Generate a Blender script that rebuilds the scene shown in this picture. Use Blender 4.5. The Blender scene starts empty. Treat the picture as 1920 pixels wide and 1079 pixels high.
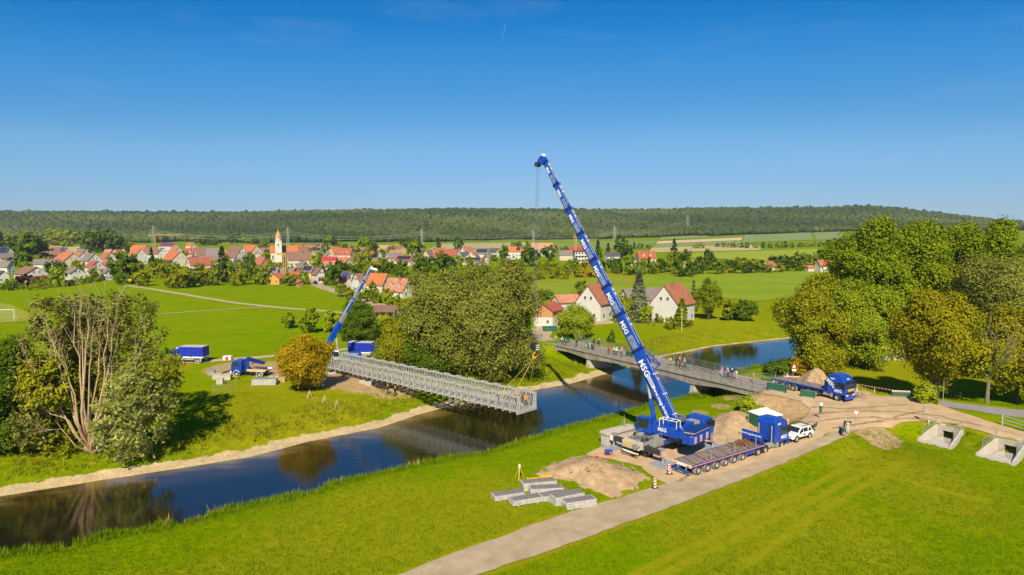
import bpy, math, random
import numpy as np
from mathutils import Vector, Matrix
from mathutils.geometry import delaunay_2d_cdt

random.seed(7)
rng = np.random.default_rng(7)
S = bpy.context.scene
COL = S.collection
R = math.radians

# ---------------------------------------------------------------- camera
CAM_H, FOC = 27.0, 1280.0
PITCH = math.atan(107.5 / FOC)
cam = bpy.data.cameras.new('camera')
cam.lens, cam.sensor_width, cam.clip_end, cam.clip_start = 24.0, 36.0, 60000, 0.5
camo = bpy.data.objects.new('camera', cam)
COL.objects.link(camo)
camo.location = (0, 0, CAM_H)
camo.rotation_euler = (math.pi / 2 - PITCH, 0, 0)
S.camera = camo

# ---------------------------------------------------------------- sky and sun
SUN_EL = R(41)
SUN_AZ = R(4)            # sun stands behind the camera, a touch to the left
wd = bpy.data.worlds.new('World')
S.world = wd
wd.use_nodes = True
nt = wd.node_tree
sky = nt.nodes.new('ShaderNodeTexSky')
sky.sky_type = 'NISHITA'
sky.sun_disc = False
sky.sun_elevation = SUN_EL
sky.sun_rotation = math.pi + SUN_AZ
sky.altitude = 300
sky.air_density = 1.0
sky.dust_density = 0.0
sky.ozone_density = 4.0
# faint high cirrus, everywhere in the sky
tc = nt.nodes.new('ShaderNodeTexCoord')
mp = nt.nodes.new('ShaderNodeMapping')
mp.inputs['Scale'].default_value = (1.6, 1.6, 9.0)
nz = nt.nodes.new('ShaderNodeTexNoise')
nz.inputs['Scale'].default_value = 2.2
nz.inputs['Detail'].default_value = 8
nz.inputs['Roughness'].default_value = 0.6
cr = nt.nodes.new('ShaderNodeValToRGB')
cr.color_ramp.elements[0].position = 0.56
cr.color_ramp.elements[0].color = (0, 0, 0, 1)
cr.color_ramp.elements[1].position = 0.80
cr.color_ramp.elements[1].color = (0.08, 0.08, 0.08, 1)
mx = nt.nodes.new('ShaderNodeMixRGB')
mx.inputs['Color2'].default_value = (6.5, 7.2, 8.0, 1)
L = nt.links.new
L(tc.outputs['Generated'], mp.inputs['Vector'])
L(mp.outputs['Vector'], nz.inputs['Vector'])
L(nz.outputs['Fac'], cr.inputs['Fac'])
# the photograph's saturated blue: tone curve of the sky colour, channel by channel
pre, post, cur = nt.nodes.new('ShaderNodeVectorMath'), nt.nodes.new('ShaderNodeVectorMath'), nt.nodes.new('ShaderNodeRGBCurve')
pre.operation = post.operation = 'SCALE'
pre.inputs['Scale'].default_value, post.inputs['Scale'].default_value = .053, 1 / .053
L(sky.outputs['Color'], pre.inputs[0])
L(pre.outputs[0], cur.inputs['Color'])
L(cur.outputs['Color'], post.inputs[0])
L(post.outputs[0], mx.inputs['Color1'])
for ci, pts in enumerate([
        [(0, 0), (.15, .0), (.18, .003), (.224, .030), (.318, .092), (.431, .191), (.647, .279), (.815, .356), (1.12, .46), (2, .8)],
        [(0, 0), (.2, .12), (.318, .195), (.387, .266), (.526, .361), (.676, .472), (.899, .560), (.988, .610), (1.1, .66), (2, 1.0)],
        [(0, 0), (.3, .31), (.565, .578), (.662, .68), (.815, .745), (.899, .81), (.952, .84), (1.2, .95), (2, 1.2)]]):
    c_ = cur.mapping.curves[ci]
    c_.points[0].location = (0, 0)
    c_.points[1].location = (pts[-1][0] / 2, pts[-1][1] / 2)
    for p_ in pts[1:-1]:
        c_.points.new(p_[0] / 2, p_[1] / 2)
cur.mapping.update()
L(cr.outputs['Color'], mx.inputs['Fac'])
bg = nt.nodes['Background']
L(mx.outputs['Color'], bg.inputs['Color'])
bg.inputs['Strength'].default_value = 0.075
sun = bpy.data.lights.new('sun', 'SUN')
sun.energy, sun.angle, sun.color = 4.9, R(0.55), (1.0, 0.90, 0.72)
suno = bpy.data.objects.new('sun', sun)
COL.objects.link(suno)
suno.rotation_euler = (math.pi / 2 - SUN_EL, 0, SUN_AZ * -1)
S.view_settings.view_transform = 'Standard'
S.view_settings.look = 'None'
S.view_settings.exposure = 0.5
S.view_settings.gamma = 1.0
try:
    S.cycles.max_bounces = 6
    S.cycles.transparent_max_bounces = 8
    S.cycles.use_denoising = True
except Exception:
    pass


# ---------------------------------------------------------------- photo pixel -> point of the place
_c, _s = math.cos(PITCH), math.sin(PITCH)


def ray(x, y):
    u, v = (x - 960) / FOC, -(y - 539.5) / FOC
    return Vector((u, _c + v * _s, -_s + v * _c))


def W(x, y, z=0.0):
    d = ray(x, y)
    return d * ((z - CAM_H) / d.z) + Vector((0, 0, CAM_H))


def WY(x, y, Y):
    d = ray(x, y)
    return d * (Y / d.y) + Vector((0, 0, CAM_H))


# ---------------------------------------------------------------- materials
def mat(name, c, rough=0.6, metal=0.0, var=0.12, scale=2.0, bump=0.0, bscale=12.0, c2=None, spec=0.5, coat=0.0, detail=6):
    m = bpy.data.materials.new(name)
    m.use_nodes = True
    n = m.node_tree
    b = n.nodes['Principled BSDF']
    b.inputs['Roughness'].default_value = rough
    b.inputs['Metallic'].default_value = metal
    b.inputs['Specular IOR Level'].default_value = spec
    if coat:
        b.inputs['Coat Weight'].default_value = coat
        b.inputs['Coat Roughness'].default_value = 0.08
    t = n.nodes.new('ShaderNodeTexCoord')
    z = n.nodes.new('ShaderNodeTexNoise')
    z.inputs['Scale'].default_value = scale
    z.inputs['Detail'].default_value = detail
    z.inputs['Roughness'].default_value = 0.65
    n.links.new(t.outputs['Object'], z.inputs['Vector'])
    r = n.nodes.new('ShaderNodeValToRGB')
    a = [max(0, q * (1 - var)) for q in c]
    d = c2 if c2 else [min(1, q * (1 + var)) for q in c]
    r.color_ramp.elements[0].position = 0.32
    r.color_ramp.elements[1].position = 0.68
    r.color_ramp.elements[0].color = (*a, 1)
    r.color_ramp.elements[1].color = (*d, 1)
    n.links.new(z.outputs['Fac'], r.inputs['Fac'])
    n.links.new(r.outputs['Color'], b.inputs['Base Color'])
    if bump:
        z2 = n.nodes.new('ShaderNodeTexNoise')
        z2.inputs['Scale'].default_value = bscale
        z2.inputs['Detail'].default_value = 4
        n.links.new(t.outputs['Object'], z2.inputs['Vector'])
        bp = n.nodes.new('ShaderNodeBump')
        bp.inputs['Strength'].default_value = bump
        bp.inputs['Distance'].default_value = 0.1
        n.links.new(z2.outputs['Fac'], bp.inputs['Height'])
        n.links.new(bp.outputs['Normal'], b.inputs['Normal'])
    return m


def leafmat(name, c0, c1, c2, trans=0.35):
    """foliage: every leaf and twig cluster has its own hue from the 'lv' attribute"""
    m = bpy.data.materials.new(name)
    m.use_nodes = True
    n = m.node_tree
    n.nodes.clear()
    o = n.nodes.new('ShaderNodeOutputMaterial')
    at = n.nodes.new('ShaderNodeAttribute')
    at.attribute_name = 'lv'
    r = n.nodes.new('ShaderNodeValToRGB')
    r.color_ramp.elements[0].color = (*c0, 1)
    r.color_ramp.elements[1].color = (*c2, 1)
    e = r.color_ramp.elements.new(0.5)
    e.color = (*c1, 1)
    n.links.new(at.outputs['Fac'], r.inputs['Fac'])
    d = n.nodes.new('ShaderNodeBsdfDiffuse')
    t = n.nodes.new('ShaderNodeBsdfTranslucent')
    n.links.new(r.outputs['Color'], d.inputs['Color'])
    n.links.new(r.outputs['Color'], t.inputs['Color'])
    x = n.nodes.new('ShaderNodeMixShader')
    x.inputs['Fac'].default_value = trans
    n.links.new(d.outputs[0], x.inputs[1])
    n.links.new(t.outputs[0], x.inputs[2])
    n.links.new(x.outputs[0], o.inputs['Surface'])
    return m


# ---------------------------------------------------------------- mesh building
def tag(o, label=None, cat=None, group=None, kind=None):
    if label: o['label'] = label
    if cat: o['category'] = cat
    if group: o['group'] = group
    if kind or cat: o['kind'] = kind or 'thing'
    return o


def link(name, data, mats=None, parent=None, loc=None, rz=None):
    o = bpy.data.objects.new(name, data)
    COL.objects.link(o)
    if mats is not None:
        for m in (mats if isinstance(mats, (list, tuple)) else [mats]):
            if m.name not in [q.name for q in data.materials if q]:
                data.materials.append(m)
    if parent: o.parent = parent
    if loc is not None: o.location = loc
    if rz is not None: o.rotation_euler = (0, 0, rz)
    return o


def empty(name, loc=(0, 0, 0), rz=0.0, label=None, cat=None, group=None):
    o = bpy.data.objects.new(name, None)
    o.empty_display_size = 0.1
    COL.objects.link(o)
    o.location = loc
    o.rotation_euler = (0, 0, rz)
    return tag(o, label, cat, group)


def np_mesh(name, v, f, mats=None, attr=None, smooth=False, midx=None):
    """v (n,3), f (m,k) all faces with k corners"""
    me = bpy.data.meshes.new(name)
    v = np.asarray(v, np.float32)
    f = np.asarray(f, np.int32)
    me.vertices.add(len(v))
    me.vertices.foreach_set('co', v.ravel())
    k = f.shape[1]
    me.loops.add(f.size)
    me.loops.foreach_set('vertex_index', f.ravel())
    me.polygons.add(len(f))
    me.polygons.foreach_set('loop_start', np.arange(0, f.size, k, dtype=np.int32))
    try:
        me.polygons.foreach_set('loop_total', np.full(len(f), k, np.int32))
    except Exception:
        pass
    if smooth:
        me.polygons.foreach_set('use_smooth', np.ones(len(f), bool))
    if mats:
        for m in (mats if isinstance(mats, (list, tuple)) else [mats]):
            me.materials.append(m)
    if midx is not None:
        me.polygons.foreach_set('material_index', np.asarray(midx, np.int32))
    for an, av in (attr or {}).items():
        a = me.attributes.new(an, 'FLOAT', 'POINT')
        a.data.foreach_set('value', np.asarray(av, np.float32))
    me.update(calc_edges=True)
    return me


class MB:
    """collects boxes, bars, tubes and prisms; build() links them as one mesh"""

    def __init__(s):
        s.v, s.f, s.m = [], [], []

    def add(s, vs, fs, mi=0):
        b = len(s.v)
        s.v += [tuple(q) for q in vs]
        s.f += [[b + i for i in f] for f in fs]
        s.m += [mi] * len(fs)
        return s

    def hexa(s, p, mi=0):
        return s.add(p, [(0, 3, 2, 1), (4, 5, 6, 7), (0, 1, 5, 4), (1, 2, 6, 5), (2, 3, 7, 6), (3, 0, 4, 7)], mi)

    def box(s, x0, x1, y0, y1, z0, z1, mi=0):
        return s.hexa([(x0, y0, z0), (x1, y0, z0), (x1, y1, z0), (x0, y1, z0), (x0, y0, z1), (x1, y0, z1), (x1, y1, z1), (x0, y1, z1)], mi)

    def cbox(s, c, d, mi=0):
        return s.box(c[0] - d[0] / 2, c[0] + d[0] / 2, c[1] - d[1] / 2, c[1] + d[1] / 2, c[2] - d[2] / 2, c[2] + d[2] / 2, mi)

    def bar(s, p, q, w, h=None, mi=0, up=(0, 0, 1)):
        h = h or w
        p, q = Vector(p), Vector(q)
        d = (q - p).normalized()
        u = Vector(up)
        if abs(d.dot(u)) > 0.98: u = Vector((1, 0, 0))
        a = d.cross(u).normalized() * (w / 2)
        b = a.cross(d).normalized() * (h / 2)
        return s.hexa([p - a - b, p + a - b, p + a + b, p - a + b, q - a - b, q + a - b, q + a + b, q - a + b], mi)

    def tube(s, p, q, r, r2=None, n=8, mi=0, caps=True):
        r2 = r if r2 is None else r2
        p, q = Vector(p), Vector(q)
        d = (q - p).normalized()
        u = Vector((0, 0, 1)) if abs(d.z) < 0.9 else Vector((1, 0, 0))
        a = d.cross(u).normalized()
        b = a.cross(d)
        vs = []
        for (c, rr) in ((p, r), (q, r2)):
            for i in range(n):
                t = 2 * math.pi * i / n
                vs.append(c + a * (math.cos(t) * rr) + b * (math.sin(t) * rr))
        fs = [(i, (i + 1) % n, n + (i + 1) % n, n + i) for i in range(n)]
        if caps: fs += [tuple(range(n))[::-1], tuple(range(n, 2 * n))]
        return s.add(vs, fs, mi)

    def path(s, pts, r, n=6, mi=0):
        for a, b in zip(pts, pts[1:]):
            s.tube(a, b, r, n=n, mi=mi)
        return s

    def prism(s, poly, a, b, ax='y', mi=0, poly2=None):
        """polygon in the plane normal to ax, drawn from a to b. ax='y': (x,z); 'x': (y,z); 'z': (x,y)"""
        def P(q, t):
            return {'y': (q[0], t, q[1]), 'x': (t, q[0], q[1]), 'z': (q[0], q[1], t)}[ax]
        n = len(poly)
        vs = [P(q, a) for q in poly] + [P(q, b) for q in (poly2 or poly)]
        fs = [(i, (i + 1) % n, n + (i + 1) % n, n + i) for i in range(n)]
        fs += [tuple(range(n))[::-1], tuple(range(n, 2 * n))]
        return s.add(vs, fs, mi)

    def lathe(s, prof, ax='y', n=16, c=(0, 0, 0), mi=0):
        """profile of (radius, t) turned about axis ax through c"""
        vs, fs = [], []
        for (r, t) in prof:
            for i in range(n):
                q = 2 * math.pi * i / n
                x, y = math.cos(q) * r, math.sin(q) * r
                p = {'y': (x, t, y), 'x': (t, x, y), 'z': (x, y, t)}[ax]
                vs.append((p[0] + c[0], p[1] + c[1], p[2] + c[2]))
        k = len(prof)
        for j in range(k - 1):
            for i in range(n):
                fs.append((j * n + i, j * n + (i + 1) % n, (j + 1) * n + (i + 1) % n, (j + 1) * n + i))
        return s.add(vs, fs, mi)

    def mesh(s, name, mats, smooth=False, fix=True):
        me = bpy.data.meshes.new(name)
        me.from_pydata(s.v, [], s.f)
        for m in (mats if isinstance(mats, (list, tuple)) else [mats]):
            me.materials.append(m)
        me.polygons.foreach_set('material_index', s.m)
        if smooth: me.polygons.foreach_set('use_smooth', [True] * len(s.f))
        me.update()
        if fix:
            import bmesh
            bm = bmesh.new()
            bm.from_mesh(me)
            bmesh.ops.recalc_face_normals(bm, faces=bm.faces)
            bm.to_mesh(me)
            bm.free()
        return me

    def build(s, name, mats, parent=None, loc=None, rz=None, smooth=False, bevel=0.0):
        o = link(name, s.mesh(name, mats, smooth), None, parent, loc, rz)
        if bevel:
            b = o.modifiers.new('bevel', 'BEVEL')
            b.width = bevel
            b.segments = 2
            b.limit_method = 'ANGLE'
            b.angle_limit = R(40)
        return o


def copy_tree(o, parent=None):
    """a thing with copies of its parts and their sub-parts; meshes are shared"""
    c = o.copy()
    COL.objects.link(c)
    c.parent = parent
    for ch in list(o.children):
        copy_tree(ch, c)
    return c


def place(proto, loc, rz=0.0, sc=None, label=None, group=None, flag=None):
    o = copy_tree(proto)
    o.location = loc
    o.rotation_euler = (0, 0, rz)
    if sc: o.scale = sc if isinstance(sc, (tuple, list)) else (sc, sc, sc)
    if label: o['label'] = label
    if group: o['group'] = group
    return o


def drop(proto):
    """remove a prototype that only served as a source for copies"""
    for ch in list(proto.children): drop(ch)
    bpy.data.objects.remove(proto)


def text_mesh(body, size, m, extrude=0.006, bold=0.0):
    cu = bpy.data.curves.new('lettering', 'FONT')
    cu.body = body
    cu.size = size
    cu.extrude = extrude
    cu.offset = bold
    cu.align_x = 'CENTER'
    cu.align_y = 'CENTER'
    cu.resolution_u = 2
    o = bpy.data.objects.new('lettering', cu)
    COL.objects.link(o)
    dg = bpy.context.evaluated_depsgraph_get()
    me = bpy.data.meshes.new_from_object(o.evaluated_get(dg))
    bpy.data.objects.remove(o)
    me.name = 'lettering'
    me.materials.clear()
    me.materials.append(m)
    return me


ORD = ['first', 'second', 'third', 'fourth', 'fifth', 'sixth', 'seventh', 'eighth', 'ninth', 'tenth', 'eleventh', 'twelfth', 'thirteenth', 'fourteenth', 'fifteenth', 'sixteenth', 'seventeenth', 'eighteenth', 'nineteenth', 'twentieth']


def lettering(body, size, m, parent, pos, xdir, ydir, bold=0.0, sx=1.0):
    """flat raised letters: xdir is the reading direction, ydir the letters' upward direction"""
    me = text_mesh(body, size, m, bold=bold)
    o = link('lettering', me, None, parent)
    x, y = Vector(xdir).normalized(), Vector(ydir).normalized()
    z = x.cross(y)
    M = Matrix((x, y, z)).transposed().to_4x4()
    M.translation = Vector(pos)
    o.matrix_local = M @ Matrix.Diagonal((sx, 1, 1, 1))
    return o

# ================================================================ ground, river, roads, hills
WATER_Z = -2.8


def seg_dist(x, y, pts, zs=None):
    """distance to a polyline (vectorised); with zs also the height interpolated along it"""
    best = np.full(x.shape, 1e9)
    bz = np.zeros(x.shape)
    for i in range(len(pts) - 1):
        ax, ay = pts[i][0], pts[i][1]
        bx, by = pts[i + 1][0], pts[i + 1][1]
        dx, dy = bx - ax, by - ay
        t = np.clip(((x - ax) * dx + (y - ay) * dy) / (dx * dx + dy * dy + 1e-9), 0, 1)
        d = np.hypot(x - ax - t * dx, y - ay - t * dy)
        m = d < best
        best = np.where(m, d, best)
        if zs is not None:
            bz = np.where(m, zs[i] + (zs[i + 1] - zs[i]) * t, bz)
    return (best, bz) if zs is not None else best


def inside(x, y, poly):
    r = np.zeros(x.shape, bool)
    n = len(poly)
    for i in range(n):
        ax, ay = poly[i][0], poly[i][1]
        bx, by = poly[(i + 1) % n][0], poly[(i + 1) % n][1]
        c = ((ay > y) != (by > y)) & (x < (bx - ax) * (y - ay) / ((by - ay) + 1e-12) + ax)
        r ^= c
    return r


def smooth01(t):
    t = np.clip(t, 0, 1)
    return t * t * (3 - 2 * t)


NEAR = [W(x, y, -1.2) + Vector((-0.5, 1.4, 0)) for x, y in
        [(0, 1042), (120, 1027), (230, 998), (330, 985), (450, 950), (560, 930), (650, 900), (750, 880), (830, 862),
         (900, 852), (985, 825), (1070, 800), (1140, 783), (1210, 762), (1265, 746), (1305, 732), (1345, 712), (1385, 696), (1440, 686), (1500, 676), (1600, 664)]]
FAR = [W(x, y, WATER_Z) for x, y in
       [(0, 932), (150, 908), (300, 885), (470, 858), (580, 829), (712, 803), (786, 778), (834, 765), (930, 748), (1015, 730), (1068, 721), (1123, 706), (1153, 698),
        (1190, 686), (1240, 670), (1290, 660), (1340, 650), (1420, 641), (1490, 634), (1600, 626)]]


def ext(p):
    a = (p[0] - p[2]).normalized() * 160
    b = (p[-1] - p[-3]).normalized() * 200
    return [p[0] + a] + p + [p[-1] + b]


NEAR, FAR = ext(NEAR), ext(FAR)
RIVER = NEAR + FAR[::-1]

# raised roads: centre line, heights, half width, side slope length
ROADS = [
    ([W(1432, 729, 1.5), W(1500, 735, 1.5), W(1600, 757, 1.5), W(1700, 768, 1.5), W(1800, 782, 1.5), W(1935, 806, 1.5), W(2300, 880, 1.5)], [1.5] * 7, 4.6, 5.0),
    ([W(1600, 775, 1.4), W(1560, 800, 1.0), W(1500, 832, .5), W(1420, 860, .1)], [1.4, 1.0, .45, .05], 3.0, 4.0),
    ([W(1640, 752, 1.5), W(1760, 757, 1.3), W(1930, 775, 1.2), W(2300, 800, 1.2)], [1.5, 1.3, 1.2, 1.2], 2.5, 8.0),
    ([W(1036, 641, 1.5), W(1000, 632, 1.5), W(940, 620, 1.0), W(860, 607, .4)], [1.5, 1.5, 1.0, .3], 4.2, 7.0),
]
BR0, BR1 = W(1035, 645, 1.5), W(1430, 735, 1.5)
BRD = Vector((BR1.x - BR0.x, BR1.y - BR0.y, 0))
BRL = BRD.length
BRD.normalize()
FLOOD2 = [W(1078, 678, -1.4), W(1112, 690, -1.6), W(1130, 672, -1.6), W(1095, 662, -1.4)]
FLOOD = [W(1285, 748, -1.5), W(1325, 741, -1.5), W(1388, 741, -1.5), W(1400, 730, -1.5)]
SKYLINE = np.array([(-900, 400), (0, 396), (240, 397), (460, 398), (560, 395), (700, 393), (870, 391), (1000, 392), (1200, 393), (1330, 390), (1560, 389), (1600, 386),
                    (1650, 387), (1700, 393), (1760, 399), (1830, 409), (1920, 418), (2700, 440)], float)
RIDGE_Y = 2750.0


def hill_params(x, y):
    """forest edge and ridge height for a point at any depth, along its own sight line from the place's drone pad"""
    px = 960 + FOC * x / np.maximum(y, 1.0)
    ys = np.interp(px, SKYLINE[:, 0], SKYLINE[:, 1])
    zr = CAM_H + (432 - ys) / FOC * RIDGE_Y - 13
    yb = np.interp(px, [-900, 700, 1000, 1230, 1560, 1900, 2600], [1420, 1430, 1500, 1560, 1640, 1700, 1700])
    zb = np.interp(px, [-900, 700, 1000, 1230, 1560, 1900, 2600], [1, 1, 5, 10, 22, 26, 26])
    return zr, yb, zb


def height(x, y):
    x = np.asarray(x, float)
    y = np.asarray(y, float)
    z = np.zeros(x.shape)
    z += 0.10 * np.sin(x * .13 + 1) * np.cos(y * .11) + 0.05 * np.sin(x * .37 + y * .29)
    # far rise to the wooded ridge
    zr, yb, zb = hill_params(x, y)
    t1 = smooth01((y - 620) / (yb - 620))
    z = z + zb * t1 * (y > 600)
    t2 = np.clip((y - yb) / (RIDGE_Y - yb), 0, 1.0)
    z = z + (zr - zb) * smooth01(t2 * 0.92 + .04) * (y > yb) * np.where(y > yb, 1, 0)
    z = z - np.clip((y - RIDGE_Y) / 900, 0, 1) * 60
    # raised roads
    sb = (x - BR0.x) * BRD.x + (y - BR0.y) * BRD.y
    lb = np.abs(-(x - BR0.x) * BRD.y + (y - BR0.y) * BRD.x - 3.4)
    for i, (pts, zs, hw, sl) in enumerate(ROADS):
        d, bz = seg_dist(x, y, pts, zs)
        e = bz * smooth01(1 - (d - hw) / sl)
        if i in (0, 3):      # the fill ends at the bridge's abutment walls
            q = (sb - BRL) if i == 0 else -sb
            e = e * np.where(lb < 3.9, smooth01((q + 1.5) / .9), smooth01((q + 4.0) / 5.0))
        z = np.maximum(z, e)
    # river bed and banks
    near = (y < 420) & (x < 330) & (x > -330)
    if near.any():
        dn = seg_dist(x, y, NEAR)
        df = seg_dist(x, y, FAR)
        ins = inside(x, y, RIVER)
        d = np.minimum(dn, df)
        wob = 0.25 * np.sin(x * .9 + np.sin(y * .7) * 2) + .2 * np.sin(y * 1.3 + x * .35)
        bed = np.interp(d, [0, 2, 6], [WATER_Z, WATER_Z - .5, WATER_Z - 1.2])
        bn = np.interp(dn + wob * np.clip(dn, 0, 1), [0, 1.3, 2.6, 5.0, 9, 13], [WATER_Z, -1.5, -.75, -.3, -.06, 0])
        bf = np.interp(df + wob * np.clip(df, 0, 1), [0, 2.2, 4.5, 9, 14, 22], [WATER_Z, -2.45, -1.7, -.8, -.3, 0])
        out = np.where(dn < df, bn, bf)
        w = np.where(ins, 1.0, np.where(dn < df, smooth01(1 - dn / 13), smooth01(1 - df / 22)))
        zz = np.where(ins, bed, np.where(d < 22, out + np.maximum(z, 0) * np.where(d > 3, smooth01((d - 3) / 6), 0), z))
        z = np.where(near, zz, z)
        # low flood ground under the right bridge span
        d = seg_dist(x, y, FLOOD)
        k = np.maximum(smooth01(1 - (d - 2.0) / 4.2), smooth01(1 - (seg_dist(x, y, FLOOD2) - 1.5) / 4.0)) * (~ins) * np.where((sb > BRL - 1.2) | (sb < 1.2), 0, 1)
        z = np.where(near, z * (1 - k) + np.minimum(z, -1.9) * k, z)
    return z


CARVE = []


def grow(a, b, k0, k):
    r, d = [a], k0
    while abs(r[-1]) < abs(b):
        d *= k
        r.append(r[-1] + (d if b > a else -d))
    return r


xs = sorted(set([round(q, 3) for q in grow(-96, -4200, .6, 1.07)] + [round(q, 3) for q in np.arange(-96, 104, .6)] + [round(q, 3) for q in grow(104, 4200, .6, 1.07)]))
ys = [-300, -150, -80, -30, 0, 20, 35] + list(np.arange(44, 176, .6)) + grow(176, 4600, .6, 1.028)
GX, GY = np.array(xs), np.array(ys)
MX, MY = np.meshgrid(GX, GY)
GZ = height(MX, MY)
# two culvert mouths cut into the road bank: (centre of head wall, outward direction)
CULV = [(W(1777, 815, .5), W(1735, 838, 0)), (W(1893, 842, .5), W(1850, 866, 0))]
for a, b in CULV:
    d = (b - a)
    d.z = 0
    d.normalize()
    q = Vector((-d.y, d.x, 0))
    u = (MX - a.x) * d.x + (MY - a.y) * d.y
    v = (MX - a.x) * q.x + (MY - a.y) * q.y
    m = (u > -1.2) & (u < 4.2) & (abs(v) < 1.75 + .12 * u)
    GZ = np.where(m, np.minimum(GZ, -0.35), GZ)


def hs_np(x, y):
    i = np.clip(np.searchsorted(GX, x) - 1, 0, len(GX) - 2)
    j = np.clip(np.searchsorted(GY, y) - 1, 0, len(GY) - 2)
    fx = np.clip((x - GX[i]) / (GX[i + 1] - GX[i]), 0, 1)
    fy = np.clip((y - GY[j]) / (GY[j + 1] - GY[j]), 0, 1)
    return (GZ[j, i] * (1 - fx) + GZ[j, i + 1] * fx) * (1 - fy) + (GZ[j + 1, i] * (1 - fx) + GZ[j + 1, i + 1] * fx) * fy


def hz(x, y):
    return float(hs_np(np.array([x]), np.array([y]))[0])


def WG(x, y):
    """where the sight line through a photo pixel meets the terrain"""
    d = ray(x, y)
    lo, o = 25.0, Vector((0, 0, CAM_H))
    while lo < 4000:
        hi = lo * 1.02 + .5
        p = o + d * hi
        if p.z < hz(p.x, p.y): break
        lo = hi
    for _ in range(26):
        m = (lo + hi) / 2
        p = o + d * m
        if p.z < hz(p.x, p.y): hi = m
        else: lo = m
    p = o + d * hi
    p.z = hz(p.x, p.y)
    return p


# ---- ground material: grass, gravel shore, rough growth; colour only
def ground_material():
    m = bpy.data.materials.new('meadow')
    m.use_nodes = True
    n = m.node_tree
    b = n.nodes['Principled BSDF']
    b.inputs['Roughness'].default_value = 0.95
    b.inputs['Specular IOR Level'].default_value = 0.0
    N, K = n.nodes.new, n.links.new
    geo = N('ShaderNodeNewGeometry')

    def noise(sc, det=5, rough=.6, stretch=None):
        q = N('ShaderNodeTexNoise')
        q.inputs['Scale'].default_value = sc
        q.inputs['Detail'].default_value = det
        q.inputs['Roughness'].default_value = rough
        if stretch:
            mm = N('ShaderNodeMapping')
            mm.inputs['Rotation'].default_value = (0, 0, stretch[0])
            mm.inputs['Scale'].default_value = (stretch[1], stretch[2], 1)
            K(geo.outputs['Position'], mm.inputs['Vector'])
            K(mm.outputs['Vector'], q.inputs['Vector'])
        else:
            K(geo.outputs['Position'], q.inputs['Vector'])
        return q.outputs['Fac']

    def ramp(fac, els):
        r = N('ShaderNodeValToRGB')
        e = r.color_ramp.elements
        e[0].position, e[0].color = els[0][0], (*els[0][1], 1)
        e[1].position, e[1].color = els[-1][0], (*els[-1][1], 1)
        for p, c in els[1:-1]:
            q = e.new(p)
            q.color = (*c, 1)
        K(fac, r.inputs['Fac'])
        return r.outputs['Color']

    def mix(fac, a, c):
        x = N('ShaderNodeMixRGB')
        if isinstance(fac, float): x.inputs['Fac'].default_value = fac
        else: K(fac, x.inputs['Fac'])
        for s_, q in ((1, a), (2, c)):
            if isinstance(q, tuple): x.inputs[s_].default_value = (*q, 1)
            else: K(q, x.inputs[s_])
        return x.outputs['Color']

    def math_(op, a, c=None, clamp=False):
        x = N('ShaderNodeMath')
        x.operation = op
        x.use_clamp = clamp
        for i, q in enumerate((a, c)):
            if q is None: continue
            if isinstance(q, (int, float)): x.inputs[i].default_value = q
            else: K(q, x.inputs[i])
        return x.outputs[0]

    def attr(nm):
        a = N('ShaderNodeAttribute')
        a.attribute_name = nm
        return a.outputs['Fac']

    big = noise(.03, 4)
    med = noise(.22, 8, .75)
    fine = noise(1.6, 8, .8)
    streak = noise(.5, 4, .6, (R(-38), .25, 2.2))
    lawn = ramp(med, [(.30, (.110, .190, .000)), (.5, (.185, .270, .000)), (.70, (.260, .315, .000))])
    lawn = mix(math_('MULTIPLY', ramp(big, [(.42, (0, 0, 0)), (.72, (1, 1, 1))]), .55), lawn, (.255, .265, .001))
    lawn = mix(math_('MULTIPLY', ramp(streak, [(.5, (0, 0, 0)), (.75, (1, 1, 1))]), .30), lawn, (.29, .28, .004))
    lawn = mix(math_('MULTIPLY', ramp(fine, [(.46, (0, 0, 0)), (.62, (1, 1, 1))]), .62), lawn, (.085, .135, .000))
    lawn = mix(math_('MULTIPLY', ramp(noise(.75, 9, .8, (R(30), 1.0, .55)), [(.52, (0, 0, 0)), (.66, (1, 1, 1))]), .45), lawn, (.27, .275, .006))
    lawn = mix(math_('MULTIPLY', ramp(noise(.05, 6, .7, (R(8), .35, 2.6)), [(.46, (0, 0, 0)), (.60, (1, 1, 1))]), .50), lawn, (.130, .230, .000))
    lawn = mix(math_('MULTIPLY', ramp(noise(.09, 7, .75, (R(-12), .4, 2.4)), [(.52, (0, 0, 0)), (.66, (1, 1, 1))]), .50), lawn, (.300, .315, .001))
    # rough, partly dry growth
    wildc = ramp(noise(.9, 6, .75), [(.3, (.075, .120, .001)), (.5, (.15, .20, .001)), (.68, (.25, .24, .008)), (.85, (.34, .28, .05))])
    wf = math_('ADD', attr('wild'), math_('MULTIPLY', math_('SUBTRACT', med, .5), .9), True)
    col = mix(ramp(wf, [(.35, (0, 0, 0)), (.6, (1, 1, 1))]), lawn, wildc)
    # dry mown grass
    dryc = ramp(fine, [(.3, (.22, .205, .002)), (.7, (.36, .30, .014))])
    df_ = math_('ADD', attr('dry'), math_('MULTIPLY', math_('SUBTRACT', noise(.35, 7, .75), .5), 1.6), True)
    col = mix(math_('MULTIPLY', ramp(df_, [(.35, (0, 0, 0)), (.8, (1, 1, 1))]), .70), col, dryc)
    col = mix(math_('MULTIPLY', ramp(noise(1.1, 9, .85), [(.47, (0, 0, 0)), (.60, (1, 1, 1))]), .42), col, (.105, .150, .000))
    # bare earth
    earth = ramp(noise(1.1, 9, .75), [(.28, (.22, .14, .06)), (.5, (.40, .265, .13)), (.75, (.52, .37, .20))])
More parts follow.
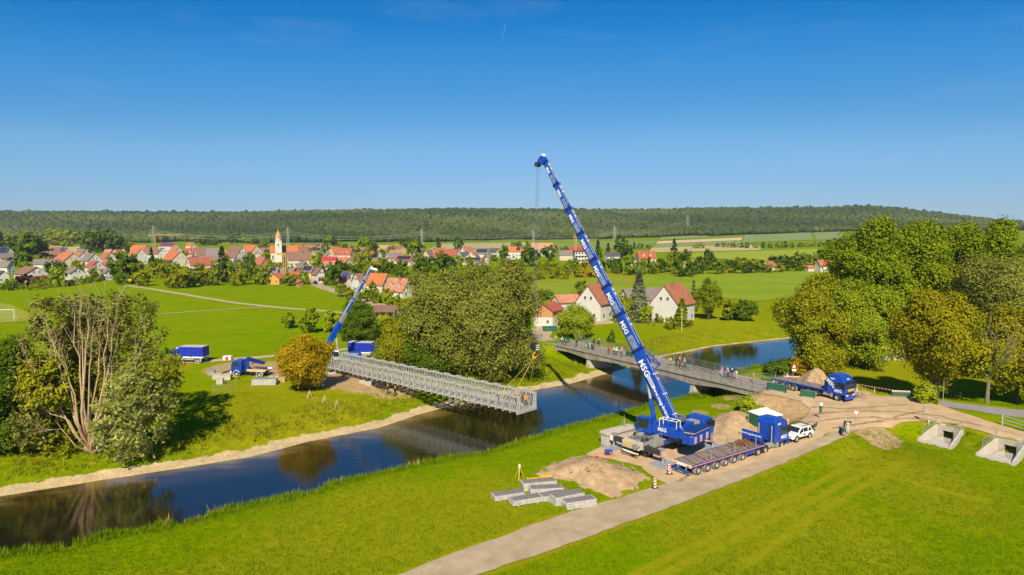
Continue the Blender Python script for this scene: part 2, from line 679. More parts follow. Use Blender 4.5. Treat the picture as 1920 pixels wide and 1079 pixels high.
    ef = math_('ADD', math_('MULTIPLY', attr('earth'), .9), math_('MULTIPLY', math_('SUBTRACT', noise(.55, 9, .8), .5), 1.7), True)
    col = mix(ramp(ef, [(.36, (0, 0, 0)), (.52, (1, 1, 1))]), col, earth)
    # gravel shore and river bed
    gv = N('ShaderNodeTexVoronoi')
    gv.inputs['Scale'].default_value = 5.0
    K(geo.outputs['Position'], gv.inputs['Vector'])
    grav = mix(.5, ramp(gv.outputs['Color'], [(.1, (.32, .23, .11)), (.9, (.66, .52, .30))]), ramp(noise(.7, 6), [(.3, (.38, .27, .12)), (.7, (.60, .46, .24))]))
    gf = math_('ADD', attr('gravel'), math_('MULTIPLY', math_('SUBTRACT', noise(.6, 6, .7), .5), .9), True)
    col = mix(ramp(gf, [(.47, (0, 0, 0)), (.53, (1, 1, 1))]), col, grav)
    K(col, b.inputs['Base Color'])
    bh = math_('ADD', math_('MULTIPLY', fine, .6), math_('MULTIPLY', noise(9, 3), .4))
    bp = N('ShaderNodeBump')
    bp.inputs['Strength'].default_value = .55
    bp.inputs['Distance'].default_value = .25
    K(bh, bp.inputs['Height'])
    K(bp.outputs['Normal'], b.inputs['Normal'])
    return m


def blob(px, r, soft=.5):
    """mask round photo points: list of (x, y, radius in m)"""
    a = np.zeros(MX.shape)
    for q in px:
        p = W(q[0], q[1], 0)
        d = np.hypot((MX - p.x), (MY - p.y) * (.8 if len(q) < 4 else q[3]))
        a = np.maximum(a, np.clip(1 - (d - q[2] * .5) / (q[2] * .7), 0, 1))
    return a


dN, dF = seg_dist(MX, MY, NEAR), seg_dist(MX, MY, FAR)
INS = inside(MX, MY, RIVER)
a_gravel = np.where(INS, 1.0, np.where(dF < dN, np.clip(1.18 - dF / 3.5, 0, 1), np.clip(.9 - dN / 1.6, 0, 1)))
a_gravel = np.where(dF > 14, np.where(dN > 6, 0, a_gravel), a_gravel)
# the gravel fades out upstream of the bridge on the far side
up = (MX > 24) & (MY > 135)
a_gravel = np.where(up & ~INS, np.clip(.85 - dF / 2.2, 0, 1), a_gravel)
a_wild = np.where(dN < dF, np.clip(1.0 - np.abs(dN - 2.2) / 4.5, 0, 1), np.clip(1.05 - np.abs(dF - 6) / 8.0, 0, 1)) * (~INS)
a_wild = np.maximum(a_wild, blob([(1700, 850, 5), (1640, 830, 4), (1820, 835, 5), (1400, 745, 8), (60, 880, 14), (430, 800, 10), (1440, 790, 6)], 1))
a_earth = blob([(640, 712, 6), (690, 716, 6), (735, 722, 5), (600, 706, 5), (440, 690, 6), (520, 690, 7), (560, 690, 5), (1640, 822, 3.4), (1650, 836, 1.5),
                (1475, 760, 8), (1510, 748, 7), (1446, 745, 4.5), (1495, 775, 6), (1445, 770, 4), (1400, 756, 2), (1350, 762, 1.6), (1312, 774, 1.4), (1372, 748, 1.6)], 1)
a_dry = blob([(560, 760, 14, .5), (640, 1060, 14, .5), (760, 1000, 9, .5), (1500, 1000, 12, .6), (1700, 900, 10, .6), (1360, 1000, 10, .6), (1250, 930, 4), (1380, 890, 3), (480, 740, 10, .5),
              (1620, 720, 14, .5), (1700, 690, 14, .5), (1830, 700, 10), (20, 590, 22), (1180, 540, 60, .3), (1430, 520, 30, .3), (900, 960, 8, .5), (300, 690, 8)], 1)
a_track = np.zeros(MX.shape)
# wheel tracks pressed into the lawn and the meadow
for tr_ in ([(1180, 1085), (1290, 1030), (1400, 975), (1500, 925), (1580, 880)], [(1230, 1085), (1330, 1035), (1440, 980), (1540, 930), (1610, 890)], [(1700, 860), (1640, 900), (1560, 945), (1480, 1000), (1400, 1060)],
            [(310, 690), (380, 700), (450, 708), (530, 712), (600, 708)], [(1560, 870), (1700, 900), (1850, 940)]):
    d_ = seg_dist(MX, MY, [W(*q) for q in tr_])
    a_track = np.maximum(a_track, np.clip(1.3 - d_ / .7, 0, 1))
a_dry = np.maximum(a_dry * .8, a_track)
a_dry = np.maximum(a_dry, .80 * np.clip(1.3 - seg_dist(MX, MY, [W(*q) for q in [(260, 1095), (560, 1035), (780, 985), (930, 935)]]) / 4.0, 0, 1))
for tr_ in ([(745, 1085), (1000, 983), (1150, 936), (1262, 902)], [(885, 1085), (1100, 1010), (1320, 929), (1500, 857), (1600, 812), (1690, 794), (1737, 792), (1800, 802), (1925, 838)]):
    d_ = seg_dist(MX, MY, [WG(*q) for q in tr_])
    a_dry = np.maximum(a_dry, .8 * np.clip(1.3 - d_ / 1.0, 0, 1))
SHAPE = MX.shape
vi = np.arange(MX.size).reshape(SHAPE)
gf = np.stack([vi[:-1, :-1], vi[:-1, 1:], vi[1:, 1:], vi[1:, :-1]], -1).reshape(-1, 4)
gm = np_mesh('ground', np.stack([MX, MY, GZ], -1).reshape(-1, 3), gf, ground_material(),
             {'gravel': a_gravel.ravel(), 'wild': a_wild.ravel(), 'earth': a_earth.ravel(), 'dry': a_dry.ravel()}, smooth=True)
tag(link('ground', gm), kind='structure')


# ---- water
def water_material():
    m = bpy.data.materials.new('river_water')
    m.use_nodes = True
    n = m.node_tree
    b = n.nodes['Principled BSDF']
    b.inputs['Base Color'].default_value = (.012, .020, .016, 1)
    b.inputs['Roughness'].default_value = .04
    b.inputs['IOR'].default_value = 1.8
    b.inputs['Specular IOR Level'].default_value = .6
    geo = n.nodes.new('ShaderNodeNewGeometry')
    mm = n.nodes.new('ShaderNodeMapping')
    mm.inputs['Rotation'].default_value = (0, 0, R(-36))
    mm.inputs['Scale'].default_value = (.55, 1.5, 1)
    z = n.nodes.new('ShaderNodeTexNoise')
    z.inputs['Scale'].default_value = .9
    z.inputs['Detail'].default_value = 5
    z.inputs['Roughness'].default_value = .55
    bp = n.nodes.new('ShaderNodeBump')
    bp.inputs['Strength'].default_value = .07
    bp.inputs['Distance'].default_value = .25
    n.links.new(geo.outputs['Position'], mm.inputs['Vector'])
    n.links.new(mm.outputs['Vector'], z.inputs['Vector'])
    n.links.new(z.outputs['Fac'], bp.inputs['Height'])
    n.links.new(bp.outputs['Normal'], b.inputs['Normal'])
    # brown shallows: river bed colour by depth over the bed and by drifting weed
    at = n.nodes.new('ShaderNodeAttribute')
    at.attribute_name = 'shallow'
    z2 = n.nodes.new('ShaderNodeTexNoise')
    z2.inputs['Scale'].default_value = .25
    z2.inputs['Detail'].default_value = 5
    n.links.new(mm.outputs['Vector'], z2.inputs['Vector'])
    ad = n.nodes.new('ShaderNodeMath')
    ad.operation = 'MULTIPLY'
    n.links.new(at.outputs['Fac'], ad.inputs[0])
    n.links.new(z2.outputs['Fac'], ad.inputs[1])
    cr_ = n.nodes.new('ShaderNodeValToRGB')
    e = cr_.color_ramp.elements
    e[0].position, e[0].color = .05, (.012, .011, .004, 1)
    e[1].position, e[1].color = .62, (.26, .17, .055, 1)
    q = e.new(.3)
    q.color = (.050, .032, .006, 1)
    n.links.new(ad.outputs[0], cr_.inputs['Fac'])
    n.links.new(cr_.outputs['Color'], b.inputs['Base Color'])
    return m


wx, wy = np.arange(-200, 260, 1.5), np.arange(30, 300, 1.5)
AX, AY = np.meshgrid(wx, wy)
keep = inside(AX, AY, RIVER) | (np.minimum(seg_dist(AX, AY, NEAR), seg_dist(AX, AY, FAR)) < 2.4)
dfw = seg_dist(AX, AY, FAR)
dnw = seg_dist(AX, AY, NEAR)
shallow = np.clip(1 - dfw / 8.5, 0, 1) + .35 * np.clip(1 - dnw / 3, 0, 1)
ii = np.arange(AX.size).reshape(AX.shape)
q4 = np.stack([ii[:-1, :-1], ii[:-1, 1:], ii[1:, 1:], ii[1:, :-1]], -1)
kq = keep[:-1, :-1] & keep[:-1, 1:] & keep[1:, 1:] & keep[1:, :-1]
faces = q4[kq]
used = np.unique(faces)
rm = -np.ones(AX.size, int)
rm[used] = np.arange(len(used))
wm = np_mesh('river', np.stack([AX.ravel()[used], AY.ravel()[used], np.full(len(used), WATER_Z + .02)], -1), rm[faces], water_material(), {'shallow': shallow.ravel()[used]}, smooth=True)
tag(link('river', wm), kind='structure')


# ---- sheets laid on the terrain
def drape(name, pts, m, off=.03, step=1.2, jit=.18, kind='structure', zfun=None):
    """polygon of world points laid on the ground, its outline roughened"""
    out = []
    n = len(pts)
    for i in range(n):
        a, b = Vector(pts[i][:2]), Vector(pts[(i + 1) % n][:2])
        k = max(1, int((b - a).length / step))
        for j in range(k):
            p = a.lerp(b, j / k)
            out.append(Vector((p.x + random.uniform(-jit, jit), p.y + random.uniform(-jit, jit))))
    x0, x1 = min(p.x for p in out), max(p.x for p in out)
    y0, y1 = min(p.y for p in out), max(p.y for p in out)
    gx, gy = np.meshgrid(np.arange(x0, x1, step), np.arange(y0, y1, step))
    pl = [(p.x, p.y) for p in out]
    ok = inside(gx, gy, pl) & (seg_dist(gx, gy, pl + pl[:1]) > step * .35)
    allp = out + [Vector((a, b)) for a, b in zip(gx[ok], gy[ok])]
    ne = len(out)
    r = delaunay_2d_cdt(allp, [(i, (i + 1) % ne) for i in range(ne)], [], 1, 1e-4)
    v = np.array([(p.x, p.y) for p in r[0]])
    z = hs_np(v[:, 0], v[:, 1]) + off
    f = np.array([q for q in r[2] if len(q) == 3])
    # make faces point up
    a, b, c = v[f[:, 0]], v[f[:, 1]], v[f[:, 2]]
    cr2 = (b[:, 0] - a[:, 0]) * (c[:, 1] - a[:, 1]) - (b[:, 1] - a[:, 1]) * (c[:, 0] - a[:, 0])
    f = np.where(cr2[:, None] < 0, f[:, ::-1], f)
    return tag(link(name, np_mesh(name, np.column_stack([v, z]), f, m, smooth=True)), kind=kind)


def strip(name, px, w, m, off=.04, step=1.0, jit=.12, world=False):
    """a path of given width along points"""
    pts = [Vector(p[:2]) if world else Vector(WG(*p)[:2]) for p in px]
    d = []
    for a, b in zip(pts, pts[1:]):
        k = max(1, int((b - a).length / step))
        d += [a.lerp(b, j / k) for j in range(k)]
    d.append(pts[-1])
    v, f = [], []
    nw = max(2, int(w / 1.0) + 1)
    for i, p in enumerate(d):
        t = (d[min(i + 1, len(d) - 1)] - d[max(i - 1, 0)]).normalized()
        nrm = Vector((-t.y, t.x))
        for j in range(nw):
            s_ = -w / 2 + w * j / (nw - 1)
            if j in (0, nw - 1): s_ += random.uniform(-jit, jit)
            q = p + nrm * s_
            v.append((q.x, q.y, hz(q.x, q.y) + off))
    for i in range(len(d) - 1):
        for j in range(nw - 1):
            f.append((i * nw + j + 1, i * nw + j, (i + 1) * nw + j, (i + 1) * nw + j + 1))
    return tag(link(name, np_mesh(name, np.array(v), np.array(f), m, smooth=True)), kind='structure')


M_DUST = mat('dusty_gravel', (.42, .285, .15), .95, var=.0, scale=.45, c2=(.57, .41, .235), bump=.25, bscale=9, spec=.1)
M_EARTH = mat('bare_earth', (.37, .245, .12), .95, var=.15, scale=.8, c2=(.54, .39, .215), bump=.6, bscale=3.5, spec=.1)
M_HEAP = mat('heaped_earth', (.36, .235, .12), .95, var=.12, scale=1.2, c2=(.52, .36, .20), bump=.7, bscale=4.0, spec=.1)
M_PATH = mat('worn_asphalt', (.36, .265, .155), .9, var=.10, scale=.5, c2=(.47, .36, .225), bump=.12, bscale=14, spec=.2)
M_TRACK = mat('gravel_track', (.44, .345, .19), .95, var=.15, scale=.6, bump=.2, spec=.1)
M_ASPH = mat('grey_asphalt', (.27, .25, .225), .9, var=.12, scale=.7, bump=.1, spec=.2)

drape('path', [WG(*p) for p in [(730, 1085), (1000, 985), (1150, 938), (1262, 904), (1330, 895), (1480, 848), (1560, 812), (1600, 806), (1590, 818), (1500, 856), (1320, 928), (1100, 1010), (880, 1085), (800, 1120), (640, 1120)]], M_PATH, .085, 1.0, .1)
drape('crane_pad', [WG(*p) for p in [(1098, 855), (1118, 842), (1150, 832), (1200, 812), (1290, 790), (1345, 786), (1420, 792), (1480, 806), (1530, 800), (1556, 812), (1490, 850), (1340, 905), (1262, 916), (1235, 900), (1200, 876), (1150, 862)]], M_DUST, .05, 1.0, .2)
drape('gravel_yard', [WG(*p) for p in [(1432, 738), (1450, 718), (1520, 722), (1592, 735), (1620, 733), (1700, 746), (1750, 756), (1790, 770), (1850, 790), (1925, 812), (1990, 830), (1990, 850), (1925, 835), (1880, 822), (1800, 800), (1737, 790), (1690, 792), (1620, 805), (1570, 815), (1530, 806), (1500, 790), (1520, 770), (1500, 752), (1460, 744)]], M_DUST, .07, 1.0, .15)
strip('road', [(1728, 752), (1790, 762), (1860, 770), (1930, 778), (2100, 796)], 4.6, M_ASPH, .045)
strip('village_road', [(1026, 640), (985, 629), (900, 612), (820, 598), (742, 582), (690, 566), (640, 550), (605, 539), (585, 530), (575, 520), (570, 512)], 6.0, M_PATH, .05, 3.0)
strip('farm_yard', [(1004, 634), (1012, 622), (1030, 612), (1060, 606), (1110, 607), (1150, 603)], 6.5, M_TRACK, .05, 1.5)
strip('field_track', [(240, 536), (300, 545), (360, 555), (430, 567), (520, 577), (600, 583), (660, 588), (720, 593)], 3.0, M_TRACK, .06, 3.0)
strip('footpath', [(285, 590), (370, 584), (440, 579), (505, 576)], 1.6, M_TRACK, .07, 3.0)
strip('farm_track', [(300, 684), (380, 678), (470, 672), (530, 666), (600, 660), (680, 652), (740, 648)], 2.8, M_TRACK, .05, 1.5)
strip('field_lane', [(1420, 514), (1450, 519), (1478, 526), (1505, 532)], 5, M_TRACK, .1, 6)
M_RUT = mat('wheel_rut', (.30, .195, .10), .95, var=.25, scale=1.5, c2=(.42, .29, .16), bump=.5, spec=.1)
for rut in ([(1500, 796), (1570, 786), (1640, 783), (1720, 786), (1800, 797)], [(1530, 778), (1600, 772), (1680, 773), (1760, 781), (1840, 800)], [(1560, 805), (1620, 795), (1680, 783), (1730, 772)], [(1270, 905), (1300, 888), (1230, 872)], [(1520, 765), (1580, 768), (1640, 764), (1700, 760)]):
    strip('tyre_track', rut, .42, M_RUT, .095, .5, .14)
strip('sports_path', [(-20, 604), (40, 603), (100, 600)], .8, M_TRACK, .07, 2)

# ---- far fields, each its own sheet
FIELDS = [
    ('stubble_field', [(88, 462), (165, 463), (166, 476), (96, 478)], (.50, .33, .13), (.58, .40, .19)),
    ('tilled_field', [(700, 461), (760, 459), (770, 468), (706, 472)], (.55, .36, .15), (.62, .44, .21)),
    ('clover_field', [(556, 461), (702, 458), (708, 472), (560, 472)], (.20, .25, .04), (.27, .30, .06)),
    ('grain_field', [(800, 470), (1000, 466), (1010, 476), (760, 482)], (.42, .32, .06), (.50, .38, .10)),
    ('pale_field', [(830, 458), (985, 455), (990, 465), (800, 469)], (.36, .32, .13), (.44, .38, .18)),
    ('grass_field', [(1000, 456), (1236, 452), (1215, 466), (1010, 470)], (.17, .24, .03), (.22, .28, .05)),
    ('grass_field', [(1240, 445), (1330, 441), (1326, 447), (1236, 451)], (.20, .26, .05), (.25, .30, .07)),
    ('straw_field', [(1234, 453), (1392, 446), (1390, 451), (1230, 458)], (.56, .41, .22), (.62, .47, .28)),
    ('grass_field', [(1230, 459), (1390, 452), (1388, 458), (1224, 464)], (.20, .26, .06), (.26, .31, .09)),
    ('pale_field', [(1222, 465), (1388, 459), (1440, 463), (1420, 470), (1216, 474)], (.42, .35, .13), (.48, .40, .18)),
    ('green_crop', [(1397, 435), (1518, 434), (1524, 451), (1392, 456)], (.19, .25, .07), (.23, .29, .09)),
    ('green_crop', [(1525, 434), (1575, 434), (1580, 450), (1530, 451)], (.19, .25, .07), (.25, .29, .09)),
    ('bright_meadow', [(1280, 475), (1575, 466), (1580, 482), (1420, 492), (1300, 485)], (.24, .31, .012), (.30, .35, .02)),
    ('meadow', [(1190, 520), (1570, 508), (1600, 530), (1480, 560), (1420, 566), (1200, 550)], (.18, .26, .004), (.24, .30, .008)),
    ('meadow', [(990, 528), (1180, 520), (1190, 550), (1000, 560)], (.19, .25, .008), (.26, .29, .015)),
    ('playing_field', [(-80, 560), (20, 572), (66, 594), (70, 602), (-80, 612)], (.25, .27, .02), (.31, .31, .03)),
]
for i, (nm, px, c, c2) in enumerate(FIELDS):
    wpx = [WG(*p) for p in px]
    sz = max((wpx[0] - wpx[1]).length, (wpx[1] - wpx[2]).length)
    drape(nm, wpx, mat(nm, c, .95, var=.08, scale=.02 + 3 / sz, c2=c2, spec=.1), .06 + .0003 * wpx[0].y, max(4, sz / 24), sz * .002)

# ---- wooded ridge: ground comes from the sheet above, crowns are one mass
M_FOREST = leafmat('forest_crowns', (.040, .062, .014), (.075, .100, .022), (.130, .145, .036), .12)
ico_v = []
ph = (1 + 5 ** .5) / 2
for a in (-1, 1):
    for b in (-ph, ph):
        ico_v += [(0, a, b), (a, b, 0), (b, 0, a)]
ico_v = np.array(ico_v) / np.linalg.norm(ico_v[0])
from itertools import combinations
el = min(np.linalg.norm(ico_v[a] - ico_v[b]) for a, b in combinations(range(12), 2)) * 1.01
ico_f = []
for a, b, c in combinations(range(12), 3):
    if all(np.linalg.norm(ico_v[i] - ico_v[j]) < el for i, j in ((a, b), (b, c), (a, c))):
        nrm = np.cross(ico_v[b] - ico_v[a], ico_v[c] - ico_v[a])
        ico_f.append((a, b, c) if nrm @ ico_v[a] > 0 else (a, c, b))
ico_f = np.array(ico_f)


def forest(name, n, fx, rad, label, mats, seed):
    g = np.random.default_rng(seed)
    X, Y = fx(g, n)
    Z = hs_np(X, Y)
    k = len(X)
    r = rad * g.uniform(.6, 1.35, k)
    con = g.random(k) < .10
    j = 1 + g.uniform(-.28, .28, (k, 12, 1))
    sc = np.stack([r, r, r * np.where(con, 1.5, .95)], -1)
    v = ico_v[None] * j * sc[:, None, :]
    th = g.uniform(0, 6.28, k)
    cx, sx = np.cos(th)[:, None], np.sin(th)[:, None]
    v = np.stack([v[..., 0] * cx - v[..., 1] * sx, v[..., 0] * sx + v[..., 1] * cx, v[..., 2]], -1)
    v += np.stack([X, Y, Z + r * .7 + 2], -1)[:, None, :]
    f = ico_f[None] + (np.arange(k) * 12)[:, None, None]
    # colour: stands of one kind together, plus tree by tree
    st = .5 + .38 * np.sin(X * .0045 + 2 * np.sin(Y * .004)) + .3 * np.sin(Y * .011 + X * .009 + 2 * np.sin(X * .003))
    lv = np.clip(st * .60 + g.normal(.15, .14, k) - con * .3, 0, 1)
    o = link(name, np_mesh(name, v.reshape(-1, 3), f.reshape(-1, 3), mats, {'lv': np.repeat(lv, 12)}, smooth=True))
    return tag(o, label, 'forest', kind='stuff')


def ridge_pts(g, n):
    px = g.uniform(-60, 2000, n * 2)
    t = g.random(n * 2) ** 1.35
    Yb = np.interp(px, [-900, 700, 1000, 1230, 1560, 1900, 2600], [1420, 1430, 1500, 1560, 1640, 1700, 1700])
    Yb = Yb + 30 * np.sin(px * .021) + 18 * np.sin(px * .06)
    Y = Yb + t * (RIDGE_Y + 60 - Yb)
    X = (px - 960) / FOC * Y
    return X[:n], Y[:n]


forest('forest', 24500, ridge_pts, 6.6, 'long dark wooded ridge along the whole horizon', M_FOREST, 3)

# ================================================================ trees, bushes, rough grass
LM = {
    'dark': leafmat('leaf_dark', (0.043, 0.088, 0.007), (0.109, 0.174, 0.011), (0.246, 0.306, 0.019)),
    'mid': leafmat('leaf_mid', (.090, .150, .007), (.220, .285, .010), (.400, .420, .020)),
    'light': leafmat('leaf_light', (0.140, 0.207, 0.011), (0.305, 0.372, 0.015), (0.515, 0.503, 0.029)),
    'willow': leafmat('leaf_willow', (.145, .160, .022), (.260, .268, .040), (.440, .415, .085)),
    'silver': leafmat('leaf_silver', (0.161, 0.200, 0.040), (0.350, 0.364, 0.079), (0.600, 0.600, 0.178)),
    'yellow': leafmat('leaf_yellow', (.200, .155, .006), (.460, .320, .010), (.600, .420, .014)),
    'autumn': leafmat('leaf_autumn', (.115, .145, .006), (.330, .310, .011), (.580, .390, .013)),
    'olive': leafmat('leaf_olive', (.130, .155, .006), (.300, .305, .013), (.480, .430, .020)),
    'spruce': leafmat('leaf_spruce', (0.025, 0.052, 0.011), (0.074, 0.114, 0.019), (0.169, 0.197, 0.037), .1),
    'bluespruce': leafmat('leaf_bluespruce', (0.064, 0.089, 0.037), (0.179, 0.207, 0.092), (0.381, 0.384, 0.191), .1),
    'purple': leafmat('leaf_purple', (0.031, 0.015, 0.012), (0.086, 0.032, 0.024), (0.182, 0.072, 0.042)),
    'straw': leafmat('leaf_straw', (0.196, 0.196, 0.011), (0.374, 0.308, 0.033), (0.600, 0.463, 0.104)),
    'grass': leafmat('leaf_grass', (.090, .175, .000), (.150, .250, .001), (.240, .310, .008)),
}
M_BARK = mat('bark', (.085, .06, .04), .95, var=.3, scale=4, bump=.6)
M_BARKPALE = mat('dead_wood', (.46, .31, .16), .9, var=.2, scale=3, c2=(.62, .45, .25), bump=.4)
M_BARKGREY = mat('bark_grey', (.20, .16, .11), .95, var=.3, scale=4, bump=.6)


def leaf_np(g, clumps, cr, per, size, center, flat=1.25, elong=.62):
    """diamond leaf-spray faces gathered in clumps -> verts, quads, lv"""
    k = len(clumps)
    c = np.repeat(clumps, per, 0)
    n = len(c)
    p = c + g.normal(0, 1, (n, 3)) * (np.repeat(cr, per)[:, None] * .55)
    out = p - (np.repeat(center, per, 0) if np.ndim(center) == 2 else center)
    out /= np.linalg.norm(out, axis=1)[:, None] + 1e-6
    nr = g.normal(0, 1, (n, 3))
    nr /= np.linalg.norm(nr, axis=1)[:, None]
    nr = nr + out * flat + np.array([0, 0, .35])
    nr /= np.linalg.norm(nr, axis=1)[:, None] + 1e-6
    t = np.cross(nr, g.normal(0, 1, (n, 3)))
    t /= np.linalg.norm(t, axis=1)[:, None] + 1e-6
    b = np.cross(nr, t)
    s = (size * g.uniform(.55, 1.35, n))[:, None]
    v = np.stack([p - t * s, p - b * s * elong, p + t * s, p + b * s * elong], 1)
    f = np.arange(n * 4).reshape(-1, 4)
    lv = np.clip(np.repeat(g.normal(.48, .13, k), per) + g.normal(0, .10, n), 0, 1)
    return v.reshape(-1, 3), f, np.repeat(lv, 4)


def branch(mb, g, p, d, ln, r, depth, kids=3, spread=.55, up=.25, n=5):
    d = d.normalized()
    segs = 3
    q = p
    for i in range(segs):
        e = q + d * (ln / segs)
        mb.tube(q, e, r * (1 - .22 * i), r * (1 - .22 * (i + 1)), n=n, caps=False)
        q = e
        d = (d + Vector(g.normal(0, .10, 3)) + Vector((0, 0, up * .18))).normalized()
        if depth > 0 and i > 0:
            for _ in range(max(1, kids - 1)):
                dd = (d + Vector(g.normal(0, spread, 3)) + Vector((0, 0, up))).normalized()
                branch(mb, g, q, dd, ln * g.uniform(.5, .8), r * .45, depth - 1, kids, spread, up, max(3, n - 1))


def crown_blobs(g, kind, h, rad):
    """foliage masses of a tree of height h and radius rad, base at the origin"""
    B = []
    if kind == 'round':
        zc, rz, nb = .58 * h, .42 * h, 24
    elif kind == 'low':        # crown down to the ground
        zc, rz, nb = .50 * h, .50 * h, 32
    elif kind == 'tall':
        zc, rz, nb = .55 * h, .45 * h, 36
    elif kind == 'bush':
        zc, rz, nb = .48 * h, .50 * h, 9
    else:
        zc, rz, nb = .55 * h, .45 * h, 14
    for i in range(nb):
        d = g.normal(0, 1, 3)
        d /= np.linalg.norm(d)
        k = g.uniform(.55, .90)
        zz = d[2] * k
        w = 1.0 if kind != 'tall' else 1 - .25 * max(0, zz)
        if kind == 'round' and zz < -.3: w *= .75
        r0 = g.uniform(.17, .36)
        if kind in ('low', 'bush') and i % 4 == 0: zz = -g.uniform(.62, .8)
        B.append((d[0] * k * rad * w, d[1] * k * rad * w, zc + zz * rz, r0 * rad, min(r0 * rad * 1.1, r0 * rz * 1.25)))
    B.append((0, 0, zc, rad * .6, rz * .62))
    return np.array(B), np.array([0, 0, zc])


def tree_meshes(seed, kind, h, rad, leaf, n=6000, size=.34, bark=None, crz=None, trunk_r=None, limbs=True):
    g = np.random.default_rng(seed)
    bark = bark or M_BARK
    per = 26
    k = max(8, n // per)
    if kind == 'cone':
        t = g.random(k) ** 1.25
        tiers = max(6, int(h / 1.1))
        zt = (np.floor(t * tiers) + g.uniform(.1, .75, k)) / tiers
        rr = rad * (1 - zt) ** .85 * np.sqrt(g.uniform(.15, 1, k)) * (.82 + .18 * np.sin(zt * tiers * 6.28))
        th = g.uniform(0, 6.283, k)
        cl = np.stack([rr * np.cos(th), rr * np.sin(th), h * (.07 + .93 * zt) - rr * .22], -1)
        cr = np.full(k, max(.25, rad * .17)) * (1.15 - zt * .75)
        cen = np.array([0, 0, h * .4])
        tr = MB().tube((0, 0, -.3), (0, 0, h * .9), h * .022, .03, n=6)
    else:
        B, cen = crown_blobs(g, kind, h, rad)
        if crz is not None: pass
        wt = B[:, 3] ** 2
        wt /= wt.sum()
        m = k * 3
        bi = g.choice(len(B), m, p=wt)
        d = g.normal(0, 1, (m, 3))
        d[:, 2] = np.where(g.random(m) < .35, np.abs(d[:, 2]), d[:, 2])
        d /= np.linalg.norm(d, axis=1)[:, None]
        RR = np.stack([B[:, 3], B[:, 3], B[:, 4]], -1)
        cl = B[bi, :3] + d * g.uniform(.82, 1.06, m)[:, None] * RR[bi]
        far_ = g.random(m) < .10      # loose sprays beyond the outline
        cl[far_] += d[far_] * rad * g.uniform(.01, .06, far_.sum())[:, None]
        # keep the outer skin of the billows, so that hollows between them stay open and dark
        q = (((cl[:, None, :] - B[None, :, :3]) / RR[None]) ** 2).sum(-1)
        q[np.arange(m), bi] = 9
        keep = np.where((q.min(1) > .80) | (g.random(m) < .06))[0][:k]
        cl, bi = cl[keep], bi[keep]
        k = len(cl)
        cen = B[bi, :3] * .8 + cen * .2
        # bring the crown to its measured height and breadth
        cl0 = cl[:, 2].min()
        zb_ = h * (.03 if kind in ('low', 'bush') else .14)
        sz = (h * .985 - zb_) / (cl[:, 2].max() - cl0)
        sx = rad * .96 / np.percentile(np.abs(cl[:, :2]), 98)
        for A_ in (cl, cen):
            A_[:, 2] = zb_ + (A_[:, 2] - cl0) * sz
            A_[:, :2] *= sx
        cr = g.uniform(.09, .17, k) * rad + .10
        tr = MB()
        r0 = trunk_r or h * .022
        top = Vector((0, 0, h * .5))
        lean = Vector((g.normal(0, .03) * h, g.normal(0, .03) * h, 0))
        pts = [Vector((0, 0, -.4)), Vector((0, 0, h * .12)) + lean * .2, Vector((0, 0, h * .28)) + lean * .5, top + lean]
        for i in range(3):
            tr.tube(pts[i], pts[i + 1], r0 * (1.25, 1, .8)[i], r0 * (1, .8, .5)[i], n=7, caps=False)
        if limbs:
            for b in B[:-1][:16]:
                a = pts[2].lerp(pts[3], g.random())
                q = Vector(b[:3])
                m = a.lerp(q, .55) + Vector((0, 0, h * .03))
                tr.tube(a, m, r0 * .42, r0 * .28, n=5, caps=False).tube(m, q, r0 * .28, r0 * .08, n=5, caps=False)
    v, f, lv = leaf_np(g, cl, cr, per, size, cen)
    cm = np_mesh('crown', v, f, LM[leaf], {'lv': lv})
    return tr.mesh('trunk', bark, fix=False), cm


def tree(name, meshes, loc, label, cat='tree', group=None, rz=0.0, sc=None):
    o = empty(name, loc, rz, label, cat, group)
    link('trunk', meshes[0], None, o)
    link('crown', meshes[1], None, o)
    if sc: o.scale = sc
    return o


def px_tree(name, x0, x1, yt, yb, kind, leaf, label, n, size, seed, xb=None, cat='tree', group=None, bark=None, rk=1.0):
    """a tree whose crown spans photo columns x0..x1 and rows yt..yb (yb at its foot)"""
    p = WG(xb if xb is not None else (x0 + x1) / 2, yb)
    rad = (x1 - x0) / 2 / FOC * p.y * rk * 1.02
    n, size = int(n * (2.1 if n > 5000 else 1.0)), size * (.62 if n > 5000 else 1.0)
    h = WY((x0 + x1) / 2, yt, p.y).z - p.z
    return tree(name, tree_meshes(seed, kind, h, rad, leaf, n, size, bark), p, label, cat, group, rz=random.uniform(0, 6))


# ---- the large trees, one by one
px_tree('poplar_tree', 1552, 1690, 408, 672, 'tall', 'mid', 'tallest broad green poplar with its crown rising above the wooded ridge', 26000, .42, 11)
px_tree('poplar_tree', 1650, 1775, 414, 668, 'tall', 'mid', 'green poplar directly right of the tallest poplar', 20000, .42, 12)
px_tree('poplar_tree', 1735, 1850, 418, 660, 'tall', 'mid', 'middle poplar of the tall row on the right, behind the pale willow', 17000, .42, 13)
px_tree('poplar_tree', 1815, 1925, 412, 664, 'tall', 'mid', 'poplar near the right edge whose top stands above the pale willow', 17000, .42, 14)
px_tree('poplar_tree', 1885, 2010, 415, 668, 'tall', 'dark', 'rightmost poplar of the tall row, cut by the picture edge', 12000, .42, 15)
px_tree('willow_tree', 1780, 1960, 482, 690, 'low', 'willow', 'pale yellow-green willow with rounded billows at the right edge', 22000, .36, 16)
px_tree('alder_tree', 1462, 1582, 513, 702, 'low', 'olive', 'olive-yellow riverside tree beside the bridge end and the heap', 21000, .34, 17, bark=M_BARKGREY)
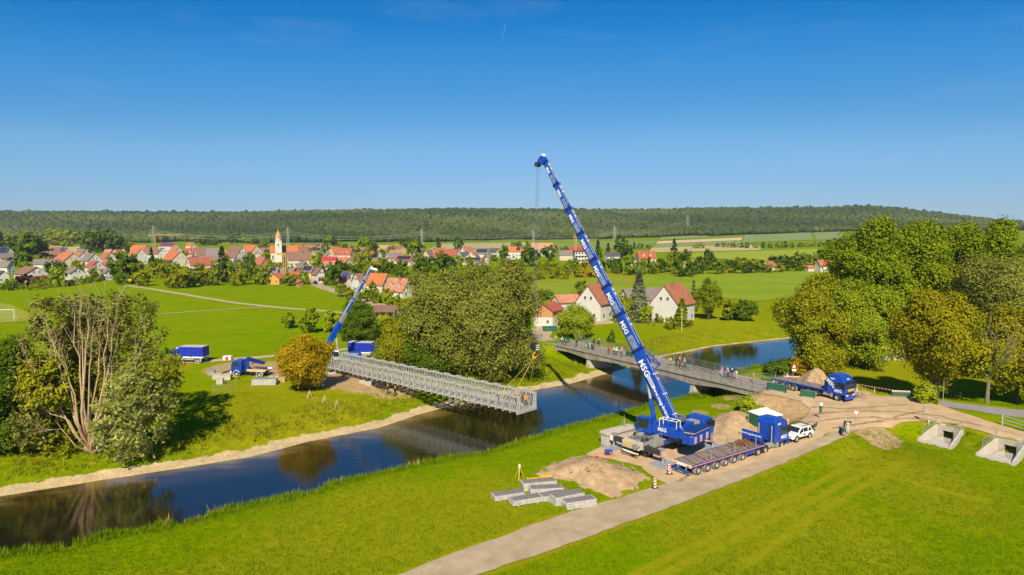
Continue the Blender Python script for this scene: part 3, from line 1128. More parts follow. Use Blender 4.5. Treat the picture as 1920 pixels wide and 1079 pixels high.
px_tree('alder_tree', 1560, 1672, 536, 690, 'low', 'light', 'bright green riverside tree between the olive tree and the shed', 18000, .34, 18)
px_tree('alder_tree', 1630, 1712, 540, 672, 'low', 'olive', 'slim yellow-green tree behind the small pale shed', 10000, .36, 19)
px_tree('maple_tree', 1690, 1815, 545, 748, 'round', 'autumn', 'orange-tinged maple by the yard, with a bush at its foot', 24000, .30, 20, xb=1756)
px_tree('maple_tree', 1862, 1985, 572, 757, 'round', 'autumn', 'dark orange-tinged maple cut by the right picture edge', 19000, .30, 21, xb=1904)
px_tree('ash_tree', 1770, 1880, 600, 705, 'low', 'mid', 'green tree behind the half bare tree at the sports ground', 9000, .34, 22)
px_tree('lilac_bush', 1716, 1756, 722, 756, 'bush', 'light', 'light green bush at the foot of the orange-tinged maple', 2200, .22, 23, cat='bush')
px_tree('elder_bush', 1478, 1522, 672, 706, 'bush', 'yellow', 'orange-yellow bush behind the flatbed trailer on the bridge ramp', 2600, .24, 24, cat='bush')
px_tree('elder_bush', 1434, 1492, 676, 704, 'bush', 'dark', 'dark green bush at the water beside the bridge end', 2600, .24, 25, cat='bush')

px_tree('weed_bush', 1384, 1418, 744, 776, 'bush', 'light', 'leafy green weeds on the slope below the right bridge end', 2600, .2, 26, cat='bush')
px_tree('weed_bush', 1412, 1440, 762, 790, 'bush', 'light', 'leafy green weeds left of the site tent', 2000, .2, 27, cat='bush')
# central group on the far bank
px_tree('willow_tree', 838, 1004, 488, 706, 'low', 'willow', 'largest grey-green willow on the far bank, next to the hook', 30000, .34, 31, xb=920)
px_tree('willow_tree', 752, 905, 506, 694, 'low', 'willow', 'left-hand willow of the group in the middle', 18000, .36, 32)
px_tree('ash_tree', 745, 858, 562, 700, 'low', 'dark', 'deep green ash in front of the willows', 15000, .30, 33)
px_tree('hazel_bush', 700, 778, 600, 697, 'low', 'olive', 'yellowish shrub at the left foot of the deep green ash, over the truss bridge', 8000, .28, 34, cat='bush')
px_tree('willow_tree', 930, 1004, 550, 700, 'low', 'dark', 'darker willow at the right flank of the largest willow', 8000, .32, 35)
px_tree('maple_tree', 515, 610, 629, 733, 'round', 'yellow', 'golden yellow maple beside the left end of the truss bridge', 15000, .26, 36, xb=566)
px_tree('oak_tree', 638, 702, 566, 640, 'low', 'dark', 'round deep green tree right of the small telescopic crane', 8000, .34, 37)
px_tree('apple_tree', 530, 556, 590, 616, 'round', 'mid', 'smallest round apple tree alone in the meadow', 1500, .30, 38)
px_tree('apple_tree', 566, 600, 579, 624, 'round', 'mid', 'taller apple tree with a bare trunk next to the smallest one', 2400, .32, 39)
px_tree('apple_tree', 608, 646, 584, 622, 'low', 'light', 'light green bushy apple tree left of the small crane boom', 2600, .32, 40)
px_tree('apple_tree', 702, 742, 588, 628, 'low', 'light', 'light green tree before the low brown-roofed shelter', 3000, .32, 41)
px_tree('chestnut_tree', -70, 62, 632, 842, 'low', 'dark', 'deep green tree cut by the left picture edge', 15000, .30, 42, xb=0)

# farm trees
px_tree('walnut_tree', 1047, 1113, 570, 634, 'low', 'light', 'round yellow-green walnut at the far end of the road bridge', 9000, .30, 51)
px_tree('blue_spruce', 1172, 1222, 506, 604, 'cone', 'bluespruce', 'tall grey-blue spruce between the two white farmhouses', 9000, .42, 52)
px_tree('fir_tree', 1258, 1298, 560, 612, 'cone', 'mid', 'green fir in front of the right white farmhouse', 3200, .36, 53)
px_tree('birch_tree', 1306, 1350, 522, 600, 'round', 'mid', 'group-forming birch with pale trunk right of the white farmhouse', 5200, .36, 54)
px_tree('spruce_tree', 1290, 1310, 525, 585, 'cone', 'bluespruce', 'slim spruce behind the right corner of the white farmhouse', 1600, .36, 55)
px_tree('oak_tree', 1352, 1380, 565, 602, 'round', 'mid', 'left of the pair of low trees in the meadow by the river', 2600, .34, 56)
px_tree('oak_tree', 1374, 1415, 565, 602, 'round', 'dark', 'right of the pair of low trees in the meadow by the river', 3400, .34, 57)
px_tree('garden_bush', 1246, 1268, 597, 618, 'bush', 'olive', 'small round bush before the right white farmhouse', 1200, .24, 58, cat='bush')
px_tree('garden_tree', 1150, 1186, 556, 604, 'low', 'olive', 'garden tree beside the boom, left of the blue spruce', 3000, .34, 59)
px_tree('garden_tree', 1196, 1222, 568, 606, 'low', 'light', 'light green tree under the blue spruce', 2200, .30, 60)
px_tree('garden_tree', 1080, 1102, 528, 560, 'low', 'mid', 'dark tree behind the left white farmhouse', 1800, .40, 61)
px_tree('conifer_bush', 1136, 1158, 618, 642, 'cone', 'dark', 'small pointed conifer on the bank beside the road bridge', 1200, .22, 62, cat='bush')
px_tree('garden_bush', 1230, 1244, 590, 606, 'bush', 'mid', 'low bush against the wall of the right white farmhouse', 700, .24, 63, cat='bush')
px_tree('hedge', 1000, 1034, 546, 562, 'bush', 'dark', 'clipped dark hedge behind the brick barn', 1500, .5, 64, cat='hedge')


# ---- the big half-dead willow on the left
def dead_willow():
    p = WG(172, 848)
    Y = p.y
    o = empty('willow_tree', p, 0, 'huge willow with bleached dead branches in its middle', 'tree')
    g = np.random.default_rng(77)

    def at(x, y, dy=0.0):
        q = WY(x, y, Y + dy)
        return np.array([q.x - p.x, q.y - p.y, q.z - p.z])
    # living billows: photo column, row, radius in photo pixels, depth offset
    BL = [(110, 600, 48, 2), (150, 585, 38, 5), (90, 650, 45, 0), (60, 700, 40, 0), (70, 770, 50, -1), (120, 720, 50, 3), (55, 800, 38, -2), (200, 590, 42, 5), (245, 595, 46, 3),
          (275, 630, 36, 2), (230, 660, 55, 4), (280, 700, 50, 1), (300, 740, 42, 0), (255, 740, 50, -1), (225, 790, 48, -2.5), (270, 800, 40, -1), (240, 830, 34, -2), (170, 640, 50, 6),
          (170, 720, 60, 5), (110, 820, 34, -1), (310, 690, 26, 0), (150, 780, 45, 3), (205, 700, 40, 6), (90, 720, 50, -2)]
    for nm, leafs, sel, n, sd in (('crown', 'willow', range(0, 14), 26000, 5), ('crown', 'silver', range(13, 18), 9000, 6), ('crown', 'olive', range(17, 24), 13000, 7)):
        B = np.array([[*at(BL[i][0], BL[i][1], BL[i][3]), BL[i][2] / FOC * Y] for i in sel])
        gg = np.random.default_rng(sd)
        k = n // 26
        bi = gg.choice(len(B), k, p=B[:, 3] ** 2 / (B[:, 3] ** 2).sum())
        d = gg.normal(0, 1, (k, 3))
        d /= np.linalg.norm(d, axis=1)[:, None]
        cl = B[bi, :3] + d * (B[bi, 3] * gg.uniform(.7, 1.1, k))[:, None]
        cl[:, 2] = np.maximum(cl[:, 2], .4)
        # keep the front of the dead middle open
        v, f, lv = leaf_np(gg, cl, gg.uniform(.35, .8, k), 26, .26, np.array([0, 2, 8.]), elong=.5)
        link(nm, np_mesh('crown', v, f, LM[leafs], {'lv': lv}), None, o)
    tr = MB()
    stems = [((172, 848), (120, 720), (85, 600), -3, .34), ((172, 848), (150, 700), (135, 560), -3, .30), ((172, 848), (160, 680), (165, 570), -4, .34), ((172, 848), (195, 720), (200, 580), -3, .30),
             ((172, 848), (205, 690), (222, 555), -2, .28), ((172, 848), (110, 760), (45, 665), -4, .26), ((172, 848), (225, 760), (275, 620), -1, .26), ((172, 848), (140, 740), (95, 625), -4, .24),
             ((172, 848), (190, 770), (250, 690), -4, .2), ((172, 848), (130, 790), (60, 755), -4, .2),
             ((172, 848), (155, 660), (150, 556), -4, .24), ((172, 848), (168, 690), (178, 590), -4.5, .22), ((172, 848), (185, 700), (192, 570), -3.5, .22), ((172, 848), (128, 700), (108, 640), -4, .2), ((172, 848), (200, 740), (215, 650), -4, .2), ((172, 848), (215, 800), (285, 770), -4, .16), ((172, 848), (120, 810), (75, 800), -4, .16)]
    for b, m, t, dy, r in stems:
        r *= .48
        a = Vector(at(b[0] + random.uniform(-10, 10), b[1], 0))
        a.z = -.3
        q = Vector(at(m[0], m[1], dy * .7))
        e = Vector(at(t[0], t[1], dy))
        m1 = a.lerp(q, .5) + Vector((random.uniform(-.3, .3), -.6, -.2))
        tr.tube(a, m1, r * 1.3, r, n=7, caps=False).tube(m1, q, r, r * .7, n=7, caps=False)
        k = 5
        pr = q
        for i in range(1, k + 1):
            nx = q.lerp(e, i / k) + Vector(g.normal(0, .12, 3))
            tr.tube(pr, nx, r * .7 * (1 - (i - 1) / k * .85), r * .7 * (1 - i / k * .85), n=6, caps=False)
            for _ in range(2):
                dd = (nx - pr).normalized() + Vector(g.normal(0, .35, 3)) + Vector((0, -.1, .15))
                branch(tr, g, nx, dd, g.uniform(1.2, 2.8), r * .22, 1, 2, .45, .3, 4)
            pr = nx
    tr.build('bare_branches', M_BARKPALE, o)
    tk = MB()
    for i in range(6):
        a = Vector((random.uniform(-1, 1), random.uniform(-.5, 1.5), -.3))
        tk.tube(a, a + Vector((random.uniform(-3, 3), random.uniform(0, 3), 7)), .3, .14, n=7, caps=False)
    tk.build('trunk', M_BARKGREY, o)


dead_willow()


# half bare tree at the right
def bare_tree():
    p = WG(1850, 757)
    o = empty('bare_tree', p, 0, 'half bare grey tree between the two orange-tinged maples', 'tree')
    g = np.random.default_rng(9)
    tr = MB()
    tr.tube((0, 0, -.3), (.1, 0, 3.2), .32, .24, n=7, caps=False)
    for i in range(6):
        branch(tr, g, Vector((.1, 0, 3.0 + .5 * i)), Vector((g.normal(0, .5), g.normal(0, .5), 1.0)), g.uniform(3.5, 5.0), .13, 2, 3, .5, .3, 5)
    tr.build('trunk', M_BARKGREY, o)
    cl = np.stack([g.normal(-.6, 1.7, 120), g.normal(0, 1.7, 120), g.uniform(4, 9.5, 120)], -1)
    v, f, lv = leaf_np(g, cl, np.full(120, .5), 12, .22, np.array([0, 0, 7.]))
    link('crown', np_mesh('crown', v, f, LM['olive'], {'lv': lv}), None, o)


bare_tree()

# ---- trees of village, gardens and field edges: few shapes, many individuals
PT = {}
for i, (code, kind, leaf, h, rad, n, size) in enumerate([
    ('r1', 'round', 'mid', 9, 4.2, 1500, .60), ('r2', 'round', 'dark', 9, 4.4, 1500, .60), ('r3', 'low', 'olive', 8, 4.0, 1300, .60), ('r4', 'low', 'mid', 8, 4.2, 1300, .6),
    ('r5', 'low', 'light', 7, 3.8, 1100, .60), ('d1', 'low', 'dark', 11, 5.2, 1800, .68), ('s1', 'cone', 'spruce', 14, 3.4, 1700, .62), ('s2', 'cone', 'dark', 12, 2.6, 1200, .58),
    ('y1', 'low', 'yellow', 7, 3.4, 1000, .55), ('p1', 'low', 'purple', 7, 3.2, 1000, .55), ('b1', 'bush', 'mid', 3, 2.4, 420, .42), ('b2', 'bush', 'olive', 3, 2.4, 420, .42), ('b3', 'bush', 'dark', 3, 2.4, 420, .42)]):
    PT[code] = (tree_meshes(200 + i, kind, h, rad, leaf, n, size, limbs=False), h, rad)


def vtree(code, x, yb, w, hpx, label, group=None, name='garden_tree', cat='tree'):
    ms, h, rad = PT[code]
    p = WG(x, yb)
    k = p.y / FOC
    sz = hpx * k / h
    sx = w * k / 2 / rad
    return tree(name, ms, p, label, cat, group, rz=random.uniform(0, 6.28), sc=(sx, sx, sz))


# single, recognisable ones
vtree('d1', 234, 532, 60, 58, 'big round chestnut at the village end of the field track', name='chestnut_tree')
vtree('s1', 418, 530, 34, 68, 'tall dark spruce standing before the half-timbered gable', name='spruce_tree')
vtree('s1', 285, 510, 18, 46, 'slim spruce between the orange-roofed houses left of the village', name='spruce_tree')
vtree('r2', 468, 526, 24, 50, 'dark slender tree before the blue solar roof', name='garden_tree')
vtree('d1', 55, 490, 66, 52, 'broad dark tree above the left houses, before the stubble field', name='linden_tree')
vtree('s1', 3, 470, 20, 34, 'dark conifer at the far left edge behind the solar roof', name='spruce_tree')
vtree('p1', 46, 540, 26, 24, 'dark purple plum tree before the house with the red flower balcony', name='plum_tree')
vtree('r5', 110, 538, 30, 36, 'bright green maple beside the white house left of the clipped hedge', name='maple_tree')
vtree('r2', 104, 525, 26, 34, 'dark tree behind the bright green maple', name='garden_tree')
vtree('r3', 150, 514, 22, 24, 'olive garden tree before the large orange-roofed house', name='garden_tree')
vtree('r5', 592, 510, 22, 32, 'bright light green tree right of the large parsonage', name='garden_tree')
vtree('d1', 622, 535, 30, 42, 'dark tree beside the village road before the salmon roof', name='linden_tree')
vtree('p1', 641, 545, 17, 28, 'dark purple tree before the white gable with solar panels', name='plum_tree')
vtree('s2', 614, 476, 6, 26, 'very slim dark cypress-like tree right of the church', name='cypress_tree')
vtree('s2', 608, 476, 7, 20, 'shorter slim conifer beside the cypress-like tree', name='conifer_tree')
vtree('r1', 622, 470, 26, 28, 'round tree on the field edge right of the church', name='field_tree')
vtree('s1', 705, 492, 14, 36, 'dark spruce before the grey barn roof', name='spruce_tree')
vtree('r1', 680, 476, 22, 34, 'tall loose tree at the far village edge before the tan field', name='field_tree')
vtree('r1', 693, 478, 20, 32, 'second tall loose tree at the far village edge', name='field_tree')
vtree('d1', 762, 475, 24, 30, 'dark tree right of the yellow gable', name='linden_tree')
vtree('r1', 780, 486, 30, 36, 'broad tree behind the small white house with blue roof', name='linden_tree')
vtree('s2', 822, 474, 16, 30, 'tree standing alone on the fields above the wide red roof', name='field_tree')
vtree('r2', 860, 476, 18, 30, 'round dark tree right of the wide red roof', name='field_tree')
vtree('d1', 752, 522, 30, 34, 'dark round tree below the red roof with solar panels', name='linden_tree')
vtree('d1', 790, 520, 36, 36, 'dark tree left above the willows', name='linden_tree')
vtree('d1', 830, 512, 40, 40, 'deep green tree just above the willow group', name='linden_tree')
vtree('r5', 856, 506, 26, 26, 'yellow-green tree before the gable above the willows', name='garden_tree')
vtree('d1', 945, 492, 22, 32, 'dark tree between the white gables and the orange solar roof', name='linden_tree')
vtree('d1', 992, 500, 36, 40, 'large dark tree before the pink barn roof', name='linden_tree')
vtree('s2', 988, 474, 12, 22, 'pointed tree at the left end of the pink barn roof', name='conifer_tree')
vtree('r2', 1030, 490, 30, 28, 'dark green tree right below the pink barn roof', name='garden_tree')
vtree('s1', 1121, 484, 18, 34, 'tall conifer right of the boom at field edge', name='spruce_tree')
vtree('s1', 1140, 480, 14, 24, 'shorter conifer above the white house with dark roof', name='spruce_tree')
vtree('d1', 1168, 486, 36, 38, 'big dark tree right of the white house with dark roof', name='linden_tree')
vtree('s1', 1264, 482, 20, 34, 'lone tall spruce right of the cream house with red roof', name='spruce_tree')
vtree('s2', 1189, 467, 9, 14, 'small pointed conifer in the far field row', name='conifer_tree')
vtree('r1', 1201, 468, 12, 12, 'small round tree in the far field row', name='field_tree')
vtree('r1', 1216, 468, 11, 10, 'smallest round tree in the far field row', name='field_tree')
vtree('d1', 1283, 520, 32, 50, 'dark tree mass right of the lone tall spruce', name='linden_tree')
vtree('r2', 1328, 508, 22, 38, 'dark tree behind the small red-roofed cottage', name='linden_tree')
vtree('d1', 170, 474, 44, 42, 'left part of the dark grove above the village roofs', name='linden_tree')
vtree('d1', 205, 474, 46, 44, 'right part of the dark grove above the village roofs', name='linden_tree')
vtree('r4', 1180, 516, 30, 36, 'green bushy tree below the white houses on the slope', name='garden_tree')
vtree('y1', 1102, 520, 30, 32, 'yellow-green tree just right of the boom on the slope', name='garden_tree')
# rows whose members cannot be told apart
random.seed(21)


def row(code, pts, w, h, label, group, name='garden_tree', cat='tree', jit=.25):
    for i, (x, y) in enumerate(sorted(pts)):
        c = random.choice(code)
        vtree(c, x, y, w * random.uniform(1 - jit, 1 + jit), h * random.uniform(1 - jit, 1 + jit), ORD[i] + ' ' + label, group, name, cat)


row(['r3', 'r4', 'r1'], [(268, 537), (318, 540), (340, 541), (362, 538), (386, 536), (402, 536), (440, 536), (455, 534), (486, 534), (498, 534), (330, 528), (300, 522), (352, 530), (376, 526), (445, 524)], 30, 30,
    'orchard tree from the left in the leafy row before the village', 'orchard trees before the village', 'orchard_tree')
row(['r4', 'r3', 'r1', 'b1'], [(545, 536), (570, 534), (655, 562), (672, 568), (690, 566), (706, 570), (728, 572), (742, 578), (755, 584), (700, 556), (640, 556)], 24, 24,
    'shrub from the left along the village road below the roadside houses', 'shrubs along the village road', 'garden_shrub', 'shrub')
row(['r1', 'r3', 'r4', 'r2'], [(640, 522), (655, 518), (672, 522), (690, 516), (702, 520), (716, 514), (730, 512), (745, 530), (768, 530), (700, 500), (676, 506), (770, 540), (740, 545)], 26, 28,
    'garden tree from the left among the roofs behind the small boom', 'garden trees behind the small boom', 'garden_tree')
row(['r3', 'b2', 'r4', 'b1'], [(1010, 516), (1030, 512), (1046, 516), (1062, 514), (1018, 524), (1040, 522), (1055, 524), (1085, 520), (1000, 526), (1075, 508)], 24, 20,
    'scrub bush from the left on the slope before the pink barn', 'scrub on the slope left of the boom', 'scrub_bush', 'bush')
row(['r4', 'r2', 'b3', 'r1'], [(1130, 512), (1146, 512), (1160, 514), (1200, 514), (1212, 512), (1226, 514), (1240, 512), (1252, 510), (1268, 514), (1300, 516), (1312, 514), (1240, 504), (1262, 500), (1345, 514)], 24, 24,
    'bush from the left in the belt below the slope houses', 'bushes below the slope houses', 'hedge_bush', 'bush')
row(['b3', 'r2', 'r3', 'b2'], [(1360, 512), (1378, 512), (1396, 513), (1410, 512), (1425, 510), (1340, 500), (1358, 500), (1376, 502), (1395, 504), (1412, 504), (1440, 512), (1462, 510), (1480, 508), (1500, 508), (1515, 506)], 26, 16,
    'hedgerow bush from the left beside the small red-roofed cottage', 'hedgerow right of the cottage', 'hedge_bush', 'bush')
row(['r1', 'r2'], [(1465, 503), (1485, 502), (1500, 503), (1520, 501), (1540, 500), (1556, 500)], 30, 26,
    'tree from the left of the small wood beside the poplars', 'small wood left of the poplars', 'field_tree')
row(['b1', 'b3', 'b2'], [(1346, 464), (1356, 464), (1366, 465), (1377, 465), (1388, 465), (1402, 466), (1416, 466), (1432, 466), (1444, 466), (1458, 466), (1470, 465), (1484, 465), (1500, 464), (1512, 464), (1526, 463), (1540, 463), (1553, 462), (1306, 466), (1316, 466)], 12, 9,
    'hedge tree from the left in the row across the far fields', 'hedge row across the far fields', 'hedge_bush', 'bush')
row(['b1', 'b2', 'b3'], [(5, 544), (14, 542), (24, 545), (34, 543), (58, 544), (66, 541), (76, 543), (86, 540), (95, 538), (20, 536), (70, 534), (84, 532), (94, 530), (40, 524), (30, 500), (44, 502), (54, 506), (60, 500), (22, 494), (36, 490)], 16, 12,
    'garden bush from the left among the houses at the left edge', 'garden bushes among the left houses', 'garden_bush', 'bush')
row(['r3', 'r4', 'd1', 'r5'], [(20, 462), (36, 458), (72, 458), (90, 458), (104, 457), (120, 457), (134, 458), (146, 458), (110, 462), (60, 462), (128, 463), (226, 474), (240, 472)], 30, 22,
    'tree from the left of the wood edge behind the stubble field', 'wood edge at left', 'field_tree')
row(['r2', 'r4', 'd1'], [(375, 461), (388, 460), (400, 461), (408, 461), (435, 458), (448, 456), (458, 456), (470, 457), (480, 458), (496, 468), (502, 484), (506, 478)], 18, 16,
    'tree from the left behind the roofs left of the church', 'trees behind the roofs left of the church', 'field_tree')
row(['b1', 'b3'], [(125 + 8.5 * i, 537 - 1.35 * i) for i in range(9)], 16, 10, 'section from the left of the clipped hedge at the meadow edge', 'clipped hedge at the meadow edge', 'hedge', 'hedge', .1)
row(['r2', 'r4', 'r1'], [(905, 478), (914, 478), (930, 476), (700, 468), (648, 470), (660, 470), (640, 468), (1053, 474), (1040, 472), (1062, 472), (1095, 474), (962, 468), (973, 468)], 12, 12,
    'small tree from the left along the upper village edge', 'small trees at the upper village edge', 'field_tree')
row(['b1', 'b2'], [(1020, 556), (1028, 556), (1035, 556), (1074, 558), (1064, 560), (1214, 610), (1208, 606), (1296, 608), (1226, 612)], 9, 8, 'low shrub from the left round the white farm', 'shrubs round the farm', 'farm_shrub', 'shrub')

row(['r1', 'r3', 'r4', 'b1'], [(70, 496), (92, 500), (118, 512), (142, 508), (176, 522), (206, 500), (222, 488), (250, 500), (262, 506), (292, 498), (300, 508), (330, 512), (318, 500), (345, 492)], 17, 17,
    'garden tree from the left between the roofs left of the orchard row', 'garden trees between the left roofs', 'garden_tree')
row(['r2', 'r3', 'r4', 'r5'], [(365, 498), (400, 508), (424, 500), (452, 514), (490, 514), (505, 506), (512, 512), (470, 498), (500, 492), (525, 512), (546, 514), (560, 500), (600, 516), (575, 516)], 18, 18,
    'garden tree from the left between the roofs below the church', 'garden trees below the church', 'garden_tree')
row(['r2', 'r1', 'r4'], [(590, 482), (600, 486), (645, 486), (668, 484), (690, 482), (700, 478), (716, 482), (735, 478), (770, 482), (785, 492), (800, 496), (842, 500), (880, 498), (925, 490), (948, 482)], 17, 17,
    'garden tree from the left between the roofs right of the church', 'garden trees right of the church', 'garden_tree')


# ---- rough grass and herbs on the banks: countless blades, one mass each
def tufts(name, P, hgt, leaf, label, seed, blades=6, width=.05, lean=.35):
    g = np.random.default_rng(seed)
    n = len(P)
    c = np.repeat(P, blades, 0)
    m = len(c)
    c = c + np.stack([g.normal(0, .14, m), g.normal(0, .14, m), np.zeros(m)], -1)
    hh = np.repeat(hgt, blades) * g.uniform(.5, 1.2, m)
    th = g.uniform(0, 6.283, m)
    w = width * g.uniform(.7, 1.6, m)
    dx, dy = np.cos(th) * w, np.sin(th) * w
    la = g.normal(0, lean, (m, 2)) * hh[:, None]
    a = c + np.stack([-dx, -dy, np.full(m, -.05)], -1)
    b = c + np.stack([dx, dy, np.full(m, -.05)], -1)
    t = c + np.stack([la[:, 0], la[:, 1], hh], -1)
    v = np.stack([a, b, t], 1).reshape(-1, 3)
    lv = np.clip(np.repeat(g.normal(.5, .2, n), blades) + g.normal(0, .12, m), 0, 1)
    o = link(name, np_mesh(name, v, np.arange(m * 3).reshape(-1, 3), LM[leaf], {'lv': np.repeat(lv, 3)}))
    return tag(o, label, 'grass', kind='stuff')


def bank_pts(g, n, line, lo, hi, xr=(-75, 62)):
    out = []
    seg = [(line[i], line[i + 1], (line[i + 1] - line[i]).length) for i in range(len(line) - 1)]
    tot = sum(s_[2] for s_ in seg)
    pr = np.array([s_[2] for s_ in seg]) / tot
    k = g.choice(len(seg), n, p=pr)
    t = g.random(n)
    A = np.array([[s_[0].x, s_[0].y] for s_ in seg])[k]
    B = np.array([[s_[1].x, s_[1].y] for s_ in seg])[k]
    D = B - A
    D /= np.linalg.norm(D, axis=1)[:, None]
    sgn = g.choice([-1, 1], n)
    off = g.uniform(lo, hi, n) * sgn
    p = A + (B - A) * t[:, None] + np.stack([-D[:, 1], D[:, 0]], -1) * off[:, None]
    ok = ~inside(p[:, 0], p[:, 1], RIVER) & (p[:, 0] > xr[0]) & (p[:, 0] < xr[1])
    return p[ok]


g_ = np.random.default_rng(5)
p_ = bank_pts(g_, 26000, NEAR, .5, 4.5)
d_ = seg_dist(p_[:, 0], p_[:, 1], NEAR)
tufts('bank_grass', np.column_stack([p_, hs_np(p_[:, 0], p_[:, 1])]), np.interp(d_, [0, 1.5, 4.5], [.5, .8, .25]), 'grass', 'tall green grass along the near river bank', 51)
p_ = bank_pts(g_, 8000, NEAR, .4, 2.6)
cl_ = np.sin(p_[:, 0] * .55) + np.sin(p_[:, 1] * .8 + 1) + g_.normal(0, .5, len(p_)) > .25
p_ = p_[cl_]
tufts('dry_reeds', np.column_stack([p_, hs_np(p_[:, 0], p_[:, 1])]), g_.uniform(.4, 1.1, len(p_)), 'straw', 'straw-coloured reeds along the near water edge', 52)
p_ = bank_pts(g_, 26000, FAR, 3.4, 11, (-75, 40))
cl_ = (np.sin(p_[:, 0] * .33 + 1) * np.sin(p_[:, 1] * .41) + g_.normal(0, .3, len(p_))) > -.15
p_ = p_[cl_]
tufts('bank_herbs', np.column_stack([p_, hs_np(p_[:, 0], p_[:, 1])]), g_.uniform(.25, .8, len(p_)), 'olive', 'tall yellowish herbs on the far river bank', 53)
# short lawn blades in the foreground, where the photograph resolves them
n_ = 90000
Y_ = 50 + 62 * g_.random(n_) ** 1.3
X_ = g_.uniform(-.78, .78, n_) * Y_
PATHP = [(p.x, p.y) for p in [WG(*p) for p in [(700, 1090), (1000, 980), (1150, 932), (1262, 898), (1330, 780), (1440, 740), (1600, 730), (1925, 770), (1960, 860), (1800, 806), (1690, 796), (1600, 812), (1500, 862), (1320, 934), (1100, 1016), (880, 1095), (780, 1130), (640, 1130)]]]
ok_ = ~inside(X_, Y_, RIVER) & (seg_dist(X_, Y_, NEAR) > 3) & (seg_dist(X_, Y_, FAR) > 9) & ~inside(X_, Y_, PATHP)
for a_, b_ in CULV:
    ok_ &= np.hypot(X_ - (a_.x + b_.x) / 2, Y_ - (a_.y + b_.y) / 2) > 3.6
HEAPP = [(p.x, p.y) for p in [WG(*p) for p in [(1003, 890), (1075, 857), (1105, 850), (1180, 815), (1330, 780), (1250, 920), (1150, 938), (1060, 905)]]]
ok_ &= ~inside(X_, Y_, HEAPP)
i_ = np.clip(np.searchsorted(GX, X_), 0, len(GX) - 1)
j_ = np.clip(np.searchsorted(GY, Y_), 0, len(GY) - 1)
ok_ &= a_track[j_, i_] < g_.uniform(.2, .8, n_)
X_, Y_ = X_[ok_], Y_[ok_]
tufts('lawn_grass', np.column_stack([X_, Y_, hs_np(X_, Y_)]), g_.uniform(.07, .20, len(X_)), 'grass', 'short mown grass of the near lawns', 54, 4, .035, .5)

# ================================================================ village
WALLS = {'white': (.58, .545, .48), 'cream': (.58, .50, .365), 'pink': (.56, .44, .35), 'yellow': (.62, .46, .17), 'red': (.52, .11, .05), 'brick': (.50, .24, .10), 'grey': (.36, .34, .32),
         'wood': (.36, .20, .08), 'orange': (.62, .30, .06), 'lilac': (.55, .52, .60), 'beige': (.56, .46, .31)}
ROOFS = {'orange': (.46, .145, .055), 'red': (.36, .095, .055), 'brown': (.235, .125, .085), 'salmon': (.46, .20, .115), 'grey': (.20, .165, .145), 'crimson': (.40, .035, .04), 'dark': (.085, .078, .08), 'rust': (.36, .135, .07), 'pink': (.48, .24, .16)}
MW = {k: mat('plaster_' + k, c, .9, var=.07, scale=.5, bump=.05, spec=.2) for k, c in WALLS.items()}


def roofmat(k, c):
    m = mat('roof_' + k, c, .85, var=.22, scale=.9, spec=.25)
    n = m.node_tree
    b = n.nodes['Principled BSDF']
    t = n.nodes.new('ShaderNodeTexCoord')
    w = n.nodes.new('ShaderNodeTexWave')
    w.inputs['Scale'].default_value = 1.6
    w.inputs['Distortion'].default_value = .6
    w.bands_direction = 'Z'
    n.links.new(t.outputs['Object'], w.inputs['Vector'])
    bp = n.nodes.new('ShaderNodeBump')
    bp.inputs['Strength'].default_value = .5
    bp.inputs['Distance'].default_value = .06
    n.links.new(w.outputs['Fac'], bp.inputs['Height'])
    n.links.new(bp.outputs['Normal'], b.inputs['Normal'])
    return m


MR = {k: roofmat(k, c) for k, c in ROOFS.items()}
M_GLASS = mat('window_glass', (.035, .042, .05), .08, var=.3, spec=.8)
M_FRAME = mat('window_frame', (.62, .60, .56), .6, var=.05)
M_SHUT = mat('green_shutter', (.10, .14, .08), .7, var=.2)
M_SOLAR = mat('solar_glass', (.025, .032, .055), .12, var=.35, scale=1.2, spec=.9)
M_SOLARB = mat('solar_blue', (.05, .08, .16), .15, var=.35, scale=1.2, spec=.9)
M_TIMB = mat('timber_beam', (.16, .07, .04), .85, var=.25)
M_TRIM = mat('trim_dark', (.12, .075, .05), .8, var=.2)
M_BRICK = mat('chimney_brick', (.30, .13, .08), .9, var=.25)
M_FLOWER = mat('red_flowers', (.55, .02, .05), .8, var=.4, scale=6)
M_METAL = mat('galvanised', (.46, .46, .44), .45, .6, var=.12)
M_PYLON = mat('pylon_steel', (.42, .45, .40), .6, .3, var=.1)
M_YEL = mat('crane_yellow', (.60, .30, .03), .6, var=.1)


def window_mesh(shut):
    b = MB()
    b.box(-.62, .62, -.05, .0, -.78, .78, 0)
    b.box(-.52, -.03, -.065, -.052, -.66, .66, 1).box(.03, .52, -.065, -.052, -.66, .66, 1)
    b.box(-.70, .70, -.12, .0, -.88, -.79, 0)
    if shut:
        b.box(-1.16, -.65, -.07, -.005, -.75, .75, 2).box(.65, 1.16, -.07, -.005, -.75, .75, 2)
    return b.mesh('window', [M_FRAME, M_GLASS, M_SHUT])


WIN = {0: window_mesh(0), 1: window_mesh(1)}


def add_window(parent, x, y, z, face, s=1.0, shut=0):
    """face: 0 = -y side, 1 = +x side, 2 = +y side, 3 = -x side of the house"""
    w = link('window', WIN[shut], None, parent)
    w.location = (x, y, z)
    w.rotation_euler = (0, 0, face * math.pi / 2)
    w.scale = (s, 1, s)
    return w


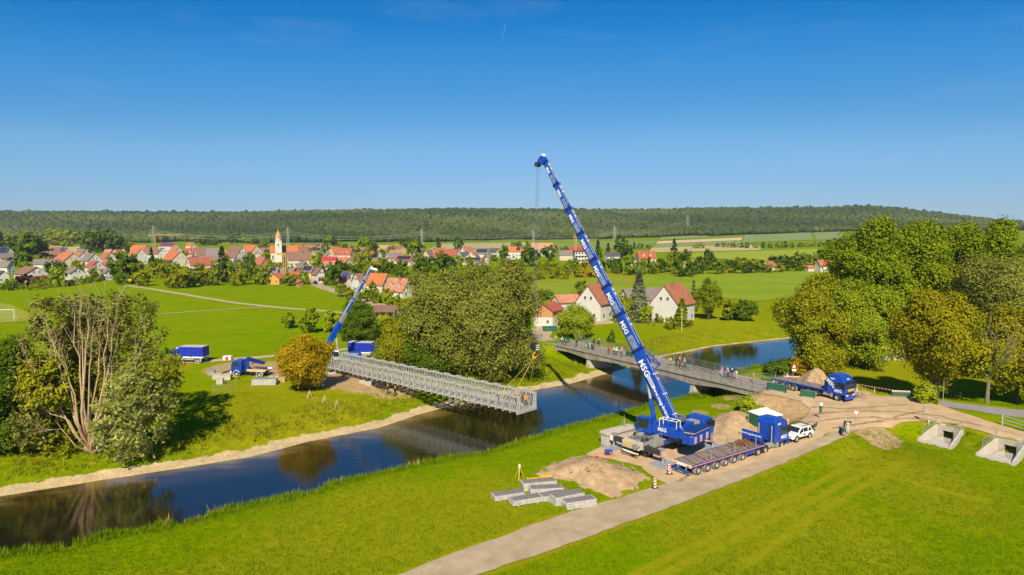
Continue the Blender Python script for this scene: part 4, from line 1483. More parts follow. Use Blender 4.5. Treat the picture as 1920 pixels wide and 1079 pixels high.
def house(x0, x1, yr, ye, yb, yaw, ratio, wall, roof, flags, label, name='house', cat='house', group=None):
    xc = (x0 + x1) / 2
    fr = WG(xc, yb)
    a = R(yaw)
    c, s = abs(math.cos(a)), abs(math.sin(a))
    Wm = (x1 - x0) * fr.y / FOC
    D = Wm / (ratio * c + s)
    Ln = ratio * D
    hd = (Ln * s + D * c) / 2
    cy = fr.y + hd
    cx = (xc - 960) / FOC * cy
    cz = hz(cx, cy)
    he = max(2.4, WY(xc, ye, fr.y + hd * .25).z - cz)
    hr = max(he + .32 * D, WY(xc, yr, cy).z - cz)
    hr = min(hr, he + .75 * D)
    o = empty(name, (cx, cy, cz - .1), a, label, cat, group)
    l, d = Ln / 2, D / 2
    b = MB()
    b.prism([(-d, 0), (d, 0), (d, he), (0, hr - .05), (-d, he)], -l, l, 'x')
    b.build('wall', MW[wall], o)
    # roof slabs with overhang
    ov, eg, th = .45, .4, .22
    k = (hr - he) / d
    rb = MB()
    for sg in (-1, 1):
        ya, za = sg * (d + ov), he - ov * k
        p = [(-l - eg, 0, hr), (l + eg, 0, hr), (l + eg, ya, za), (-l - eg, ya, za)]
        q = [(u[0], u[1], u[2] + th) for u in p]
        rb.hexa(p + q)
    ro = rb.build('roof', MR[roof], o)
    if 'n' not in flags or 'c' in flags:
        if 'c' in flags or random.random() < .5:
            qx, qy = random.uniform(-.5, .5) * l, random.choice([-1, 1]) * d * .22
            z0 = hr - abs(qy) * k
            MB().box(qx - .32, qx + .32, qy - .32, qy + .32, z0 - .4, hr + .9).box(qx - .38, qx + .38, qy - .38, qy + .38, hr + .9, hr + 1.02).build('chimney', M_BRICK, ro)
    slope = math.atan2(hr - he, d)
    if 's' in flags or 'S' in flags or 'B' in flags:
        mm = M_SOLARB if 'B' in flags else M_SOLAR
        f0, f1 = (.1, .62) if 's' in flags else (-.85, .85)
        nx = max(2, int((f1 - f0) * l / 1.7))
        for i in range(nx):
            for j in range(2):
                u0, u1 = (f0 + (f1 - f0) * i / nx) * l, (f0 + (f1 - f0) * (i + .93) / nx) * l
                v0, v1 = (.12 + .36 * j), (.12 + .36 * j + .33)
                P = []
                for dz in (.0, .09):
                    for (u, v) in ((u0, v0), (u1, v0), (u1, v1), (u0, v1)):
                        P.append((u, -v * d, hr - v * d * k + th + .05 + dz))
                MB().hexa(P).build('solar_panel', mm, ro)
    # windows on the sides the village shows
    if 'n' not in flags:
        sh = 1 if 'h' in flags or 'g' in flags else 0
        rows = max(1, int((he - .6) / 2.6))
        ws = .78 if 'w' not in flags else .62
        nxw = max(2, min(8, int(Ln / 3.2)))
        for r_ in range(rows):
            z = 1.6 + 2.7 * r_
            if z > he - .7: z = he - .9
            for i in range(nxw):
                if 'w' in flags and i % 2: continue
                add_window(o, -l + Ln * (i + .5) / nxw, -d - .002, z, 0, ws, sh)
            ng = max(2, min(4, int(D / 3.2)))
            for gx, fc in ((l + .002, 1), (-l - .002, 3)):
                if (fc == 1 and yaw > 20) or (fc == 3 and yaw < -20): continue
                for i in range(ng):
                    if 'w' in flags and i % 2: continue
                    add_window(o, gx, -d + D * (i + .5) / ng, z, fc, ws, sh)
        for gx, fc in ((l + .002, 1), (-l - .002, 3)):
            if (fc == 1 and yaw > 20) or (fc == 3 and yaw < -20): continue
            if hr - he > 2.4:
                add_window(o, gx, -D * .12, he + (hr - he) * .28, fc, ws * .9, 0)
                add_window(o, gx, D * .12, he + (hr - he) * .28, fc, ws * .9, 0)
    if 't' in flags:     # timber frame on the right gable
        gx = l + .03
        for i in range(5):
            yy = -d + D * (i + .5) / 5
            MB().bar((gx, yy, he * .5), (gx, yy, he + (1 - abs(yy) / d) * (hr - he) * .92), .16, .22, up=(1, 0, 0)).build('beam', M_TIMB, o)
        for zz, w in ((he, .95), (he + (hr - he) * .45, .5)):
            MB().bar((gx + .01, -d * w, zz), (gx + .01, d * w, zz), .2, .18).build('beam', M_TIMB, o)
    if 'b' in flags:     # balcony across the right gable
        bz = he * .55
        MB().box(l, l + 1.1, -d * .8, d * .8, bz - .15, bz).build('balcony', M_TIMB, o)
        MB().box(l + 1.02, l + 1.16, -d * .8, d * .8, bz + .1, bz + .9).build('balcony_railing', M_FLOWER if 'F' in flags else MW['wood'], o)
    if 'p' in flags:
        MB().box(-l - .03, l + .03, -d - .03, d + .03, 0, he * .6).build('plinth', MW['white'], o)
    if 'd' in flags:     # dormers
        for i in range(2):
            qx = (-.4 + .8 * i) * l
            zb = he + (hr - he) * .3
            yf = -d * .78
            MB().prism([(qx - .8, zb), (qx + .8, zb), (qx + .8, zb + 1.2), (qx, zb + 1.9), (qx - .8, zb + 1.2)], yf, -d * .1, 'y').build('dormer', MW[wall], ro)
            MB().prism([(qx - 1.0, zb + 1.1), (qx, zb + 2.0), (qx + 1.0, zb + 1.1), (qx + 1.0, zb + 1.28), (qx, zb + 2.18), (qx - 1.0, zb + 1.28)], yf - .2, -d * .05, 'y').build('dormer_roof', MR[roof], ro)
            add_window(o, qx, yf - .002, zb + .75, 0, .55)
    return o


random.seed(33)
HOUSES = [
    (-8, 30, 459, 477, 492, -30, 1.9, 'cream', 'dark', 'S', 'cream house with a large dark solar roof at the left picture edge'),
    (-4, 22, 476, 484, 494, 60, 1.2, 'cream', 'grey', '', 'small cream gable below the large solar roof at left'),
    (64, 112, 464, 480, 488, 32, 2.0, 'cream', 'brown', 'w', 'long brown-roofed barn with a cream gable, behind the big orange roof'),
    (106, 136, 464, 477, 486, -35, 1.3, 'pink', 'brown', 'B', 'pinkish gable house with blue solar panels, joined to the brown barn'),
    (96, 158, 474, 489, 502, -36, 1.5, 'cream', 'orange', 'wc', 'large house with the brightest orange roof and a four-window cream gable'),
    (137, 172, 467, 480, 489, -34, 1.5, 'pink', 'grey', 'w', 'grey-brown roof with pale gable behind the white four-window house'),
    (152, 192, 475, 489, 504, -38, 1.2, 'white', 'grey', 'c', 'white house with grey roof right of the brightest orange roof'),
    (64, 111, 486, 495, 508, 28, 1.6, 'white', 'grey', '', 'white two-storey house with grey-brown roof left of the round maple'),
    (24, 90, 502, 514, 530, -36, 1.3, 'white', 'brown', 'bF', 'brown-roofed chalet with a red flower balcony'),
    (-10, 15, 508, 516, 531, -40, 1.1, 'white', 'dark', '', 'white cube-like house at the very left edge beside the chalet'),
    (-6, 24, 490, 500, 514, -15, 1.8, 'white', 'grey', '', 'white house with grey roof above the white one at the left edge'),
    (119, 158, 502, 512, 526, -38, 1.2, 'white', 'grey', '', 'white house with slate roof right behind the clipped hedge'),
    (158, 196, 489, 501, 516, -38, 1.1, 'white', 'red', 'b', 'white gable with curved dark balconies and a red roof'),
    (163, 187, 500, 508, 518, -38, 1.1, 'pink', 'grey', 'w', 'small pinkish gable with grey roof before the red-roofed balcony house'),
    (183, 219, 474, 485, 495, -38, 1.5, 'white', 'rust', 'c', 'rust-roofed house with white gable left of the chestnut'),
    (214, 228, 468, 474, 484, 75, 1.3, 'cream', 'rust', '', 'left one of two cream gables above the chestnut'),
    (226, 240, 466, 474, 484, -70, 1.3, 'cream', 'rust', 'c', 'right one of two cream gables above the chestnut'),
    (190, 207, 489, 496, 506, -30, 1.4, 'pink', 'red', 'w', 'small red roof peeping out left of the chestnut'),
    (191, 208, 505, 511, 526, -35, 1.1, 'white', 'grey', '', 'little white house directly left of the chestnut'),
    (239, 278, 467, 480, 496, -40, 1.3, 'white', 'orange', 'w', 'orange roof with a dark boarded gable above the chestnut'),
    (245, 282, 460, 466, 475, -20, 2.4, 'beige', 'orange', 'w', 'long pale orange roof at the back, left of the lattice mast'),
    (270, 298, 463, 476, 488, 25, 1.4, 'white', 'brown', '', 'brown roof with white gable below the lattice mast'),
    (292, 317, 465, 474, 486, -50, 1.1, 'white', 'grey', '', 'white gable with grey roof right of the lattice mast'),
    (302, 357, 471, 487, 500, -42, 1.4, 'cream', 'orange', 'w', 'large orange roof with a broad blank cream gable'),
    (298, 336, 456, 462, 472, -25, 1.9, 'white', 'crimson', 'B', 'crimson roof with blue solar panels at the back'),
    (341, 375, 466, 477, 488, -25, 1.7, 'white', 'red', 'd', 'red roof with dormers right of the blank cream gable'),
    (349, 369, 456, 461, 468, -30, 1.5, 'cream', 'orange', '', 'small orange roof farthest back, left of the church'),
    (349, 394, 483, 497, 513, 42, 1.3, 'white', 'red', '', 'white gable with a crimson-red roof before the orchard'),
    (360, 402, 502, 511, 524, -32, 1.8, 'cream', 'red', 'w', 'low cream wing with red roof before the white gable'),
    (365, 400, 465, 479, 490, 35, 1.5, 'white', 'brown', 'w', 'brown roof with white end wall left of the grey barn'),
    (388, 420, 461, 480, 490, 10, 1.6, 'beige', 'grey', 'n', 'big plain grey barn roof behind the tall spruce'),
    (379, 412, 482, 491, 503, 20, 1.8, 'beige', 'brown', 'w', 'low brown roof left of the tall spruce'),
    (418, 470, 462, 483, 495, -40, 1.5, 'white', 'brown', 't', 'large brown roof with a half-timbered white gable'),
    (443, 497, 460, 478, 490, -38, 1.3, 'cream', 'orange', 'w', 'tall orange roof with plain cream gable left of the church'),
    (473, 490, 473, 479, 490, -62, 1.2, 'cream', 'rust', 'w', 'small cream gable before the tall orange roof'),
    (431, 461, 486, 496, 509, -45, 1.1, 'white', 'dark', '', 'white gable with slate roof right of the tall spruce'),
    (455, 479, 482, 490, 500, -20, 1.6, 'beige', 'grey', 'B', 'roof fully covered with blue solar panels'),
    (472, 505, 483, 496, 507, -35, 1.6, 'brick', 'rust', 'wc', 'rust-red roof with a brick gable before the church'),
    (475, 521, 501, 511, 523, 12, 2.4, 'white', 'grey', 'S', 'long low white building with black solar rows before the brick gable'),
    (504, 532, 513, 522, 534, 82, 1.2, 'orange', 'orange', 'b', 'orange timber gable with balconies at the meadow edge'),
    (516, 556, 503, 512, 522, -15, 2.0, 'grey', 'grey', 'n', 'grey roof behind the orange timber gable'),
    (537, 562, 510, 520, 532, 55, 1.2, 'beige', 'orange', 'w', 'steep bright orange roof with white barge board beside the shed'),
    (554, 582, 490, 502, 515, -48, 1.2, 'red', 'grey', '', 'house with bright red walls and grey roof'),
    (564, 593, 499, 510, 523, -25, 1.5, 'yellow', 'grey', 'S', 'yellow house with dark solar roof before the red-walled house'),
    (583, 612, 502, 514, 532, -52, 1.2, 'white', 'brown', 'b', 'white gable with brown roof where the road enters the village'),
    (600, 647, 490, 500, 509, 25, 2.2, 'white', 'salmon', 'w', 'long salmon-coloured roof right of the light green tree'),
    (602, 634, 482, 490, 498, -15, 2.0, 'white', 'crimson', 'w', 'bright scarlet roof right of the parsonage'),
    (606, 630, 475, 483, 492, -70, 1.2, 'pink', 'brown', 'w', 'brown gable directly behind the scarlet roof'),
    (632, 658, 483, 491, 499, -30, 1.6, 'white', 'orange', 'w', 'small orange-red roof right of the scarlet roof'),
    (654, 680, 476, 488, 497, -48, 1.2, 'white', 'brown', '', 'brown roof with a tall white gable above the small crane boom'),
    (683, 696, 477, 484, 494, -75, 1.2, 'cream', 'rust', '', 'narrow cream gable left of the dark spruce above the boom'),
    (617, 640, 463, 475, 488, 50, 1.2, 'cream', 'orange', 'w', 'orange roof with cream gable behind the slim cypress'),
    (636, 663, 464, 477, 488, -15, 1.6, 'pink', 'red', 'wd', 'red roof with a dormer right of the slim cypress'),
    (550, 572, 459, 466, 474, -20, 1.6, 'white', 'red', 'w', 'red roof just right behind the church nave'),
    (568, 600, 460, 468, 478, -30, 1.5, 'white', 'rust', 'w', 'wide rust roof with white gable behind the parsonage'),
    (580, 606, 458, 463, 471, -10, 2.0, 'beige', 'rust', 'B', 'far roof with blue solar panels right of the church'),
    (574, 592, 469, 476, 486, -55, 1.2, 'cream', 'dark', 'w', 'dark gable with cream wall right of the parsonage roof'),
    (660, 687, 469, 475, 484, -20, 1.8, 'white', 'dark', 'd', 'dark roof with white dormers at the upper village edge'),
    (722, 756, 474, 484, 494, 30, 1.7, 'beige', 'grey', 'n', 'grey barn roof with pale end wall right of the dark spruce'),
    (694, 717, 484, 493, 504, -40, 1.2, 'white', 'grey', 'w', 'grey roof with white gable at the small boom tip'),
    (632, 669, 510, 526, 545, -46, 1.2, 'white', 'brown', 'B', 'white gable with blue solar panels, first roadside house at left'),
    (660, 696, 513, 527, 548, 48, 1.2, 'white', 'brown', 's', 'white gable with black solar tubes, second roadside house'),
    (687, 733, 513, 533, 549, -26, 1.3, 'white', 'orange', 'w', 'roadside house with the large plain orange roof'),
    (718, 779, 522, 545, 560, -36, 1.4, 'cream', 'salmon', 'dc', 'nearest roadside house with salmon roof, dormer and two-window cream gable'),
    (722, 763, 462, 468, 477, -35, 1.7, 'yellow', 'brown', 'w', 'brown roof with bright yellow gable'),
    (739, 781, 480, 489, 499, -28, 1.8, 'cream', 'red', 'S', 'red roof with dark solar panels right of the grey barn'),
    (778, 796, 476, 480, 488, 10, 1.5, 'white', 'dark', '', 'small white house with bluish roof left of the wide red roof'),
    (793, 814, 470, 480, 492, 62, 1.2, 'cream', 'brown', 'w', 'cream gable at the left end of the wide red roof'),
    (810, 867, 468, 481, 493, -32, 2.2, 'white', 'red', 'w', 'widest red roof above the willow group'),
    (860, 880, 473, 480, 490, -20, 1.5, 'pink', 'dark', 'w', 'dark roof right of the widest red roof'),
    (874, 899, 474, 481, 491, 78, 1.2, 'white', 'rust', '', 'white gable with two dark windows right of the wide red roof'),
    (890, 920, 467, 476, 488, -20, 1.6, 'white', 'grey', 'S', 'roof covered with grey solar panels above the willows'),
    (917, 938, 466, 473, 483, -40, 1.3, 'white', 'dark', 'w', 'white gable with dark roof right of the grey solar roof'),
    (868, 908, 483, 490, 498, -18, 2.2, 'beige', 'grey', 'S', 'long purple-grey solar roof just above the willows'),
    (905, 916, 476, 484, 497, -70, 1.2, 'white', 'red', 't', 'tiny half-timbered gable at the end of the purple-grey roof'),
    (950, 986, 463, 472, 487, -18, 1.7, 'white', 'orange', 's', 'orange roof with a dark solar field left of the pink barn'),
    (991, 1040, 456, 469, 481, 22, 2.0, 'white', 'pink', 'n', 'huge pale pink barn roof'),
    (1046, 1074, 470, 478, 489, 10, 1.8, 'beige', 'grey', 'w', 'low beige barn beside the boom'),
    (1067, 1093, 464, 470, 477, -10, 1.7, 'white', 'crimson', 'w', 'red roof behind the modern white building at the boom'),
    (1134, 1162, 473, 480, 493, 14, 1.7, 'white', 'dark', '', 'white house with charcoal roof right of the boom'),
    (1180, 1196, 484, 487, 500, 10, 1.3, 'white', 'dark', '', 'small white annex left of the cream house with dormers'),
    (1194, 1228, 472, 484, 504, 5, 1.5, 'cream', 'red', 'dc', 'tall cream house with red roof and dormers on the slope'),
    (1282, 1302, 487, 493, 502, -35, 1.3, 'white', 'orange', 'w', 'small white cottage with red roof amid bushes'),
    (1427, 1458, 490, 499, 508, 40, 1.3, 'white', 'rust', 'w', 'lone white gabled house with rust roof before the small wood'),
    (1530, 1566, 488, 498, 511, 12, 1.8, 'white', 'orange', 'w', 'orange-roofed farmhouse half hidden by the tallest poplar'),
    (1511, 1529, 498, 502, 510, 12, 1.6, 'pink', 'orange', 'n', 'tiny pinkish outbuilding left of the half hidden farmhouse'),
]
for h_ in HOUSES:
    house(*h_)
# back rows of roofs between the named houses
random.seed(8)
for i, x in enumerate([40, 150, 205, 262, 330, 388, 432, 468, 498, 566, 596, 628, 648, 676, 704, 742, 782, 826, 876, 962]):
    w_ = random.uniform(24, 36)
    yb_ = 473 + (i * 7) % 9 + (6 if x > 200 else 10)
    house(x - w_ / 2, x + w_ / 2, yb_ - 16, yb_ - 8, yb_, random.choice([-38, -30, 28, -20, 40]), random.uniform(1.3, 1.9), random.choice(['white', 'cream', 'pink', 'white']), random.choice(['red', 'rust', 'brown', 'orange', 'salmon', 'rust']), 'w', ORD[i] + ' house from the left in the rear rows of village roofs', group='rear rows of village houses')
# the farm by the river
house(1034, 1090, 553, 566, 594, 30, 1.7, 'white', 'salmon', 'w', 'low red-roofed farm wing between barn and white farmhouse', 'farm_building', 'farmhouse')
house(1078, 1164, 533, 568, 603, 52, 1.25, 'white', 'rust', 'c', 'left white farmhouse with a steep gable partly behind the boom', 'farmhouse', 'farmhouse')
house(1160, 1246, 541, 562, 590, 24, 2.0, 'white', 'grey', 'w', 'grey and brown roofed farm barn behind the blue spruce', 'farm_barn', 'barn')
house(1217, 1309, 533, 570, 608, 52, 1.3, 'white', 'rust', 'c', 'right white farmhouse with the large brown roof', 'farmhouse', 'farmhouse')
house(1000, 1058, 568, 582, 614, 62, 1.25, 'brick', 'red', 'wp', 'brick barn with orange gable and dark red roof behind the walnut', 'brick_barn', 'barn')


# open shelter with brown roof by the farm track, and the shed at the meadow edge
def shelter():
    p = WG(718, 600)
    o = empty('field_shelter', (p.x, p.y + 3, p.z), 0, 'low open shelter with a flat brown roof beside the willow group', 'shelter')
    k = p.y / FOC
    w = 46 * k / 2
    rb = MB()
    rb.hexa([(-w, -3.4, 2.3), (w, -3.4, 2.3), (w, 3.4, 3.6), (-w, 3.4, 3.6), (-w, -3.4, 2.45), (w, -3.4, 2.45), (w, 3.4, 3.75), (-w, 3.4, 3.75)])
    rb.build('roof', MR['brown'], o)
    MB().box(-w + .4, w - .4, 2.6, 2.8, 0, 3.3).build('wall', MW['wood'], o)
    for i in range(4):
        x = -w + .5 + (2 * w - 1) * i / 3
        MB().box(x - .1, x + .1, -2.9, -2.7, 0, 2.35).build('post', MW['beige'], o)


shelter()
house(554, 566, 527, 531, 539, -40, 1.2, 'wood', 'red', 'n', 'tiny red-brown shed with pale corner at the meadow edge', 'garden_shed', 'shed')


# flat-roofed white modern building by the boom
def modern():
    fr = WG(1091, 494)
    k = fr.y / FOC
    w, hh, d = 28 * k / 2, 22 * k, 12
    o = empty('apartment_building', (fr.x, fr.y + d / 2, fr.z), .08, 'modern white three-storey building with ribbon windows beside the boom', 'building')
    MB().box(-w, w, -d / 2, d / 2, 0, hh).build('wall', MW['white'], o)
    MB().box(-w - .5, w + .5, -d / 2 - .6, d / 2 + .3, hh, hh + .5).build('roof', MR['dark'], o)
    for f in range(3):
        for i in range(5):
            x = -w + 2 * w * (i + .5) / 5
            q = add_window(o, x, -d / 2 - .003, hh * (f + .55) / 3, 0, 1.3)
        if f: MB().box(-w, w, -d / 2 - 1.2, -d / 2, hh * f / 3 - .2, hh * f / 3).build('balcony', MW['white'], o)


modern()


# church: nave with orange roof and tower with pointed helm
def church():
    house(506, 560, 461, 473, 492, 18, 1.9, 'cream', 'orange', 'n', 'cream church nave with tall windows and orange roof', 'church_nave', 'church')
    nv = bpy.data.objects['church_nave']
    fr = WG(522.5, 494)
    Y = fr.y + 14
    x = (522.8 - 960) / FOC * Y
    k = Y / FOC
    z0 = hz(x, Y)
    o = empty('church_tower', (x, Y, z0), R(18), 'cream church tower with clock and pointed orange helm roof', 'church')
    zt = WY(522, 431.5, Y).z - z0
    z1 = WY(522, 451.5, Y).z - z0
    z2 = WY(522, 443.0, Y).z - z0
    w = 11.6 * k / 2
    MB().box(-w, w, -w, w, 0, z1).box(-w - .2, w + .2, -w - .2, w + .2, z1 - .4, z1).build('wall', MW['white'], o)
    r = w * .80
    oc = [(r * math.cos(R(22.5 + 45 * i)) * 1.08, r * math.sin(R(22.5 + 45 * i)) * 1.08) for i in range(8)]
    MB().prism(oc, z1, z2, 'z').build('belfry', MW['white'], o)
    rb = MB()
    n = 8
    rr = r * 1.22
    base = [(rr * math.cos(R(22.5 + 45 * i)), rr * math.sin(R(22.5 + 45 * i)), z2) for i in range(8)]
    rb.add(base + [(0, 0, zt)], [(i, (i + 1) % 8, 8) for i in range(8)] + [tuple(range(8))[::-1]])
    rb.build('helm_roof', mat('helm_tiles', (.60, .27, .045), .75, var=.15), o)
    MB().tube((0, 0, zt - .1), (0, 0, zt + 1.6), .06).box(-.4, .4, -.05, .05, zt + .8, zt + .95).build('cross', M_YEL, o)
    for f in range(4):
        a = f * math.pi / 2
        ca, sa = math.cos(a - math.pi / 2), math.sin(a - math.pi / 2)
        d = r * 1.0
        cl = MB()
        cl.lathe([(0, .0), (.72, .0), (.72, .1), (0, .1)], 'y', 16)
        q = cl.build('clock_face', M_FLOWER, o)
        q.location = (ca * (d + .08), sa * (d + .08), (z1 + z2) / 2 + .6)
        q.rotation_euler = (0, 0, a)
        hb = MB().box(-.05, .05, -.16, -.1, -.1, .55).box(-.1, .4, -.16, -.1, -.05, .05)
        hq = hb.build('clock_hand', M_YEL, q)
        wn = add_window(o, ca * (w + .004), sa * (w + .004), z1 - 3.6, f, 1.0)
        wn.scale = (.9, 1, 1.7)
    # tall nave windows
    L2 = nv.children[0].dimensions.x / 2
    D2 = nv.children[0].dimensions.y / 2
    for i in range(5):
        wn = add_window(nv, -L2 + 2 * L2 * (i + .5) / 5, -D2 - .004, 4.2, 0, 1.0)
        wn.scale = (1.0, 1, 2.1)


church()
# the big parsonage with rows of shuttered windows
house(533, 590, 472, 487, 508, 28, 1.35, 'cream', 'brown', 'hc', 'large cream parsonage with brown roof and rows of shuttered windows before the church', 'parsonage', 'house')


# ---- lattice masts of the power line, tower cranes
def pylon_mesh():
    b = MB()
    Hh, w0, w1 = 46.0, 3.2, .7
    lv = [0, 8, 15, 21, 26.5, 31, 35, 39, 43]
    for a, c in zip(lv, lv[1:]):
        ra, rc = w0 + (w1 - w0) * a / 43, w0 + (w1 - w0) * c / 43
        A = [(ra * i, ra * j, a) for i, j in ((-1, -1), (1, -1), (1, 1), (-1, 1))]
        B = [(rc * i, rc * j, c) for i, j in ((-1, -1), (1, -1), (1, 1), (-1, 1))]
        for i in range(4):
            b.bar(A[i], B[i], .34)
            b.bar(A[i], B[(i + 1) % 4], .2).bar(A[(i + 1) % 4], B[i], .2)
    b.bar((0, 0, 43), (0, 0, 46), .3)
    for z, w in ((30, 9), (36, 7.5), (41.5, 5)):
        for s_ in (-1, 1):
            b.bar((0, 0, z + 1.4), (s_ * w, 0, z), .22).bar((0, 0, z), (s_ * w, 0, z), .26)
            b.bar((s_ * w, 0, z), (s_ * w, 0, z - 2.2), .18)
    return b.mesh('pylon', M_PYLON)


PYM = pylon_mesh()
PYL = [(288, 422, 462, 'lattice mast left of the village above the orange crane'), (540, 425, 461, 'lattice mast right behind the church tower'), (791, 427, 460, 'lattice mast above the wide red roof'),
       (1000, 430, 462, 'lattice mast behind the pink barn roof'), (1152, 423, 460, 'lattice mast right of the boom over the white houses'), (1289, 402, 434, 'lattice mast at the wood edge right of the boom')]
TOPS = []
for x, yt, yb, lb in PYL:
    p = WG(x, yb)
    hgt = WY(x, yt, p.y).z - p.z
    o = link('power_pylon', PYM, None, None, p, .5)
    o.scale = (hgt / 46,) * 3
    tag(o, lb, 'pylon', 'power line masts')
    TOPS.append((p, hgt / 46))
for sp_, ((a, sa), (c, sc_)) in enumerate(zip(TOPS, TOPS[1:])):
    for side, zz in ((-1, 27.8), (1, 27.8), (-1, 33.8), (1, 33.8)):
        b = MB()
        w = 8.2 * side
        pts = []
        for i in range(9):
            t = i / 8
            q = (Vector(a) + Vector((w * sa * .88, w * sa * .48, zz * sa))).lerp(Vector(c) + Vector((w * sc_ * .88, w * sc_ * .48, zz * sc_)), t)
            q.z -= 9 * 4 * t * (1 - t)
            pts.append(q)
        b.path(pts, .10, 4)
        tag(b.build('power_cable', M_PYLON), '%s %s power cable of the %s span from the left between lattice masts' % ('upper' if zz > 30 else 'lower', 'near' if side > 0 else 'far', ORD[sp_]), 'cable', 'power line cables')


def tower_crane(x, yb, yt, xj, label):
    p = WG(x, yb)
    k = p.y / FOC
    hgt = WY(x, yt, p.y).z - p.z
    o = empty('tower_crane', p, 0, label, 'tower crane')
    b = MB()
    n = int(hgt / 2.2)
    for i in range(n):
        z0, z1 = hgt * i / n, hgt * (i + 1) / n
        for sx, sy in ((-.7, -.7), (.7, -.7), (.7, .7), (-.7, .7)):
            b.bar((sx, sy, z0), (sx, sy, z1), .28)
        b.bar((-.7, -.7, z0), (.7, -.7, z1), .2).bar((.7, -.7, z0), (.7, .7, z1), .2)
    b.box(-1.6, 1.6, -1.6, 1.6, -.1, .5)
    b.build('mast', M_YEL, o)
    j = (xj - x) * k
    jb = MB()
    jb.bar((-j * .2, 0, hgt), (j, 0, hgt), .3).bar((-j * .2, 0, hgt + 1.1), (j * .98, 0, hgt + .5), .22)
    m = 14
    for i in range(m):
        jb.bar((j * i / m, 0, hgt), (j * (i + .5) / m, 0, hgt + 1.0), .14).bar((j * (i + .5) / m, 0, hgt + 1.0), (j * (i + 1) / m, 0, hgt), .14)
    jb.build('jib', M_YEL, o)
    MB().box(-j * .22, -j * .14, -.6, .6, hgt - 1.5, hgt).build('counterweight', M_METAL, o)


tower_crane(292, 474, 441, 345, 'orange tower crane with a long jib left of the village')
tower_crane(1079, 484, 443, 1096, 'orange tower crane mast beside the boom')
tower_crane(535, 522, 478, 520, 'yellow tower crane mast standing before the parsonage')

# ================================================================ bridges, cranes, lorries
M_BLUE = mat('blue_paint', (.005, .046, .34), .38, var=.22, scale=1.6, coat=.4, c2=(.008, .075, .46))
M_BLUED = mat('dark_blue_paint', (.004, .018, .14), .45, var=.15, coat=.3)
M_TARP = mat('blue_tarpaulin', (.004, .022, .36), .55, var=.12, scale=1.5, bump=.15, bscale=2.5)
M_WHITE = mat('white_paint', (.70, .70, .68), .4, var=.04, coat=.4)
M_LET = mat('white_lettering', (.78, .78, .76), .5, var=.02)
M_STEEL = mat('galvanised_truss', (.46, .445, .395), .55, .2, var=.2, scale=2.5)
M_GREY = mat('grey_steel', (.33, .32, .30), .55, .2, var=.15)
M_DARK = mat('dark_steel', (.045, .042, .04), .6, .2, var=.25)
M_BLACK = mat('black_plastic', (.02, .02, .021), .55, var=.2)
M_TYRE = mat('tyre_rubber', (.032, .030, .028), .85, var=.25, scale=5)
M_RIM = mat('wheel_rim', (.50, .48, .44), .45, .4, var=.15, scale=4)
M_GLASSD = mat('cab_glass', (.02, .028, .03), .06, var=.3, spec=.9)
M_RED = mat('signal_red', (.62, .03, .02), .5, var=.08)
M_SIGW = mat('signal_white', (.74, .73, .70), .5, var=.04)
M_YELLOW = mat('sign_yellow', (.78, .42, .02), .5, var=.06)
M_AMBER = mat('amber_lens', (.80, .26, .01), .3, var=.1)
M_CONC = mat('concrete', (.25, .215, .165), .9, var=.22, scale=.7, bump=.2, c2=(.36, .315, .25))
M_CONCP = mat('pale_concrete', (.44, .39, .31), .9, var=.12, scale=1.2, bump=.15, c2=(.54, .48, .39))
M_WOOD = mat('worn_planks', (.23, .165, .125), .9, var=.3, scale=1.5, bump=.4)
M_PINE = mat('fresh_timber', (.58, .40, .20), .85, var=.15)
M_RUST = mat('rusty_chain', (.25, .12, .06), .85, .3, var=.35, scale=5)
M_PAD = mat('spreader_plate', (.27, .28, .31), .6, var=.15, scale=1.5)
M_ROPE = mat('steel_rope', (.16, .16, .16), .5, .4, var=.1)
M_SLING = mat('yellow_sling', (.50, .36, .06), .8, var=.15)
M_GREEN = mat('green_mesh', (.015, .115, .062), .7, var=.2, scale=2)
M_BOOMG = mat('boom_silver_blue', (.10, .17, .42), .4, .15, var=.45, scale=3.5, c2=(.36, .42, .52), coat=.3)
M_RAIL = mat('railing_green_grey', (.17, .20, .16), .6, .2, var=.15)


